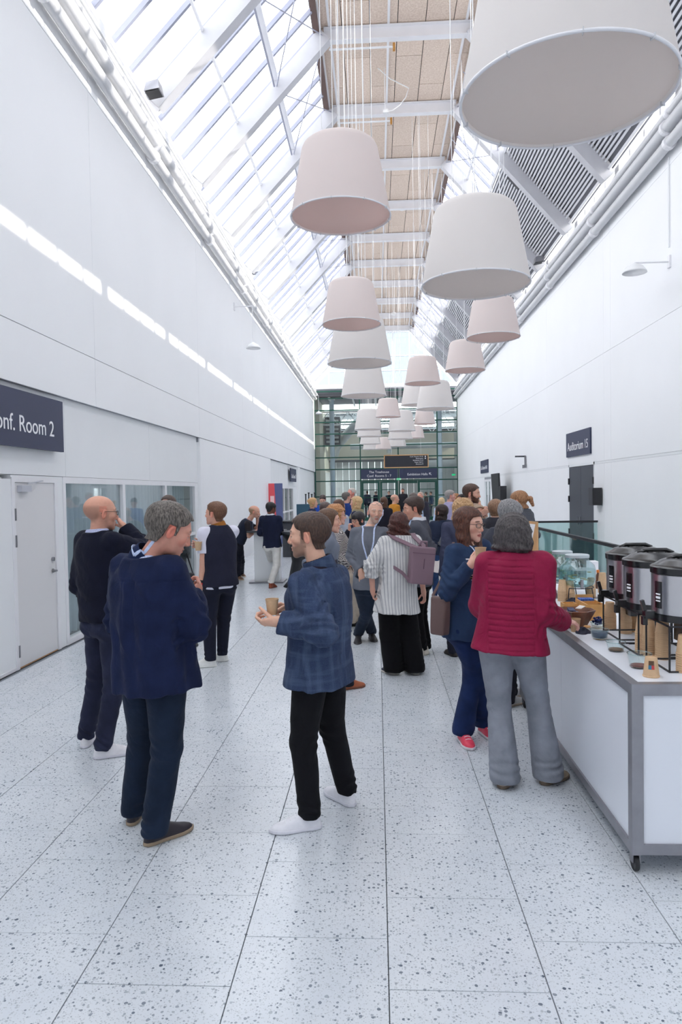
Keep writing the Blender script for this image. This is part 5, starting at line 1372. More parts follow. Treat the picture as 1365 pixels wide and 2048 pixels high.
    w2 = N.new('ShaderNodeTexNoise'); w2.inputs['Scale'].default_value = 10; w2.inputs['Detail'].default_value = 3; w2.inputs['Distortion'].default_value = 1.5; L.new(tc.outputs['Object'], w2.inputs['Vector'])
    b2 = N.new('ShaderNodeBump'); b2.inputs['Strength'].default_value = .40; b2.inputs['Distance'].default_value = .016; L.new(w2.outputs['Fac'], b2.inputs['Height'])
    b = N.new('ShaderNodeBump'); b.inputs['Strength'].default_value = .25; b.inputs['Distance'].default_value = .002; L.new(w.outputs['Fac'], b.inputs['Height']); L.new(b2.outputs['Normal'], b.inputs['Normal'])
    L.new(b.outputs['Normal'], p.inputs['Normal'])
    _cloth[key] = M; return M

# ------------------------------------------------------------ heads
def skull(x, y, z, jaw=1.0):
    d = d_ell(x, y, z, (0, -.020, .034), (.0775, .106, .087))
    d = smin(d, d_ell(x, y, z, (0, .030, -.018), (.062 * jaw, .060, .078)), .03)
    d = smin(d, d_ell(x, y, z, (0, .040, -.072), (.044 * jaw, .045, .036)), .025)
    return d
def head_sdf(x, y, z, jaw=1.0, nose=1.0, ears=True):
    d = skull(x, y, z, jaw); ax = np.abs(x)
    d = smin(d, d_ell(x, y, z, (0, .071, -.100), (.022 * jaw, .016, .016)), .022)                    # chin
    d = smin(d, d_ell(ax, y, z, (.042, .056, -.018), (.022, .022, .022)), .02)                         # cheekbone
    d = smin(d, d_cap(ax, y, z, V3(.012, .083, .030), V3(.046, .066, .028), .010, .009), .014)         # brow
    d = smax(d, -d_ell(ax, y, z, (.031, .094, .008), (.017, .016, .012)), .010)                        # eye socket
    d = smin(d, d_cap(x, y, z, V3(0, .086, .018), V3(0, .104 * (.6 + .4 * nose), -.026), .0075, .0115), .010)  # nose
    d = smin(d, d_ell(ax, y, z, (.010, .094, -.034), (.009, .010, .0075)), .006)
    d = smin(d, d_ell(x, y, z, (0, .086, -.058), (.022, .010, .0062)), .006)                           # lips
    d = smax(d, -d_ell(x, y, z, (0, .098, -.0645), (.020, .008, .0016)), .003)
    d = smin(d, d_ell(x, y, z, (0, .084, -.071), (.019, .010, .0066)), .006)
    d = smin(d, d_ell(ax, y, z, (.030, .0795, .0095), (.0150, .0112, .0100)), .003)                      # lids
    if ears:
        c, s = math.cos(.25), math.sin(.25)
        yy = (y + .008) * c - (z + .006) * s; zz = (y + .008) * s + (z + .006) * c; xx = ax - .080 - (-(y + .008)) * .35
        e = d_ell(xx, yy, zz, (0, 0, 0), (.0085, .019, .033))
        e = smax(e, -d_ell(xx, yy, zz, (.008, .004, .004), (.007, .010, .019)), .004)
        d = smin(d, e, .006)
    return d
EYEP = (.0305, .0765, .0080)

HAIRPOLY = {
 'short': [(.12, .16), (.100, .092), (.088, .082), (.066, .078), (.054, .052), (.040, .040), (.024, .034), (.020, -.014), (.008, -.016), (.006, .026), (-.028, .026), (-.034, -.035), (-.050, -.072), (-.16, -.078), (-.16, .16)],
 'reced': [(.12, .16), (.085, .112), (.064, .092), (.040, .060), (.030, .034), (.022, .03), (.018, -.014), (.008, -.016), (.006, .026), (-.028, .026), (-.034, -.035), (-.050, -.070), (-.16, -.075), (-.16, .16)],
 'fringe': [(.035, .030), (.020, .034), (.016, -.014), (.008, -.016), (.006, .026), (-.028, .026), (-.034, -.035), (-.050, -.070), (-.16, -.075), (-.16, .055), (-.05, .060), (.0, .045)],
 'full': [(.12, .16), (.104, .086), (.085, .070), (.060, .060), (.046, .030), (.034, -.030), (.012, -.075), (-.02, -.10), (-.16, -.11), (-.16, .16)],
 'bangs': [(.14, .16), (.13, .036), (.085, .036), (.060, .030), (.050, .000), (.040, -.045), (.0, -.075), (-.16, -.09), (-.16, .16)],
}
def skin_cols(V, q, base, hairc, brow=True, beard=None, scalp=None, lips=1.0, flush=.0, mask=None, seed=0):
    """q: head-local coordinates of the vertices; returns RGBA"""
    n = len(V); C = np.tile(np.array(srgb(*base)), (n, 1)); x, y, z = q[:, 0], q[:, 1], q[:, 2]; ax = np.abs(x)
    inh = (np.abs(x) < .13) & (y < .14) & (y > -.14) & (z > -.16) & (z < .16)
    def blend(w, c, k=1.0):
        w = (np.clip(w, 0, 1) * k * inh)[:, None]; C[:] = C * (1 - w) + np.array(c) * w
    red = np.array(srgb(min(255, base[0] * 1.02), base[1] * .74, base[2] * .72))
    blend(1 - ((ax - .042) / .03) ** 2 - ((z + .028) / .03) ** 2 - ((y - .06) / .04) ** 2, red, .35 + flush)
    blend((ax > .074) * (np.abs(y) < .04) * (np.abs(z) < .05) * 1.0, red, .45 + flush)
    blend(1 - (x / .02) ** 2 - ((z + .03) / .018) ** 2 - ((y - .105) / .025) ** 2, red, .4)
    lipc = np.array(srgb(base[0] * .86, base[1] * .58, base[2] * .60))
    blend(2.2 * (1 - (x / .026) ** 2 - ((z + .0645) / .0135) ** 2) * (y > .07), lipc, .75 * lips)
    blend(3 * (1 - (x / .024) ** 2 - ((z + .0645) / .0028) ** 2) * (y > .07), np.array(srgb(90, 44, 44)), .8)
    hc = np.array(srgb(*hairc))
    if beard:
        rnd = np.random.RandomState(seed); m_ = (z < -.018 - .03 * np.clip((.05 - y) / .05, 0, 1) * 0) & (y > .0) & ~((np.abs(x) < .024) & (np.abs(z + .0645) < .010))
        w = np.clip((-.022 - z) / .02, 0, 1) * np.clip((y - .0) / .02, 0, 1) * (z > -.125)
        w = np.maximum(w, np.clip((.03 - z) / .02, 0, 1) * (np.abs(y - .016) < .013) * (ax > .05) * (z > -.06))
        w = w * (1 - np.clip(1.6 * (1 - ((ax - .040) / .022) ** 2 - ((z + .034) / .022) ** 2), 0, 1))
        blend(w * (~((np.abs(x) < .022) & (np.abs(z + .0645) < .009))), hc, beard)
    if scalp:
        yz = d_poly(y, z, HAIRPOLY['reced' if scalp > .5 else 'fringe']); blend(np.clip(-yz / .02, 0, 1) * (ax < .09), hc, scalp)
    if brow: blend(3 * (1 - ((ax - .031) / .019) ** 2 - ((z - .0325 + (ax - .03) * .12) / .0058) ** 2) * (y > .055), hc, .8)
    # eye lines (lashes)
    blend(3 * (1 - ((ax - .0305) / .0155) ** 2 - ((z - .0165) / .0030) ** 2) * (y > .07), np.array(srgb(60, 42, 38)), .55)
    return C

def head_frame(c, yaw, pitch, roll, s):
    """local axes as columns: x = person's right... y = face direction, z = up"""
    a = math.radians(yaw); f = V3(-math.sin(a), math.cos(a), 0); r = V3(math.cos(a), math.sin(a), 0); u = V3(0, 0, 1)
    p = math.radians(pitch); f2 = f * math.cos(p) - u * math.sin(p); u2 = u * math.cos(p) + f * math.sin(p)
    q = math.radians(roll); r3 = r * math.cos(q) + u2 * math.sin(q); u3 = u2 * math.cos(q) - r * math.sin(q)
    return np.stack([r3, f2, u3], 1)

def ik(a, c, hint, l1, l2):
    a, c, hint = map(lambda v: np.array(v, float), (a, c, hint)); d = c - a; D = np.linalg.norm(d)
    if D > (l1 + l2) * .998:
        s = D / ((l1 + l2) * .998); l1 *= s; l2 *= s
    D = max(D, abs(l1 - l2) + .01)
    x = (l1 * l1 - l2 * l2 + D * D) / (2 * D); h = math.sqrt(max(0, l1 * l1 - x * x)); w = nrm(d)
    p = hint - a; p = p - w * (p @ w)
    return a + w * x + nrm(p) * h

def hand_ops(S, wr, d, n, side, sc, curl, spread=.10, thumb=.5, k=.006):
    """wr wrist, d finger direction, n palm normal (palm faces n), side = thumb side direction"""
    d = nrm(d); n = nrm(n - d * (n @ d)); t = np.cross(d, n); t = t if t @ side > 0 else -t
    R = np.stack([t, d, n], 1); L = .095 * sc
    S.ell(wr + d * L * .50, (.040 * sc, L * .58, .0155 * sc), R, k=.012)
    S.cap(wr - d * .01, wr + d * L * .3, .025 * sc, .024 * sc, k=.02)
    fl = (.072, .080, .075, .060); off = (.030, .010, -.011, -.030); cs = curl if hasattr(curl, '__len__') else (curl,) * 4
    for i in range(4):
        p = wr + d * (L * (.93 if i != 3 else .86)) + t * off[i] * sc; a0 = .15 + cs[i] * .9
        r = .0088 * sc; seg = (.44, .32, .26); ang = 0
        dd = nrm(d + t * (off[i] / .03) * spread)
        for j in range(3):
            ang += (a0 * .8 if j == 0 else cs[i] * 1.25 + .12)
            q = p + (dd * math.cos(ang) + n * math.sin(ang)) * fl[i] * sc * seg[j]
            S.cap(p, q, r, r * .90, k=.003); p = q; r *= .92
    p = wr + d * L * .22 + t * .024 * sc + n * .004
    for j, (ln, rr) in enumerate(((.045, .0125), (.034, .0105), (.026, .0092))):
        dr = nrm(d * (.75 + .1 * j) + t * (.95 - thumb * .75 - .35 * j * thumb) + n * (.25 + thumb * (.45 + .25 * j)))
        q = p + dr * ln * sc; S.cap(p, q, rr * sc, rr * .92 * sc, k=.008 if j == 0 else .003); p = q
    return p

PEOPLE = []
def person(pid, label, Y, phi, pelvis, neck, head, feet, hyaw=None, hpitch=0, hroll=0, hs=1.0, arms=None, knees=(None, None), sex='m', lod=0, fat=1.0, sw=None,
           skin=(214, 170, 148), hair=('short', (70, 52, 44), None), hair_t=.010, beard=None, scalp=None, brow=True, flush=0, hair_extra=None,
           top=None, trous=None, shoes=None, extra=None, jaw=1.0, skin_arm_from=None, nose=1.0, browc=None, group=None, hipw=None, eyes=True):
    """positions are pixel coordinates at depth Y (+dY) turned into world points; phi: heading of the chest (0 = away, 90 = left)"""
    rm = [(.0034, .004, .006, .007), (.0045, .006, .008, .010), (.007, .009, .011, .014), (.010, .013, .015, .019)][lod]
    r_head, r_hand, r_top, r_leg = rm
    def W(p, dflt=0.0):
        return atY(p[0], p[1], Y + (p[2] if len(p) > 2 else dflt))
    a = math.radians(phi); fwd = V3(-math.sin(a), math.cos(a), 0); rt = V3(math.cos(a), math.sin(a), 0); up = V3(0, 0, 1)
    pel, nk, hc = W(pelvis), W(neck), W(head)
    fem = sex == 'f'
    sw = sw or (.150 if fem else .172); hipw = hipw or .092
    L_, R_ = -1, 1
    ft = {}
    for s_, f in zip((L_, R_), feet):
        if len(f) == 4: h = atZ(f[0], f[1], 0); t = atZ(f[2], f[3], 0); h, t = np.array(h), np.array(t); dr = nrm((t - h) * V3(1, 1, 0))
        else: h = np.array([f[0][0], f[0][1], 0.0]); dr = V3(-math.sin(math.radians(f[1])), math.cos(math.radians(f[1])), 0)
        if len(f) == 4 and len(f) < 5: pass
        ft[s_] = (h, dr)
    base = (ft[-1][0] + ft[1][0]) / 2; base[2] = 0
    e = root('person', tuple(base), label=label, cat='person')
    if group: e['group'] = group
    H = hc[2] + .12; ksc = H / 1.76
    HR = head_frame(hc, phi if hyaw is None else hyaw, hpitch, hroll, hs)
    fl = (.25 if fem else .275) * min(1.05, max(.92, ksc))
    hips = {s_: pel + rt * s_ * hipw - up * .02 for s_ in (L_, R_)}
    ank = {s_: ft[s_][0] + ft[s_][1] * .055 + up * .085 for s_ in (L_, R_)}
    kn = {}
    for s_, kh in zip((L_, R_), knees):
        DL = float(np.linalg.norm(hips[s_] - ank[s_])) * (1.006 if kh is None else 1.012)
        hint = W(kh) if kh is not None else (hips[s_] + ank[s_]) / 2 + fwd * .3 + rt * s_ * .03
        kn[s_] = ik(hips[s_], ank[s_], hint, DL * .51, DL * .49) if kh is None or len(kh) < 4 else W(kh[:3])
    spine = nk - pel; TL_ = np.linalg.norm(spine); sx = nrm(spine)
    sh = {s_: nk + rt * s_ * sw - sx * .080 for s_ in (L_, R_)}
    el, wrs, hd_ = {}, {}, {}
    LU, LF = .295 * ksc, .265 * ksc
    arms = arms or {}
    for s_, nm in ((L_, 'L'), (R_, 'R')):
        A = arms.get(nm)
        if A is None:
            el[s_] = sh[s_] + rt * s_ * .04 - up * LU + fwd * -.02; wrs[s_] = el[s_] - up * LF * .97 + fwd * .07; hd_[s_] = dict(curl=.35)
        else:
            if 'sh' in A: sh[s_] = W(A['sh'])
            wrs[s_] = W(A['w']); el[s_] = ik(sh[s_], wrs[s_], W(A['e']), LU, LF); hd_[s_] = A
    torso_st = []
    bw = (1.0 if not fem else .93) * fat
    def st(s, ru, rv, off=0.0): return (pel + spine * s + fwd * off, ru * bw, rv * bw)
    # ---- body mesh (one continuous surface)
    S = Sdf()
    ub = .80
    S.loft([st(-.12, .10 * ub, .08 * ub), st(0, .16 * ub, .115 * ub), st(.3, .145 * ub, .105 * ub), st(.7, .155 * ub, .11 * ub), st(.9, .12 * ub, .07 * ub), st(1.0, .06, .055)], rt, k=.03, n=2.2)
    for s_ in (L_, R_):
        S.cap(nk - sx * .04, sh[s_], .045, .042, k=.03)
        S.cap(sh[s_], el[s_], .043, .037 if fem else .040, k=.02); S.cap(el[s_], wrs[s_], .037 if fem else .041, .024 if fem else .028, k=.015)
        S.cap(hips[s_], kn[s_], .065, .045, k=.03); S.cap(kn[s_], ank[s_], .045, .032, k=.02)
        S.cap(ank[s_] - up * .03, ft[s_][0] + ft[s_][1] * (fl - .09) + up * .026, .022, .012, k=.01)
    jawp = hc + HR @ V3(0, -.020, -.050) * hs
    S.cap(nk - sx * .03, jawp, .060 if not fem else .050, .054 if not fem else .045, k=.018)
    R = HR / hs
    def hfn(x, y, z):
        px, py, pz = x - f32(hc[0]), y - f32(hc[1]), z - f32(hc[2])
        q = [px * f32(R[0, i]) + py * f32(R[1, i]) + pz * f32(R[2, i]) for i in range(3)]
        return head_sdf(q[0], q[1], q[2], jaw, nose) * f32(hs)
    hr_ = .150 * hs
    S.op(hc - hr_, hc + hr_, hfn, .016)
    fine = [(hc - hr_ * .98, hc + hr_ * .98, r_head)]
    held = {}
    for s_ in (L_, R_):
        A = hd_[s_]; d = nrm(wrs[s_] - el[s_])
        hdv = V3(*A['hd']) if 'hd' in A else d
        nrml = V3(*A['pn']) if 'pn' in A else (-rt * s_ if abs(d[2]) > .6 else -up)
        thm = V3(*A['th']) if 'th' in A else (fwd if abs(d[2]) > .6 else up)
        tip = hand_ops(S, wrs[s_], hdv, nrml, thm, (.90 if fem else 1.0) * ksc, A.get('curl', .35), A.get('spread', .1), A.get('thumb', .5))
        hcn = wrs[s_] + nrm(hdv) * .09; fine.append((hcn - .10, hcn + .10, r_hand))
        if A.get('bare'): fine.append((np.minimum(el[s_], wrs[s_]) - .05, np.maximum(el[s_], wrs[s_]) + .05, r_hand * 1.8))
    V, F = S.mesh((.016, .018, .022, .026)[lod], fine)
    q = (V - hc) @ HR / hs
    hcol = hair[1] if hair else (120, 100, 90)
    C = skin_cols(V, q, skin, browc or hcol, brow, beard, scalp, 1.3 if fem else .8, flush)
    np_mesh('body', V, F, M_SKIN, e, col=C)
    # ---- eyes
    if eyes and lod < 2:
        for s_ in (-1, 1):
            c = hc + HR @ (V3(s_ * EYEP[0], EYEP[1] + .0005, EYEP[2]) * hs)
            n = 14; vs_, cc = [], []
            for i in range(n + 1):
                th = PI * i / n
                for j in range(16):
                    ph = 2 * PI * j / 16; l = V3(math.sin(th) * math.cos(ph), math.cos(th), math.sin(th) * math.sin(ph)) * .0122 * hs
                    vs_.append(c + HR @ l); cc.append(srgb(20, 18, 18) if th < .20 else srgb(70, 72, 70) if th < .50 else srgb(226, 220, 216))
            fs = np.array([(i * 16 + j, i * 16 + (j + 1) % 16, (i + 1) * 16 + (j + 1) % 16, (i + 1) * 16 + j) for i in range(n) for j in range(16)])
            np_mesh('eye', np.array(vs_), fs, bpy.data.materials.get('eyeball') or attr_mat('eyeball', .15), e, col=np.array(cc))
    # ---- hair
    if hair and hair[0] != 'bald':
        hm = hair_mat(hair[1], hair[2]); HS = Sdf(); style = hair[0]; opt = hair_extra or {}
        tt_, ts_ = hair_t, opt.get('side', hair_t * .6)
        poly = HAIRPOLY[opt.get('poly', 'full' if style in ('long', 'curly', 'bun', 'pony', 'bob') else style)]
        vol = opt.get('vol', 1.0)
        def hairfn(x, y, z):
            px, py, pz = x - f32(hc[0]), y - f32(hc[1]), z - f32(hc[2])
            qx, qy, qz = [px * f32(R[0, i]) + py * f32(R[1, i]) + pz * f32(R[2, i]) for i in range(3)]
            d = skull(qx, qy, qz, jaw); nkq = (nk - hc) @ HR / hs
            d = smin(d, d_cap(qx, qy, qz, V3(0, -.020, -.050), nkq, .054, .060), .016)
            w = np.clip((qz - .03) / .06, 0, 1); t = f32(ts_) + w * f32(tt_ - ts_)
            if style == 'curly': t = t + f32(.022) * np.clip((.07 - qy) / .06, 0, 1)
            rp = d_poly(qy, qz, poly)
            strand = f32(opt.get('str', .0016)) * np.sin(qy * 260 + 40 * qx + 3 * np.sin(qz * 60)) * np.sin(qx * 170 + 5 * np.sin(qy * 40))
            h = smax(d - t - strand, rp, .006)
            if style in ('long', 'bob', 'curly'):
                ln = opt.get('len', .30)
                yc = opt.get('yc', -.035); wd = opt.get('wid', .085); dp = opt.get('dep', .07)
                zz = np.clip((.06 - qz) / (ln + .06), 0, 1)
                ww = f32(wd) * (1 + .22 * zz) * np.where(qz > .06, .98, 1); dd_ = f32(dp) * (1 - .12 * zz)
                wav = f32(opt.get('wave', .004)) * np.sin(qz * 2 * PI / .07 + 3 * qx / .08) + f32(.0022) * np.sin(np.arctan2(qx, -qy + .02) * 34 + 3 * np.sin(qz * 22))
                el_ = (np.sqrt((qx / ww) ** 2 + ((qy - f32(yc) - f32(opt.get('yslope', -.25)) * (qz + .05)) / dd_) ** 2) - 1) * f32(min(wd, dp)) - wav
                cu_ = smax(smax(el_, -(qz + f32(ln)) , .02), qz - f32(.05), .03)
                fo = d_ell(qx, qy, qz, (0, .085 + opt.get('open', 0), -.05), (.066, .085, .125))     # face opening
                cu_ = smax(cu_, -fo, .01)
                h = smin(h, cu_, .02)
                if opt.get('side_curt', True):
                    sc_ = d_cap(np.abs(qx), qy, qz, V3(.070, .025, .02), V3(.080, .045, -ln * .8), .017, .022) - f32(.0018) * np.sin(qy * 420 + np.sin(qz * 30) * 2)
                    h = smin(h, sc_, .015)
            if style == 'bun': h = smin(h, d_ell(qx, qy, qz, opt.get('bun', (0, -.115, .05)), (.038, .036, .036)) - f32(.002) * np.sin(qz * 300 + qx * 200), .012)
            if style == 'pony':
                a_ = V3(0, -.100, .030); b_ = V3(*opt.get('tail', (.0, -.150, -.03))); c_ = V3(*opt.get('tail2', (.02, -.135, -.13)))
                h = smin(h, d_cap(qx, qy, qz, a_, b_, .018, .030), .012); h = smin(h, d_cap(qx, qy, qz, b_, c_, .030, .018) - f32(.003) * np.sin(qz * 260 + qx * 160), .015)
            return h * f32(hs)
        rr = (.36 if style in ('long', 'curly') else .21) * hs
        lo = hc - V3(.20, .20, (opt.get('len', .30) + .06) if style in ('long', 'curly', 'bob') else (.22 if style == 'pony' else .15)) * hs; hi = hc + V3(.20, .20, .17) * hs
        HS.op(lo, hi, hairfn, 0)
        if style == 'curly' or opt.get('messy'):
            am = .007 if style == 'curly' else .0035
            HS.disp.append(wrinkle(pid, am, .035)); 
        V, F = HS.mesh(max(r_head * 1.15, .004), pad=.0); np_mesh('hair', V, F, hm, e)
    # ---- beard as a thin child shell
    if beard and beard >= .9 and lod < 3:
        BS = Sdf()
        def bfn(x, y, z):
            px, py, pz = x - f32(hc[0]), y - f32(hc[1]), z - f32(hc[2])
            qx, qy, qz = [px * f32(R[0, i]) + py * f32(R[1, i]) + pz * f32(R[2, i]) for i in range(3)]
            d = head_sdf(qx, qy, qz, jaw, nose, False) - f32(.0055) - f32(.001) * np.sin(qx * 500) * np.sin(qz * 380)
            P = [(.13, -.044), (.082, -.046), (.060, -.040), (.034, -.022), (.024, .012), (.010, .012), (.006, -.03), (.010, -.09), (.05, -.13), (.13, -.14)]
            d = smax(d, d_poly(qy, qz, P), .004)
            return smax(d, -d_ell(qx, qy, qz, (0, .095, -.0645), (.026, .03, .0085)), .002) * f32(hs)
        BS.op(hc - .15, hc + .15, bfn, 0); V, F = BS.mesh(max(r_head, .004)); np_mesh('beard', V, F, hair_mat(browc or hair[1]), e)
    ctx = dict(e=e, Y=Y, pel=pel, nk=nk, hc=hc, HR=HR, hs=hs, sh=sh, el=el, wr=wrs, hips=hips, kn=kn, ank=ank, ft=ft, fwd=fwd, rt=rt, up=up, spine=spine, sx=sx, st=st, W=W, fat=fat, bw=bw, lod=lod, r=r_top, ksc=ksc, pid=pid, sw=sw)
    ctx['pc'] = lambda V: np.stack([(V - pel) @ rt, (V - pel) @ fwd, V[:, 2] - pel[2]], 1)
    # ---- garment(s)
    for g_ in (top if isinstance(top, list) else [top]):
        if g_: garment(ctx, **g_)
    if trous: trousers(ctx, r_leg, **trous)
    if shoes:
        for s_ in (L_, R_): shoe(ctx, s_, fl, **shoes)
    if extra: extra(ctx)
    PEOPLE.append(ctx)
    return ctx

def garment(c, name='shirt', col=(40, 50, 80), kind='plain', col2=None, hem=.06, ease=.012, sleeve='long', belly=0.0, flare=.0, collar=None, wr=.0035, quilt=False, rough=.85,
            vneck=0.0, cuff=0.0, vent=False, hemtilt=0.0, arm=1.0, chest=1.0, waist=1.0, open_front=0.0, chesty=0.0, drape=0.0, sleeve_r=1.0, neck_r=None, blouse=0.0, back=0.0, shoulder=1.0, label=None, nkc=.0, yoke=0, flap=0):
    S = Sdf(); st, pel, nk, sp, rt, fwd, up = c['st'], c['pel'], c['nk'], c['spine'], c['rt'], c['fwd'], c['up']; e_ = ease; bw = c['bw']; L = np.linalg.norm(sp)
    def q(s, ru, rv, off=0): o = st(s, ru, rv, off); return (o[0], o[1] + e_, o[2] + e_)
    h = -hem / L
    fem = c['sw'] < .168
    S.loft([q(h, (.176 + flare) , .125 + flare * .7 + belly * .4, belly * .4 - back), q(min(-.01, h * .4) if h < -.02 else h + .02, (.176 + flare * .6), .128 + belly * .6, belly * .5), q(.22, (.158 + blouse) * waist, (.116 + blouse * .5) * waist + belly, belly * .8), q(.48, .166 * chest * (.5 + .5 * waist) + blouse * .5, .118 + belly * .6, belly * .5), q(.72, .176 * chest, .122 + chesty * .5, .008 + chesty * .5), q(.84, .150 * chest * shoulder, .104 + chesty * .2, -.004), q(.93, .104, .080, -.008), q(1.0 + nkc, neck_r or .068, (neck_r or .068) * .95, -.005)], rt, k=.02, n=2.5, capk=.010)
    k = .045
    if sleeve != 'none':
        for s_ in (-1, 1):
            sh, el, w = c['sh'][s_], c['el'][s_], c['wr'][s_]
            S.cap(nk - c['sx'] * .045 + fwd * -.006, sh + c['sx'] * .004, .046 + e_ * .4, .050 + e_ * .4, k=.03)
            r0, r1, r2 = (.050 + e_) * sleeve_r, (.047 + e_) * sleeve_r, (.036 + e_) * sleeve_r
            if fem: r0 -= .006; r1 -= .006; r2 -= .004
            if sleeve == 'short':
                m_ = sh + (el - sh) * .72; S.cap(sh, m_, r0, r0 * .95, k=.03)
                dd = nrm(el - sh); S.op(m_ - .13, m_ + .13, (lambda x, y, z, m_=m_, dd=dd: np.maximum(-((x - m_[0]) * dd[0] + (y - m_[1]) * dd[1] + (z - m_[2]) * dd[2]), np.sqrt((x - m_[0]) ** 2 + (y - m_[1]) ** 2 + (z - m_[2]) ** 2) - .105)), .004, 's')
            else:
                S.cap(sh, el, r0, r1, k=.035)
                f = {'long': .96, '34': .45}[sleeve]; m_ = el + (w - el) * f
                S.cap(el, m_, r1, r1 + (r2 - r1) * f + (.004 if cuff else 0), k=.02)
                if c['lod'] < 3:
                    dd = nrm(w - el); S.op(m_ - .13, m_ + .13, (lambda x, y, z, m_=m_, dd=dd: np.maximum(-((x - m_[0]) * dd[0] + (y - m_[1]) * dd[1] + (z - m_[2]) * dd[2]), np.sqrt((x - m_[0]) ** 2 + (y - m_[1]) ** 2 + (z - m_[2]) ** 2) - .105)), .004, 's')
                if c['lod'] < 2:
                    S.disp.append(folds(sh, el, .95, wr * 1.5, 6, c['pid'], .35)); S.disp.append(folds(el, w, .12, wr * 1.6, 6, c['pid'] + 1, .4))
    else:      # arm holes rounded
        for s_ in (-1, 1):
            S.cap(nk - c['sx'] * .045, c['sh'][s_] - rt * s_ * .030, .046 + e_ * .5, .044 + e_ * .5, k=.03)
    if c['lod'] < 2:
        S.disp.append(wrinkle(c['pid'] * 7 + 1, wr, .16, .6))
        if drape:
            def dr(x, y, z, a0=c['pid']):
                u = (x - pel[0]) * rt[0] + (y - pel[1]) * rt[1]; v = (x - pel[0]) * fwd[0] + (y - pel[1]) * fwd[1]; an = np.arctan2(u, -v)
                return drape * np.sin(an * 9 + a0 + 1.3 * np.sin((z - pel[2]) * 7)) * np.clip(1 - np.abs((z - pel[2]) - .12) / .45, 0, 1)
            S.disp.append(dr)
    if quilt:
        def qf(x, y, z):
            u = (x - pel[0]) * rt[0] + (y - pel[1]) * rt[1]
            ph = (z - pel[2]) / .036 + .10 * np.sin(u * 12); f = np.abs(ph - np.round(ph)); m_ = (np.abs(u) < .135) & (z < nk[2] - .02)
            g = -.0065 * np.exp(-(f / .11) ** 2) * m_
            g = g - .004 * np.exp(-((np.abs(u) - .138) / .006) ** 2) * (z < nk[2] - .12)
            return g
        S.disp.append(qf)
    if flap:
        def fl_(x, y, z):
            u = (x - pel[0]) * rt[0] + (y - pel[1]) * rt[1]; v = (x - pel[0]) * fwd[0] + (y - pel[1]) * fwd[1]; h = z - pel[2]
            du = np.abs(v - .03) - .085; dh = np.abs(h + .01) - .026
            return -.004 * np.exp(-(np.maximum(du, dh) / .004) ** 2) * (np.abs(u) > .1) - .0035 * np.exp(-((v + .075) / .004) ** 2) * (np.abs(u) > .1) - .003 * np.exp(-(u / .004) ** 2) * (v < 0)
        S.disp.append(fl_)
    if yoke:
        S.disp.append(lambda x, y, z: -.0035 * np.exp(-((z - nk[2] + yoke) / .005) ** 2) - .004 * np.exp(-((np.abs((x - pel[0]) * rt[0] + (y - pel[1]) * rt[1]) - .035) / .006) ** 2) * (z < nk[2] - yoke) * np.clip((z - pel[2]) / .4, 0, 1))
    if vent:
        cen = pel - up * (hem * .5) - fwd * .15
        S.disp.append(lambda x, y, z: -.010 * np.exp(-((((x - pel[0]) * rt[0] + (y - pel[1]) * rt[1]) - vent[0] - (vent[1] - z) * .04) / .006) ** 2) * (z < vent[1]) * (((x - pel[0]) * fwd[0] + (y - pel[1]) * fwd[1]) < 0))
    if vneck:
        S.ell(nk + fwd * .11 - up * vneck * .4, (.05, .05, vneck), None, k=.01, mode='s')
    if hemtilt:
        pass
    V, F = S.mesh(c['r'])
    o = np_mesh(name, V, F, cloth(col, kind, col2, rough), c['e'], uv=c['pc'](V))
    if label: o['label'] = label
    if collar:
        cc, h_, rr = collar[:3]; T = Sdf(); w = nrm(c['hc'] + c['HR'] @ V3(0, -.02, -.05) - nk); u = nrm(np.cross(w, fwd)); v = np.cross(u, w)
        a = nk - w * .02; b = nk + w * h_
        S2 = Sdf(); S2.cap(a, b, rr + .013, rr + .006, k=0); S2.op(a - .2, b + .2, lambda x, y, z: -d_cap(x, y, z, a - w * .1, b + w * .1, rr + .003, rr - .006), 0, 'i')
        S2.op(a - .2, b + .2, lambda x, y, z: ((x - b[0]) * w[0] + (y - b[1]) * w[1] + (z - b[2]) * w[2]).astype(f32), .002, 'i')
        V, F = S2.mesh(min(.005, c['r'])); np_mesh('collar', V, F, cloth(cc, collar[3] if len(collar) > 3 else 'plain', collar[4] if len(collar) > 4 else None), c['e'], uv=c['pc'](V), label=None)

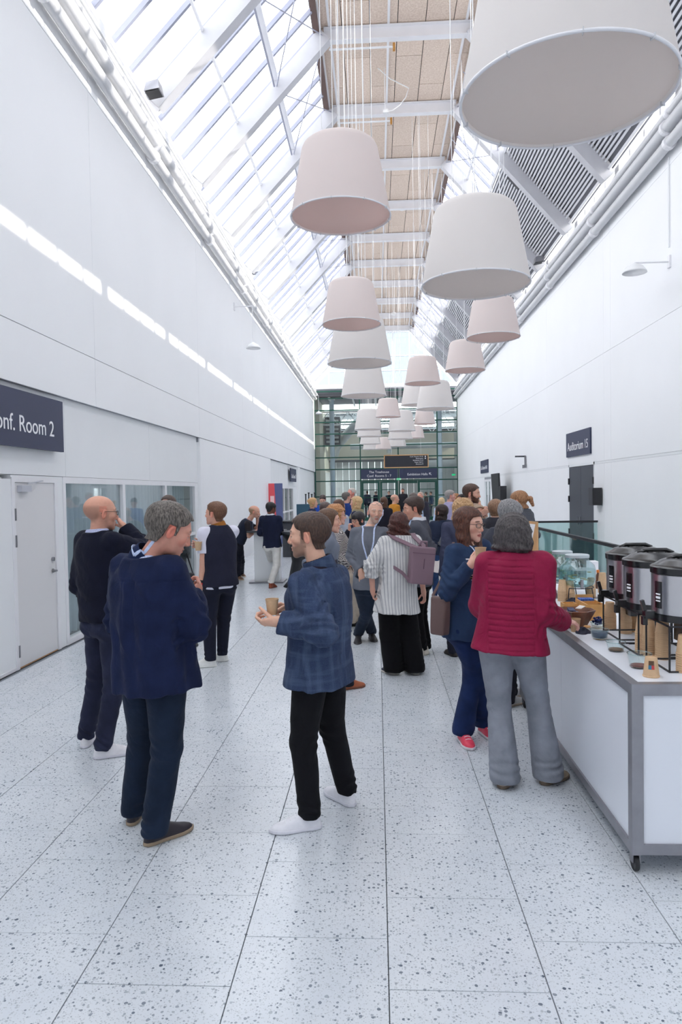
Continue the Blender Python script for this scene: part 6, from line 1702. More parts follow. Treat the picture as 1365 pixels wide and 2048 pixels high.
def trousers(c, res, col=(34, 38, 52), kind='plain', col2=None, thigh=.092, knee=.068, hem_r=.062, drop=.03, seat=1.0, wr=.004, name='trousers', rough=.85, flare=0.0, skirt=None, pocket=False, rise=.08, label=None):
    S = Sdf(); st, pel, rt, fwd, up = c['st'], c['pel'], c['rt'], c['fwd'], c['up']; L = np.linalg.norm(c['spine'])
    q = lambda s, ru, rv, off=0: st(s, ru, rv, off)
    S.loft([q(-.16, .13 * seat, .10 * seat, -.004), q(-.06, .172 * seat, .122 * seat, -.006), q(.03, .170 * seat, .120, -.004), q(rise / L + .05, .155, .110)], rt, k=.03, n=2.4)
    for s_ in (-1, 1):
        h, k_, a = c['hips'][s_], c['kn'][s_], c['ank'][s_]
        S.ell(h - fwd * .045 - up * .02 - rt * s_ * .01, (.085 * seat, .085 * seat, .095), k=.03)
        S.cap(h - up * .01, k_, thigh * c['fat'], knee, k=.03)
        bt = a * 1.0; bt = a - up * (a[2] - drop - hem_r * .35) * .85
        S.cap(k_, bt, knee, hem_r, k=.02)
        S.op(bt - .12, bt + .12, (lambda x, y, z, zz=drop, b=bt: np.maximum(z - f32(zz), np.sqrt((x - b[0]) ** 2 + (y - b[1]) ** 2) - .16)), .004, 's')
        if c['lod'] < 2:
            S.disp.append(folds(h, k_, 1.0, wr, 8, c['pid'] + s_, .22)); S.disp.append(folds(k_, a, .92, wr * 1.5, 9, c['pid'] + 5 + s_, .16)); S.disp.append(folds(h, k_, .05, wr, 6, c['pid'] + 9 + s_, .2))
    if c['lod'] < 2: S.disp.append(wrinkle(c['pid'] * 3 + 2, wr * .5, .14, .5))
    if pocket:
        def pk(x, y, z):
            u = (x - pel[0]) * rt[0] + (y - pel[1]) * rt[1]; v = (x - pel[0]) * fwd[0] + (y - pel[1]) * fwd[1]; h = z - pel[2]
            du = np.abs(np.abs(u) - .085) - .052; dh = np.abs(h + .075 + .012 * np.cos(np.clip((np.abs(u) - .085) / .052, -1, 1) * 1.5) * (h < -.1)) - .058
            g = np.exp(-(np.maximum(du, dh) / .0035) ** 2) * (v < 0) * .003
            return -g - .003 * np.exp(-(u / .004) ** 2) * (v < 0) * (h > -.14) - .0035 * np.exp(-((h + .002) / .004) ** 2)
        S.disp.append(pk)
    V, F = S.mesh(res); o = np_mesh(name, V, F, cloth(col, kind, col2, rough), c['e'], uv=c['pc'](V))
    if label: o['label'] = label

def shoe(c, s_, fl, col=(230, 230, 232), sole=(236, 236, 238), high=.0, label=None, solecol2=None, laces=None, name='shoe'):
    h, d = c['ft'][s_]; w = np.cross(d, V3(0, 0, 1)); S = Sdf(); lod = c['lod']
    A = np.array([-.012, 0, .03, .09, .15, .20, .24, .265, .285]) * fl / .275; Wd = np.array([.004, .024, .034, .035, .043, .048, .040, .026, .004]); Hh = np.array([.03, .078, .098, .100, .080, .058, .046, .036, .018]) + high * np.array([.2, 1, 1, .8, .2, 0, 0, 0, 0])
    def prof(e=0.0, top=None):
        def fn(x, y, z):
            px, py = x - f32(h[0]), y - f32(h[1]); a = px * f32(d[0]) + py * f32(d[1]) + z * 0; b = px * f32(w[0]) + py * f32(w[1]) + z * 0
            ww = np.interp(a, A, Wd).astype(f32) + f32(e); hh = np.interp(a, A, Hh).astype(f32)
            if top is None:
                q_ = (np.abs(b / ww) ** 2.6 + np.abs(z / hh) ** 2.6) ** (1 / 2.6); dd = (q_ - 1) * np.minimum(ww, hh)
                dd = smax(dd, f32(.012) - z, .004)
            else: dd = smax(np.abs(b) - ww, z - f32(top), .004); dd = smax(dd, -z + f32(.001), .001)
            return smax(smax(dd, -a - f32(.012 + e), .01), a - f32(A[-1] + e), .01)
        return fn
    m_ = h + d * fl / 2
    res = (.005, .007, .010, .014)[lod]
    S.op(m_ - V3(.2, .2, .02), m_ + V3(.2, .2, .14 + high), prof(), 0)
    if high or True: S.cap(c['ank'][s_] + V3(0, 0, -.02), c['ank'][s_] + V3(0, 0, .0 + high), .040, .040, k=.02)
    V, F = S.mesh(res, pad=0); o = np_mesh(name, V, F, bpy.data.materials.get('leather_%d_%d_%d' % col) or mat('leather_%d_%d_%d' % col, srgb(*col), .5, var=.05, vscale=30), c['e'])
    WORLDLOC[o] = WORLDLOC[c['e']]
    T = Sdf(); T.op(m_ - V3(.2, .2, .01), m_ + V3(.2, .2, .03), prof(.004, .022), 0)
    V, F = T.mesh(res, pad=0); np_mesh('sole', V, F, bpy.data.materials.get('sole_%d_%d_%d' % sole) or mat('sole_%d_%d_%d' % sole, srgb(*sole), .6), o)
    if laces and lod < 2:
        for i in range(4):
            t = (.11 + .028 * i) * fl / .275; hh = float(np.interp(t, A, Hh)); p = h + d * t + V3(0, 0, hh + .001)
            MB().tube([p - w * .022 - V3(0, 0, .006), p, p + w * .022 - V3(0, 0, .006)], .003, 6).build('lace', bpy.data.materials.get('lace') or mat('lace', srgb(*laces), .8), o)

# ------------------------------------------------------------ things people wear
def ribbon(b, pts, w, side, th=.0015):
    pts = [np.array(p, float) for p in pts]; vs_ = []; side = np.asarray(side, float)
    for i, p in enumerate(pts):
        d = nrm(pts[min(i + 1, len(pts) - 1)] - pts[max(i - 1, 0)]); s = nrm(side - d * (side @ d)); n = np.cross(d, s)
        vs_ += [p - s * w / 2 - n * th, p + s * w / 2 - n * th, p + s * w / 2 + n * th, p - s * w / 2 + n * th]
    fs = [(3, 2, 1, 0)]
    for i in range(len(pts) - 1):
        for k in range(4): fs.append((i * 4 + k, i * 4 + (k + 1) % 4, i * 4 + 4 + (k + 1) % 4, i * 4 + 4 + k))
    n = (len(pts) - 1) * 4; fs.append((n, n + 1, n + 2, n + 3)); b.add(vs_, fs); return b
M_LAN = mat('lanyard_blue', srgb(196, 210, 240), .6, var=.15, vscale=40)
M_BADGE = mat('badge_white', srgb(236, 234, 232), .5)
def lanyard(c, drop=.36, fr=.135, badge=True, back_only=False, off=.0):
    from mathutils.bvhtree import BVHTree
    nk, fwd, rt, up, pel = c['nk'], c['fwd'], c['rt'], c['up'], c['pel']
    trees = []
    for ch in c['e'].children:
        if ch.type == 'MESH' and ch.name.split('.')[0] in ('sweater', 'shirt', 'overshirt', 'cardigan', 'striped_top', 'vest', 't_shirt', 'collar', 'inner_collar', 'body'):
            me = ch.data; n = len(me.vertices); co = np.empty(n * 3, f32); me.vertices.foreach_get('co', co); co = co.reshape(-1, 3) + np.array(WORLDLOC[c['e']], f32)
            li = np.empty(len(me.loops), np.int32); me.loops.foreach_get('vertex_index', li)
            if c['lod'] == 0 or n < 90000: trees.append(BVHTree.FromPolygons([Vector(v) for v in co.tolist()], li.reshape(-1, 4).tolist()))
    def out(p, ctr):
        """first surface met from outside on the way to the body axis"""
        o = ctr + nrm(p - ctr) * .6; best = None; d = nrm(ctr - o)
        for t in trees:
            h = t.ray_cast(Vector(o), Vector(d), .6)
            if h[0] is not None and (best is None or h[3] < best): best = h[3]
        return (o + d * (best - .004)) if best is not None else p
    last = None
    for s_ in (-1, 1):
        key = [nk - fwd * .10 + up * .02, nk + rt * s_ * .050 - fwd * .06 + up * .05, nk + rt * s_ * .085 + up * .06]
        if not back_only: key += [nk + rt * s_ * .085 + fwd * .10 - up * .02, nk + rt * s_ * .070 + fwd * fr - up * .13, nk + rt * s_ * .036 + fwd * fr - up * (drop * .65), nk + rt * s_ * .004 + fwd * fr - up * drop]
        pts = []
        for i in range(len(key) - 1):
            for j in range(5):
                p = key[i] * (1 - j / 5) + key[i + 1] * (j / 5); h_ = (p - nk) @ up
                ctr = nk + up * min(-.06, h_ * .999 if h_ < -.06 else -.06)
                pts.append(out(p, ctr))
        ribbon(MB(), pts, .017, up if back_only else rt).build('lanyard', M_LAN, c['e'], smooth=True, autosm=50); last = pts[-1]
    if badge and not back_only:
        p = last + fwd * .008
        q = [p - rt * .045, p + rt * .045, p + rt * .045 - up * .13, p - rt * .045 - up * .13]
        MB().hexa([tuple(v) for v in q] + [tuple(v + fwd * .004) for v in q]).build('badge', M_BADGE, c['e'])
M_GLFR = mat('spectacle_frame', srgb(50, 40, 42), .4)
def spectacles(c, col=None, up_on_head=False, m_=None, lens=True):
    HR, hc, s = c['HR'], c['hc'], c['hs']; P = lambda x, y, z: hc + HR @ (V3(x, y, z) * s)
    b = MB(); dz, dy = (.095, -.035) if up_on_head else (0, 0)
    for sg in (-1, 1):
        pts = [P(sg * (.031 + .025 * math.copysign(abs(math.cos(t * PI / 10)) ** .6, math.cos(t * PI / 10))), .100 + dy - .006 * abs(math.cos(t * PI / 10)) * (1 if math.cos(t * PI / 10) > 0 else 0), .005 + dz + .0145 * math.copysign(abs(math.sin(t * PI / 10)) ** .6, math.sin(t * PI / 10))) for t in range(20)]
        b.tube(pts, .0021, 6, closed=True); b.tube([P(sg * .054, .095 + dy, .012 + dz), P(sg * .078, .06 + dy, .014 + dz), P(sg * .083, -.005 + dy, .014 + dz), P(sg * .080, -.03 + dy, .000 + dz)], .0018, 6)
    b.tube([P(-.009, .101 + dy, .010 + dz), P(0, .104 + dy, .013 + dz), P(.009, .101 + dy, .010 + dz)], .002, 6)
    b.build('glasses', m_ or M_GLFR, c['e'], smooth=True)
def held_cup(p, ax, label, s=1.0, cat='cup', col=None):
    """paper cup held upright; p = centre of its bottom"""
    e = root('paper_cup', tuple(p), label=label, cat=cat)
    cup_up(MB(), p[0], p[1], p[2], s).build('cup_wall', col or M_CUP, e, smooth=True, autosm=35)
    return e
# ------------------------------------------------------------ the people
def W7(c): pass
P = {}
# man in the blue blazer
def x7(c):
    p = atY(545, 1229, 3.80); held_cup(p + V3(0, 0, 0), None, 'brown paper cup held by the man in the blue blazer', .92)
    pk = c['pel'] - c['rt'] * .05
P[7] = person(7, 'bearded man in a blue tweed blazer and black trousers eating from a paper cup', 3.97, 62, (640, 1322), (640, 1133), (616, 1072), [(640, 1655, 558, 1664), (706, 1614, 662, 1588)], hyaw=84, hpitch=3, hs=1.04,
    arms=dict(L=dict(e=(618, 1262, -.25), w=(556, 1243, -.22), hd=(-1, .15, -.1), pn=(0, .6, .8), th=(0, .2, 1), curl=(.75, .8, .85, .9), thumb=.8), R=dict(e=(650, 1262, .15), w=(592, 1218, .02), hd=(-1, -.1, .15), pn=(0, -.7, -.5), th=(-.2, -.5, .8), curl=(.55, .6, .7, .8), thumb=.7)),
    skin=(222, 176, 152), hair=('short', (52, 38, 32), (84, 62, 52)), hair_t=.014, beard=.55, browc=(74, 52, 42), lod=0, fat=1.12,
    top=[dict(name='blazer', col=(42, 54, 82), kind='tweed', col2=(86, 102, 130), hem=.12, ease=.024, flare=.016, vent=(-.02, .98), wr=.005, flap=1, cuff=1, sleeve_r=1.05, collar=((42, 54, 80), .050, .082, 'tweed', (84, 100, 128))), dict(name='shirt', col=(36, 30, 42), hem=-.3, ease=.004, sleeve='none', neck_r=.066, nkc=.05, collar=((40, 34, 46), .052, .073))],
    trous=dict(col=(18, 19, 24), thigh=.096, knee=.076, hem_r=.062, drop=.07), shoes=dict(col=(228, 228, 234), sole=(218, 218, 226), laces=(240, 240, 244)), extra=x7)
# grey-haired man in the navy overshirt
def x2(c):
    lanyard(c, back_only=True)
P[2] = person(2, 'grey haired man in a loose navy overshirt seen from behind, looking down', 3.72, -28, (306, 1328), (294, 1112), (340, 1062), [(262, 1652, 290, 1610), (292, 1692, 386, 1655)], hyaw=-62, hpitch=24, hs=1.14,
    arms=dict(L=dict(e=(240, 1240, .12), w=(320, 1225, .35), curl=.5), R=dict(e=(384, 1250, -.06), w=(384, 1196, .22), hd=(.3, .5, .6), pn=(-1, .2, 0), th=(0, .4, 1), curl=(.7, .7, .8, .8), thumb=.6)),
    skin=(208, 150, 132), flush=.2, hair=('short', (54, 49, 46), (122, 114, 107)), hair_t=.016, browc=(110, 100, 92), lod=0, fat=1.14,
    top=[dict(name='overshirt', col=(24, 33, 62), kind='denim', col2=(36, 48, 84), hem=.13, ease=.028, flare=.012, belly=.03, yoke=.12, drape=.008, wr=.007, sleeve_r=1.12, cuff=1, collar=((28, 40, 72), .028, .074)), dict(name='inner_collar', col=(208, 214, 236), kind='check', col2=(150, 164, 214), hem=-.38, ease=.001, sleeve='none', neck_r=.066, nkc=.02)],
    trous=dict(col=(26, 38, 56), kind='denim', thigh=.104, knee=.082, hem_r=.074, drop=.045), shoes=dict(col=(42, 36, 44), sole=(150, 132, 110)), extra=x2)
# bald man
def x1(c):
    spectacles(c)
P[1] = person(1, 'bald man with glasses and navy sweater holding a hand to his face', 4.95, -35, (212, 1240), (196, 1062), (204, 1027), [(168, 1497, 182, 1480), (190, 1518, 252, 1508)], hyaw=-52, hpitch=2, hs=1.04,
    arms=dict(L=dict(e=(150, 1190, .0), w=(190, 1215, .25), curl=.5), R=dict(e=(280, 1098, .12), w=(250, 1058, .26), hd=(-.55, .1, .8), pn=(-.7, -.1, -.5), th=(-.5, .6, .5), curl=(.7, .75, .8, .85), thumb=.7)),
    skin=(212, 158, 136), hair=('bald', (128, 116, 110), None), scalp=.45, lod=0, fat=1.08, browc=(120, 90, 76), beard=.15,
    top=[dict(name='sweater', col=(18, 21, 38), kind='knit', hem=-.01, ease=.022, belly=.03, flare=-.006, wr=.005, sleeve_r=1.08), dict(name='inner_collar', col=(206, 212, 236), kind='check', col2=(150, 160, 210), hem=-.38, ease=.001, sleeve='none', neck_r=.066, nkc=.03)],
    trous=dict(col=(38, 42, 62), kind='denim', thigh=.098, knee=.074, hem_r=.062, drop=.06, seat=1.05, wr=.006), shoes=dict(col=(226, 224, 228), sole=(210, 208, 216), laces=(238, 238, 240)), extra=x1)
# person hidden behind the grey-haired man
P[3] = person(3, 'man with dark hair and sunglasses almost hidden behind the grey haired man', 8.2, 160, (345, 1180), (340, 1040), (336, 1012), [(330, 1290, 345, 1310), (385, 1285, 392, 1297)], hyaw=170, hs=1.02,
    arms=dict(R=dict(e=(322, 1110, 0), w=(330, 1160, -.1)), L=dict(e=(366, 1105, -.1), w=(358, 1076, -.25), hd=(-.2, -.2, 1), curl=.6)), skin=(214, 160, 140), hair=('short', (60, 48, 44), None), lod=1,
    top=dict(name='shirt', col=(64, 70, 74), hem=.08), trous=dict(col=(40, 42, 48)), shoes=dict(col=(50, 50, 54), sole=(60, 60, 64)))
# man in the dark vest
def x4(c):
    p = atY(397, 1101, 7.35); held_cup(p, None, 'paper cup held by the man in the dark vest', 1.0)
    w = c['wr'][-1]; d = nrm(w - c['el'][-1]); q = w - d * .03
    MB().tube([q - d * .012, q + d * .012], .034, 14).build('wristband', mat('band_red', srgb(214, 60, 60), .5), c['e'], smooth=True, autosm=50)
    q = w - d * .055; MB().tube([q - d * .014, q + d * .014], .036, 14).build('watch', M_BLACK, c['e'], smooth=True, autosm=50)
P[4] = person(4, 'man in a dark sleeveless vest over a white T-shirt holding a paper cup', 7.55, 38, (440, 1165), (437, 1050), (430, 1028), [(432, 1333, 396, 1335), (455, 1322, 425, 1322)], hyaw=72, hpitch=-4, hs=1.04,
    arms=dict(L=dict(e=(418, 1130, -.14), w=(402, 1172, -.10), hd=(-.15, .2, -1), pn=(1, 0, 0), th=(-.5, .5, 0), curl=.45), R=dict(e=(420, 1105, .12), w=(407, 1093, .0), hd=(-1, -.1, .25), pn=(0, -.9, .1), th=(0, -.2, 1), curl=.6, bare=1)),
    skin=(220, 168, 146), hair=('short', (92, 62, 46), (124, 88, 66)), hair_t=.015, lod=1, fat=1.04,
    top=[dict(name='vest', col=(38, 40, 56), hem=.03, ease=.020, sleeve='none', wr=.003, collar=((160, 104, 48), .03, .070)), dict(name='t_shirt', col=(222, 222, 236), hem=.055, ease=.010, sleeve='short', sleeve_r=1.12, wr=.002)],
    trous=dict(col=(30, 33, 48), thigh=.096, knee=.076, hem_r=.060, drop=.07), shoes=dict(col=(230, 230, 226), sole=(226, 226, 222)), extra=x4)
# woman in the burgundy quilted jacket
def x16(c):
    p = atZ(1151, 1263, CT); held_cup(V3(p[0], p[1], CT + .001), None, 'brown paper cup on the counter under the hand of the woman in burgundy', .9)
P[16] = person(16, 'woman with short dark hair in a burgundy quilted jacket and grey flared jeans', 4.42, -8, (1022, 1268), (1032, 1103), (1028, 1073), [(1003, 1578, 1015, 1568), (1086, 1570, 1138, 1550)], hyaw=-25, hpitch=6, hs=1.04, sex='f', sw=.168,
    arms=dict(L=dict(e=(962, 1205, .06), w=(975, 1190, .36), curl=.4), R=dict(e=(1104, 1218, .0), w=(1126, 1243, .08), hd=(1, .2, -.12), pn=(-.2, .2, -1), th=(-.5, 1, .2), curl=(.35, .4, .45, .5), thumb=.3)),
    skin=(222, 172, 158), hair=('bob', (48, 44, 46), (92, 86, 86)), hair_extra=dict(len=.080, wid=.100, dep=.104, yc=-.020, side_curt=False, messy=1, open=.02, side=.022, yslope=0.0), hair_t=.024, lod=0, fat=1.12,
    top=dict(name='quilted_jacket', col=(140, 26, 64), hem=.10, ease=.024, flare=.034, shoulder=.95, quilt=True, wr=.003, rough=.6, sleeve_r=1.10, cuff=1, back=.01, waist=1.06, collar=((140, 32, 68), .030, .068)),
    trous=dict(col=(136, 140, 150), kind='denim', col2=(164, 166, 174), thigh=.104, knee=.072, hem_r=.098, drop=.035, seat=1.10, wr=.004, name='jeans', pocket=True), shoes=dict(col=(168, 150, 128), sole=(120, 104, 90)), extra=x16)
# woman in the blue cardigan
def x15(c):
    spectacles(c); lanyard(c, .40, .125)
    p = atY(962, 1122, 4.88); held_cup(p, None, 'paper cup held up by the brown haired woman in the blue cardigan', 1.0)
P[15] = person(15, 'woman with long brown hair, glasses, blue cardigan and striped top holding a cup', 5.15, -118, (930, 1245), (934, 1090), (940, 1050), [(922, 1478, 940, 1497), (962, 1462, 985, 1478)], hyaw=-132, hpitch=4, hs=1.02, sex='f', sw=.158,
    arms=dict(R=dict(e=(888, 1178, -.15), w=(942, 1130, -.24), hd=(.6, -.2, .75), pn=(.5, .8, 0), th=(-.2, 0, 1), curl=.6, thumb=.6, sh=(908, 1106, -.09)), L=dict(e=(985, 1180, .1), w=(965, 1150, -.1), curl=.5, sh=(965, 1095, .13))),
    skin=(226, 180, 160), hair=('long', (58, 34, 28), (104, 62, 46)), hair_extra=dict(len=.27, wid=.088, dep=.078, yc=-.02, open=.014), hair_t=.014, lod=0, fat=1.06,
    top=[dict(name='cardigan', col=(44, 62, 92), hem=.10, ease=.018, flare=.006, wr=.005, sleeve_r=1.02), dict(name='striped_top', col=(30, 28, 46), kind='hstripe', col2=(214, 212, 220), hem=.05, ease=.004, sleeve='none', chesty=.075, neck_r=.07, nkc=.0)],
    trous=dict(col=(28, 44, 82), kind='denim', thigh=.092, knee=.064, hem_r=.082, drop=.06, name='jeans'), shoes=dict(col=(226, 66, 92), sole=(214, 208, 214), laces=(240, 236, 240)), extra=x15)
# man in the grey sweater
def x11(c): lanyard(c, .42, .130); spectacles(c, up_on_head=True, m_=M_METAL)
P[11] = person(11, 'bald bearded man facing us in a grey sweater with a pale blue lanyard', 8.35, 172, (738, 1170), (740, 1052), (752, 1025), [(718, 1280, 712, 1300), (742, 1276, 762, 1297)], hyaw=188, hpitch=2, hroll=4, hs=1.08,
    arms=dict(R=dict(e=(708, 1115, .02), w=(722, 1142, -.10), hd=(.15, -.2, -1), pn=(0, 1, 0), th=(1, 0, 0), curl=.15), L=dict(e=(778, 1115, .0), w=(770, 1140, .0), curl=.3)),
    skin=(222, 176, 154), hair=('bald', (150, 142, 138), None), scalp=.35, beard=.5, browc=(160, 152, 146), lod=1, fat=1.04,
    top=dict(name='sweater', col=(110, 114, 124), hem=.05, ease=.014, wr=.003, neck_r=.075), trous=dict(col=(34, 44, 60), kind='denim', thigh=.090, knee=.070, hem_r=.064, drop=.07), shoes=dict(col=(38, 36, 40), sole=(60, 58, 60)), extra=x11)
# woman with the mauve backpack
P[12] = person(12, 'woman in a striped white jacket and wide black trousers with a mauve backpack', 7.15, 20, (795, 1200), (802, 1070), (797, 1050), [(796, 1350, 768, 1342), (836, 1350, 826, 1346)], hyaw=14, hpitch=0, hs=1.0, sex='f', sw=.156,
    arms=dict(L=dict(e=(750, 1140, -.06), w=(746, 1182, -.06), hd=(.1, .1, -1), pn=(1, 0, 0), curl=.8, bare=1), R=dict(e=(845, 1150, .08), w=(848, 1185, .15), curl=.4)),
    skin=(220, 168, 148), hair=('long', (58, 32, 30), (96, 54, 46)), hair_extra=dict(len=.15, wid=.098, dep=.085, yc=-.02, wave=.010, messy=1), hair_t=.018, lod=1, fat=1.12,
    top=dict(name='striped_jacket', col=(220, 219, 218), kind='stripe', col2=(150, 152, 158), hem=.12, ease=.026, flare=.036, sleeve='34', sleeve_r=1.12, wr=.004, drape=.004),
    trous=dict(col=(14, 14, 18), thigh=.100, knee=.108, hem_r=.108, drop=.03, wr=.003, seat=.94), shoes=dict(col=(36, 40, 62), sole=(190, 186, 178)))
# man behind her
P[13] = person(13, 'dark haired man in a grey cardigan and black trousers behind the backpack woman', 8.0, 75, (840, 1160), (838, 1040), (826, 1018), [(845, 1305, 838, 1315), (852, 1300, 850, 1312)], hyaw=100, hpitch=10, hs=1.05,
    arms=dict(L=dict(e=(850, 1105, -.15), w=(832, 1130, -.2)), R=dict(e=(820, 1100, .15), w=(808, 1110, .1))), skin=(212, 160, 138), hair=('short', (46, 34, 32), (74, 54, 46)), hair_t=.020, lod=1, fat=1.05,
    top=[dict(name='cardigan', col=(84, 86, 96), hem=.06, ease=.016), dict(name='shirt_collar', col=(226, 228, 236), hem=-.34, ease=.003, sleeve='none', neck_r=.070, nkc=.05)], trous=dict(col=(18, 18, 22), thigh=.098, knee=.082, hem_r=.070), shoes=dict(col=(206, 200, 188), sole=(196, 190, 178)))
# woman with the bun of brown hair in grey next to the blazer man
P[8] = person(8, 'brown haired woman in a grey cardigan partly hidden behind the blue blazer', 6.7, -78, (648, 1170), (652, 1062), (660, 1043), [(686, 1380, 697, 1378), (664, 1372, 682, 1370)], hyaw=-85, hs=.98, sex='f', sw=.150,
    arms=dict(R=dict(e=(650, 1120, -.15), w=(665, 1140, -.1)), L=dict(e=(655, 1120, .15), w=(668, 1140, .1))), skin=(222, 172, 150), hair=('bun', (74, 52, 40), (112, 82, 62)), hair_extra=dict(bun=(0, -.11, -.01)), hair_t=.012, lod=1,
    top=dict(name='cardigan', col=(120, 126, 140), hem=.08, ease=.016), trous=dict(col=(36, 38, 48)), shoes=dict(col=(170, 96, 64), sole=(120, 70, 50)))
# curly blonde woman in the patterned blouse
def x9(c): spectacles(c)
P[9] = person(9, 'curly strawberry blonde woman with glasses, patterned blouse and wide beige trousers', 9.2, -70, (688, 1150), (672, 1058), (676, 1032), [(690, 1252, 700, 1252), (718, 1246, 727, 1250)], hyaw=-85, hs=1.0, sex='f', sw=.150,
    arms=dict(R=dict(e=(680, 1115, -.18), w=(700, 1130, -.1), hd=(.8, -.2, .3), curl=.5), L=dict(e=(700, 1115, .1), w=(712, 1132, .1), hd=(.8, .1, .2), curl=.5)), skin=(230, 180, 160), hair=('curly', (156, 100, 62), (214, 162, 112)), hair_extra=dict(len=.09, wid=.10, dep=.09, wave=.008, side_curt=False), hair_t=.024, lod=1,
    top=dict(name='blouse', col=(214, 208, 204), kind='hounds', col2=(58, 52, 56), hem=.02, ease=.018), trous=dict(col=(196, 182, 166), thigh=.115, knee=.12, hem_r=.12, drop=.05), shoes=dict(col=(30, 30, 34), sole=(30, 30, 34)), extra=x9)
# short woman with black hair, raised hand
def x10(c): spectacles(c)
P[10] = person(10, 'short black haired woman in black with glasses raising her hand', 10.4, 150, (718, 1140), (720, 1062), (716, 1041), [(712, 1232, 708, 1240), (724, 1232, 726, 1240)], hyaw=135, hpitch=10, hs=.98, sex='f',
    arms=dict(R=dict(e=(694, 1080, 0), w=(700, 1060, -.15), hd=(-.1, -.1, 1), curl=.7), L=dict(e=(742, 1095, 0), w=(735, 1115, -.1))), skin=(226, 176, 154), hair=('bangs', (22, 20, 24), (52, 48, 52)), hair_t=.016, lod=1, top=dict(name='blouse', col=(30, 30, 42)), trous=dict(col=(26, 26, 34)), shoes=dict(col=(30, 30, 34), sole=(30, 30, 34)), extra=x10)
# woman with the tote bag
P[14] = person(14, 'woman with long dark hair, dark jacket, white blouse tails and jeans', 11.0, 15, (882, 1110), (886, 1040), (882, 1025), [(876, 1210, 874, 1218), (892, 1208, 890, 1216)], hyaw=50, hs=.98, sex='f', arms=dict(L=dict(e=(868, 1085, 0), w=(872, 1105, .1)), R=dict(e=(906, 1085, .05), w=(900, 1108, .1))),
    skin=(206, 160, 136), hair=('long', (26, 20, 22), (58, 38, 34)), hair_extra=dict(len=.30, wid=.085), hair_t=.014, lod=1, top=[dict(name='jacket', col=(42, 50, 70), hem=.0, ease=.02), dict(name='blouse', col=(226, 216, 212), hem=.26, ease=.014, flare=.05, sleeve='none')], trous=dict(col=(44, 66, 104), kind='denim', thigh=.085, knee=.06, hem_r=.055, name='jeans'), shoes=dict(col=(214, 190, 170), sole=(200, 180, 160)))
# grey haired man behind the burgundy jacket
def x17(c): lanyard(c, back_only=True)
P[17] = person(17, 'grey haired man in a charcoal sweater behind the burgundy jacket', 6.45, -45, (1000, 1180), (1004, 1056), (1022, 1032), [(1014, 1398, 1036, 1392), (1008, 1416, 1034, 1408)], hyaw=-60, hpitch=22, hs=1.04,
    arms=dict(L=dict(e=(982, 1130, .1), w=(1000, 1150, .3)), R=dict(e=(1040, 1130, -.05), w=(1062, 1122, .25), curl=.5)), skin=(214, 160, 140), hair=('short', (92, 92, 96), (160, 158, 158)), hair_t=.022, lod=1, fat=1.05,
    top=dict(name='sweater', col=(62, 64, 74), ease=.016), trous=dict(col=(40, 40, 50)), shoes=dict(col=(226, 224, 222), sole=(196, 180, 160)), extra=x17)
# ponytail woman
P[18] = person(18, 'woman with a light brown ponytail and dark grey top by the balustrade', 8.6, 55, (1048, 1110), (1048, 1018), (1037, 1003), [((1.75, 8.6), 60), ((1.85, 8.85), 60)], hyaw=62, hpitch=12, hs=1.0, sex='f', arms=dict(L=dict(e=(1050, 1100, -.1), w=(1028, 1082, -.12)), R=dict(e=(1045, 1100, .15), w=(1024, 1080, .1))),
    skin=(226, 178, 158), hair=('pony', (120, 80, 56), (186, 138, 98)), hair_t=.010, hair_extra=dict(tail=(0, -.15, .0), tail2=(0, -.165, -.08)), lod=1, top=dict(name='blouse', col=(70, 72, 80), kind='check', col2=(96, 98, 106)), trous=dict(col=(40, 42, 52)), shoes=dict(col=(50, 50, 54), sole=(50, 50, 54)))
P[23] = person(23, 'person with short light brown hair beside the grey haired man', 8.3, -40, (990, 1110), (992, 1035), (993, 1020), [((1.28, 8.2), -40), ((1.5, 8.3), -40)], hyaw=-30, hs=.95, sex='f', skin=(224, 180, 160), hair=('short', (112, 82, 62), (160, 124, 98)), hair_t=.018, lod=2, top=dict(name='sweater', col=(52, 52, 60)), trous=dict(col=(40, 42, 52)), shoes=dict(col=(50, 50, 54), sole=(50, 50, 54)))
# bearded man right background
P[19] = person(19, 'bearded brown haired man in a checked shirt behind the woman in blue', 9.6, -60, (950, 1085), (943, 1008), (945, 988), [((1.25, 9.5), -60), ((1.4, 9.7), -60)], hyaw=-112, hpitch=6, hs=1.04, skin=(218, 168, 146), hair=('short', (60, 42, 36), (92, 66, 54)), hair_t=.016, beard=1.0, browc=(64, 40, 32), lod=1, fat=1.05,
    arms=dict(R=dict(e=(930, 1050, -.1), w=(962, 1030, -.2), curl=.7), L=dict(e=(972, 1050, .1), w=(965, 1035, .0))), top=dict(name='shirt', col=(190, 170, 150), kind='check', col2=(120, 90, 70)), trous=dict(col=(36, 38, 50)), shoes=dict(col=(50, 40, 36), sole=(40, 36, 34)))
P[22] = person(22, 'curly blond person behind the woman in the blue cardigan', 7.9, 20, (915, 1120), (920, 1040), (925, 1024), [((.85, 7.9), 20), ((1.02, 7.95), 20)], hyaw=10, hs=.98, sex='f', skin=(226, 180, 158), hair=('curly', (150, 112, 76), (212, 174, 128)), hair_extra=dict(len=.06, wid=.10, dep=.09, side_curt=False), hair_t=.024, lod=1, top=dict(name='sweater', col=(66, 70, 92)), trous=dict(col=(36, 38, 50)), shoes=dict(col=(50, 40, 36), sole=(40, 36, 34)), extra=lambda c: lanyard(c, back_only=True))
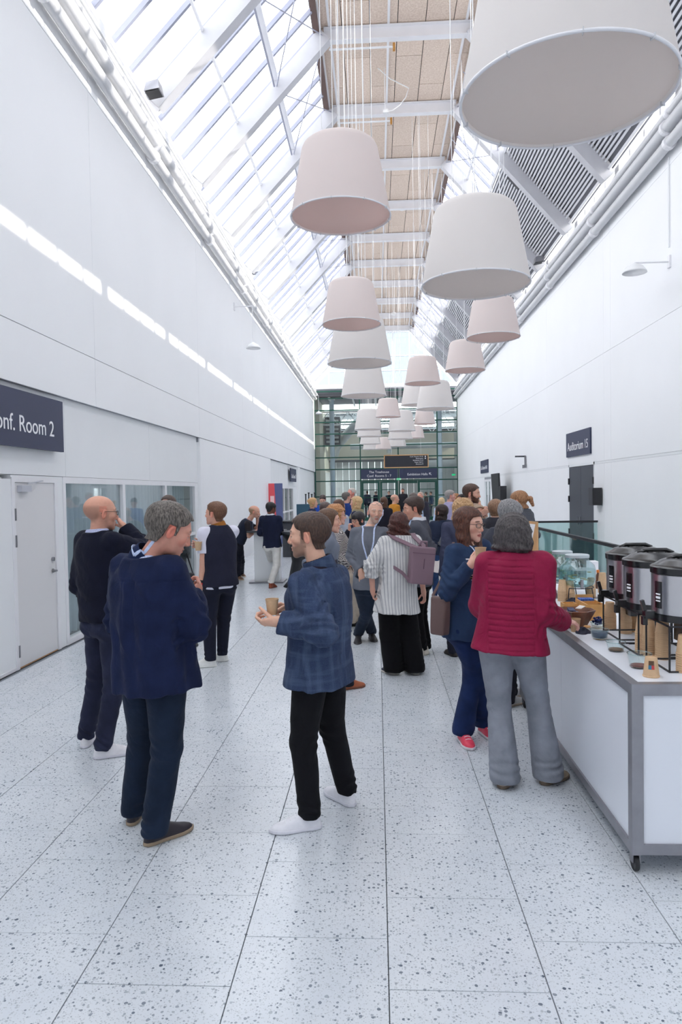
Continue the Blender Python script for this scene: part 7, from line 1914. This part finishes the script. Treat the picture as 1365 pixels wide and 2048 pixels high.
# leaning man and the man in white trousers
def x5(c): lanyard(c, .42, .13, badge=True)
P[5] = person(5, 'man in a quilted vest and lanyard leaning on the high table, hand at chin', 14.7, -80, (478, 1078), (499, 1040), (510, 1024), [(474, 1159, 487, 1161), (482, 1152, 500, 1157)], hyaw=-90, hpitch=14, hs=1.06,
    arms=dict(R=dict(e=(505, 1060, -.12), w=(513, 1062, -.05), hd=(1, 0, 0), curl=.3, bare=1), L=dict(e=(515, 1052, .1), w=(515, 1037, .05), hd=(0, 0, 1), curl=.6, bare=1)), knees=((480, 1108, 0), (484, 1105, 0)),
    skin=(222, 170, 148), hair=('fringe', (170, 130, 100), (200, 170, 140)), hair_t=.006, lod=1, fat=1.06, top=[dict(name='vest', col=(36, 42, 58), sleeve='none', ease=.022), dict(name='t_shirt', col=(44, 40, 44), sleeve='short', ease=.008)], trous=dict(col=(26, 28, 40), thigh=.085, knee=.062, hem_r=.052), shoes=dict(col=(112, 78, 60), sole=(206, 190, 168)), extra=x5)
P[6] = person(6, 'dark haired man in a navy sweater, white trousers and brown boots', 13.8, -12, (545, 1090), (541, 1030), (543, 1018), [(541, 1158, 536, 1172), (540, 1177, 558, 1172)], hyaw=-45, hpitch=16, hs=1.0,
    arms=dict(L=dict(e=(521, 1063, .05), w=(530, 1068, .3)), R=dict(e=(562, 1058, .0), w=(556, 1064, .3))), knees=(None, (565, 1120, .05)),
    skin=(120, 80, 66), hair=('short', (20, 18, 20), (40, 36, 38)), hair_t=.016, lod=1, fat=.98, top=[dict(name='sweater', col=(30, 36, 58), hem=.05, ease=.016), dict(name='shirt_collar', col=(226, 228, 236), hem=-.34, ease=.002, sleeve='none', neck_r=.068, nkc=.05)], trous=dict(col=(222, 218, 212), thigh=.090, knee=.072, hem_r=.062, drop=.10), shoes=dict(col=(136, 66, 42), sole=(110, 56, 40), high=.05))
# ---------------- far background
def far(pid, label, Y, phi, hx, hy, hairs, skin, topc, sex='m', hyaw=None, hs=1.0, tr=(38, 40, 52), low=0, lod=3, hair_t=.014, **kw):
    hp = atY(hx, hy, Y); H = hp[2] + .115 * hs; px = VPX + (hx - VPX)
    nz = hp[2] - .135; pz = nz - .52 * (H / 1.75)
    def pix(X, Yy, Z):     # world to pixel at this depth
        v = CM.T @ (np.array([X, Yy, Z]) - CAMP); return (682.5 + F_PX * v[0] / v[2], 1024 - F_PX * v[1] / v[2])
    a = math.radians(phi); ba = V3(math.sin(a), -math.cos(a), 0) * .03
    nk = pix(hp[0] + ba[0], Y, nz); pl = pix(hp[0] + ba[0], Y, pz)
    if not isinstance(topc, list): topc = [dict(name='jacket', col=topc, hem=.08)]
    rt = V3(math.cos(a), math.sin(a), 0)
    fe = [((hp[0] - rt[0] * .1, Y - rt[1] * .1), phi), ((hp[0] + rt[0] * .1, Y + rt[1] * .1), phi)]
    return person(pid, label, Y, phi, pl, nk, (hx, hy), fe, hyaw=hyaw, hs=hs, sex=sex, skin=skin, hair=hairs, hair_t=hair_t, lod=lod, top=topc, trous=dict(col=tr), shoes=dict(col=(40, 38, 42), sole=(40, 38, 42)), **kw)
SK = (222, 172, 150)
far(24, 'bald man in a mustard yellow jumper near the green doors', 19.0, -60, 791, 998, ('fringe', (170, 140, 120), (190, 160, 140)), SK, (196, 134, 52), hyaw=-75, hair_t=.005, hs=1.02)
far(25, 'woman with long brown hair in black standing left of the mustard jumper', 17.0, 10, 768, 1004, ('long', (70, 46, 36), (110, 76, 56)), SK, (34, 34, 44), sex='f')
far(26, 'dark haired man in a bright blue jacket bending at the left counter', 18.5, 175, 646, 1000, ('short', (50, 40, 38), None), SK, (36, 72, 158), hyaw=175, hpitch=30)
far(27, 'blonde woman with her hair in a bun and a navy jacket', 16.8, -70, 627, 1006, ('bun', (170, 126, 84), (220, 184, 134)), SK, (38, 46, 74), sex='f', hyaw=-80)
far(28, 'grey haired man in a blue suit seen from behind', 16.5, -20, 694, 995, ('short', (78, 72, 70), (120, 112, 106)), SK, (36, 58, 118), tr=(34, 40, 66), hyaw=-50)
far(29, 'red faced grey haired man facing the man in the blue suit', 17.5, 160, 703, 987, ('reced', (170, 160, 152), (206, 198, 190)), (222, 150, 134), (72, 64, 70), hyaw=130, hs=1.04)
far(30, 'woman with long blonde hair, navy coat and pale scarf', 13.4, 70, 712, 1006, ('long', (176, 138, 96), (224, 192, 146)), SK, [dict(name='coat', col=(36, 40, 66), hem=.2, flare=.02), dict(name='scarf', col=(150, 140, 112), hem=-.36, ease=.03, sleeve='none', neck_r=.09, nkc=.03)], sex='f', hyaw=80, lod=2)
far(31, 'woman with dark brown hair and a pale grey cardigan facing away', 12.6, -35, 680, 1013, ('long', (70, 46, 38), (104, 72, 54)), SK, (170, 174, 186), sex='f', hyaw=-50, hair_extra=dict(len=.12), lod=2)
far(34, 'person with dark brown hair behind the curly blonde woman', 11.6, -30, 652, 1020, ('short', (62, 50, 48), None), SK, (70, 66, 80), hyaw=-20, lod=2, hair_t=.02)
far(32, 'bearded man in dark clothes beyond the open green door', 36.0, 165, 806, 982, ('short', (40, 30, 28), None), (206, 150, 126), (40, 40, 46), hyaw=170, beard=.9)
far(33, 'man in a light blue shirt with a dark satchel walking towards the doors', 17.8, -25, 829, 996, ('short', (86, 78, 76), (120, 110, 104)), SK, (176, 194, 222), tr=(34, 38, 56), hyaw=-60, hs=1.04)
far(35, 'man with reddish face half hidden beside the light blue shirt', 20.5, 160, 841, 993, ('reced', (150, 130, 118), None), (224, 160, 140), (60, 60, 72), hyaw=150)
far(21, 'grey haired man with glasses in a lavender shirt holding a cup', 16.2, -70, 902, 992, ('short', (130, 124, 122), (170, 164, 160)), (224, 170, 154), (164, 158, 190), tr=(28, 28, 36), hyaw=-85, hs=1.06, lod=2, fat=1.12)
far(20, 'young man with a black beard in a white shirt', 15.6, 140, 923, 1000, ('short', (30, 24, 24), None), (186, 128, 102), (226, 228, 236), hyaw=130, beard=1.0, lod=2)
far(36, 'small blond person in pale blue left of the lavender shirt', 20.0, -10, 884, 1004, ('long', (200, 170, 126), (226, 200, 160)), SK, (190, 206, 232), sex='f', hair_extra=dict(len=.1))
far(37, 'woman with brown hair behind the lavender shirt man', 18.0, 100, 911, 997, ('bob', (150, 100, 66), (190, 140, 96)), SK, (70, 60, 58), sex='f', hair_extra=dict(len=.09))
far(38, 'dark figure partly hidden behind the bearded man in the checked shirt', 14.0, 30, 938, 986, ('short', (70, 64, 64), None), SK, (40, 40, 50))
far(39, 'woman with a blond fringe just above the woman in the blue cardigan', 11.8, -150, 952, 1012, ('long', (196, 150, 108), (226, 190, 148)), SK, (90, 60, 54), sex='f', hyaw=-140, hair_extra=dict(len=.12), lod=2)
# people seen through the doors in the hall behind
for k, (px, py, Yk, c1, lb) in enumerate(((735, 985, 48, (70, 74, 90), 'distant figure in grey beyond the left green door'), (752, 986, 49, (40, 44, 60), 'distant figure in dark blue beyond the second green door'), (852, 988, 48, (80, 60, 60), 'distant figure in maroon beyond the right green door'), (862, 987, 50, (52, 66, 92), 'distant figure in denim blue beyond the right green door'), (778, 986, 47, (34, 34, 40), 'distant figure in black between the green doors'))):
    far(50 + k, lb, Yk, 40 * k, px, py, ('short', (60, 46, 40), None), SK, c1)
print('people', len(PEOPLE), 'verts', sum(len(m_.vertices) for m_ in bpy.data.meshes))
# ------------------------------------------------------------ bags and straps carried by people
def rbox_bag(name, label, c, rt, up, hw, hh, hd, col, taper=.0, res=.007, cat='bag', rough=.6, extra=None, bulge=.01):
    rt = nrm(rt); up = nrm(up - rt * (up @ rt)); n = np.cross(rt, up); e = root(name, tuple(c - up * hh), label=label, cat=cat); S = Sdf()
    def fn(x, y, z):
        px, py, pz = x - f32(c[0]), y - f32(c[1]), z - f32(c[2])
        a, b, d = [px * f32(v[0]) + py * f32(v[1]) + pz * f32(v[2]) for v in (rt, up, n)]
        w = hw * (1 - taper * (b / hh)); th = hd * (1 - .25 * (b / hh)); r = .016
        qx, qy, qz = np.abs(a) - (w - r), np.abs(b) - (hh - r), np.abs(d) - (th - r) - bulge * np.cos(np.clip(a / hw * 1.3, -1.5, 1.5)) * np.cos(np.clip(b / hh * 1.3, -1.5, 1.5))
        return np.sqrt(np.maximum(qx, 0) ** 2 + np.maximum(qy, 0) ** 2 + np.maximum(qz, 0) ** 2) + np.minimum(np.maximum(qx, np.maximum(qy, qz)), 0) - r
    R = math.sqrt(hw ** 2 + hh ** 2 + hd ** 2) + .02
    S.op(c - R, c + R, fn, 0); V, F = S.mesh(res, pad=0)
    m_ = mat('bag_leather_%d_%d_%d' % col, srgb(*col), rough, bump=.15, bscale=120, var=.05)
    np_mesh('bag_body', V, F, m_, e); return e, m_, rt, up, n
# mauve backpack
c = P[12]; ctr = atY(828, 1127, 7.15) - c['fwd'] * .19
e, m_, r, u, n = rbox_bag('backpack', 'mauve backpack on the back of the woman in the striped jacket', ctr, c['rt'] + V3(0, 0, -.12), V3(-.02, 0, 1), .125, .185, .045, (132, 106, 118), taper=-.06)
n = -c['fwd']
MB().tube([ctr + u * .18 - r * .04 + n * .0, ctr + u * .235 - r * .03 + n * .01, ctr + u * .235 + r * .03 + n * .01, ctr + u * .18 + r * .04], .012, 8).build('carry_handle', m_, e, smooth=True)
b = MB(); ribbon(b, [ctr + u * .12 - r * .124 + n * .05, ctr + u * .12 + n * .066, ctr + u * .12 + r * .124 + n * .05], .006, u, .002); b.build('top_seam', mat('bag_seam', srgb(96, 68, 84), .7), e)
b = MB(); ribbon(b, [ctr + u * .07 + r * .0 + n * .066, ctr - u * .03 + n * .068], .006, r, .002); b.build('zip', bpy.data.materials['bag_seam'], e)
for s_ in (-1, 1):
    b = MB(); ribbon(b, [ctr + u * .16 + r * s_ * .05 - n * .0, c['nk'] + c['rt'] * s_ * .11 - c['fwd'] * .10 + V3(0, 0, -.02), c['nk'] + c['rt'] * s_ * .12 - c['fwd'] * .03 + V3(0, 0, .012), c['nk'] + c['rt'] * s_ * .13 + c['fwd'] * .10 - V3(0, 0, .08)], .05, c['rt'], .006); b.build('shoulder_strap', m_, e, smooth=True, autosm=50)
pL = ctr - u * .15 - r * .12
b = MB(); ribbon(b, [pL, pL - c['rt'] * .06 + c['fwd'] * .02 + V3(0, 0, .07), c['sh'][-1] - V3(0, 0, .20) + c['rt'] * .0 - c['fwd'] * .075], .032, V3(0, 0, 1), .005); b.build('lower_strap', m_, e, smooth=True, autosm=50)
# taupe shoulder bag
c = P[15]; ctr = atY(881, 1231, 4.98)
e, m_, r, u, n = rbox_bag('handbag', 'taupe leather shoulder bag hanging at the side of the woman in the blue cardigan', ctr, V3(.75, -.65, 0), V3(.10, 0, 1), .065, .135, .035, (100, 78, 76), taper=-.12)
sh_ = c['sh'][1] + V3(0, 0, .06)
b = MB(); ribbon(b, [ctr + u * .13 - r * .07, sh_ + V3(-.04, -.06, -.14), sh_ + V3(.0, .0, .015), sh_ + V3(.03, .09, -.08), ctr + u * .13 + r * .07 + V3(0, .10, .05)], .02, r, .004); b.build('strap', m_, e, smooth=True, autosm=50)
MB().bar(ctr + u * .125 - n * .01, ctr + u * .16 - n * .012, .05, .03).build('tissue_pack', M_TEXT, e)
b = MB(); ribbon(b, [ctr + r * -.05 + u * .05 - n * .047, ctr + r * .0 - u * .0 - n * .05, ctr + r * .05 + u * .05 - n * .047], .006, u, .002); b.build('seam', M_BLACK, e)
# grey tote bag
c = P[14]; ctr = atY(896, 1082, 10.75)
e, m_, r, u, n = rbox_bag('tote_bag', 'dark grey tote bag on the shoulder of the woman with long dark hair', ctr, V3(1, .15, -.45), V3(.45, 0, 1), .12, .11, .03, (84, 88, 96), res=.012)
b = MB(); ribbon(b, [ctr + u * .1 - r * .05, c['sh'][1] + V3(0, -.02, .05), ctr + u * .1 + r * .05], .02, r, .004); b.build('strap', m_, e)
# black shoulder strap and bag of the hidden man
c = P[3]; ctr = atY(372, 1165, 8.0)
e, m_, r, u, n = rbox_bag('shoulder_bag', 'black shoulder bag beside the arm of the man in the dark vest', ctr, V3(1, .3, 0), V3(0, 0, 1), .10, .11, .04, (36, 36, 42), res=.010)
b = MB(); ribbon(b, [ctr + u * .1 + r * .08, atY(384, 1140, 8.05), atY(376, 1115, 8.1), c['nk'] + V3(.1, 0, -.02)], .02, V3(0, 0, 1), .003); b.build('strap', m_, e, smooth=True)
# blazer pocket flap
c = P[7]; rt, fw = c['rt'], c['fwd']
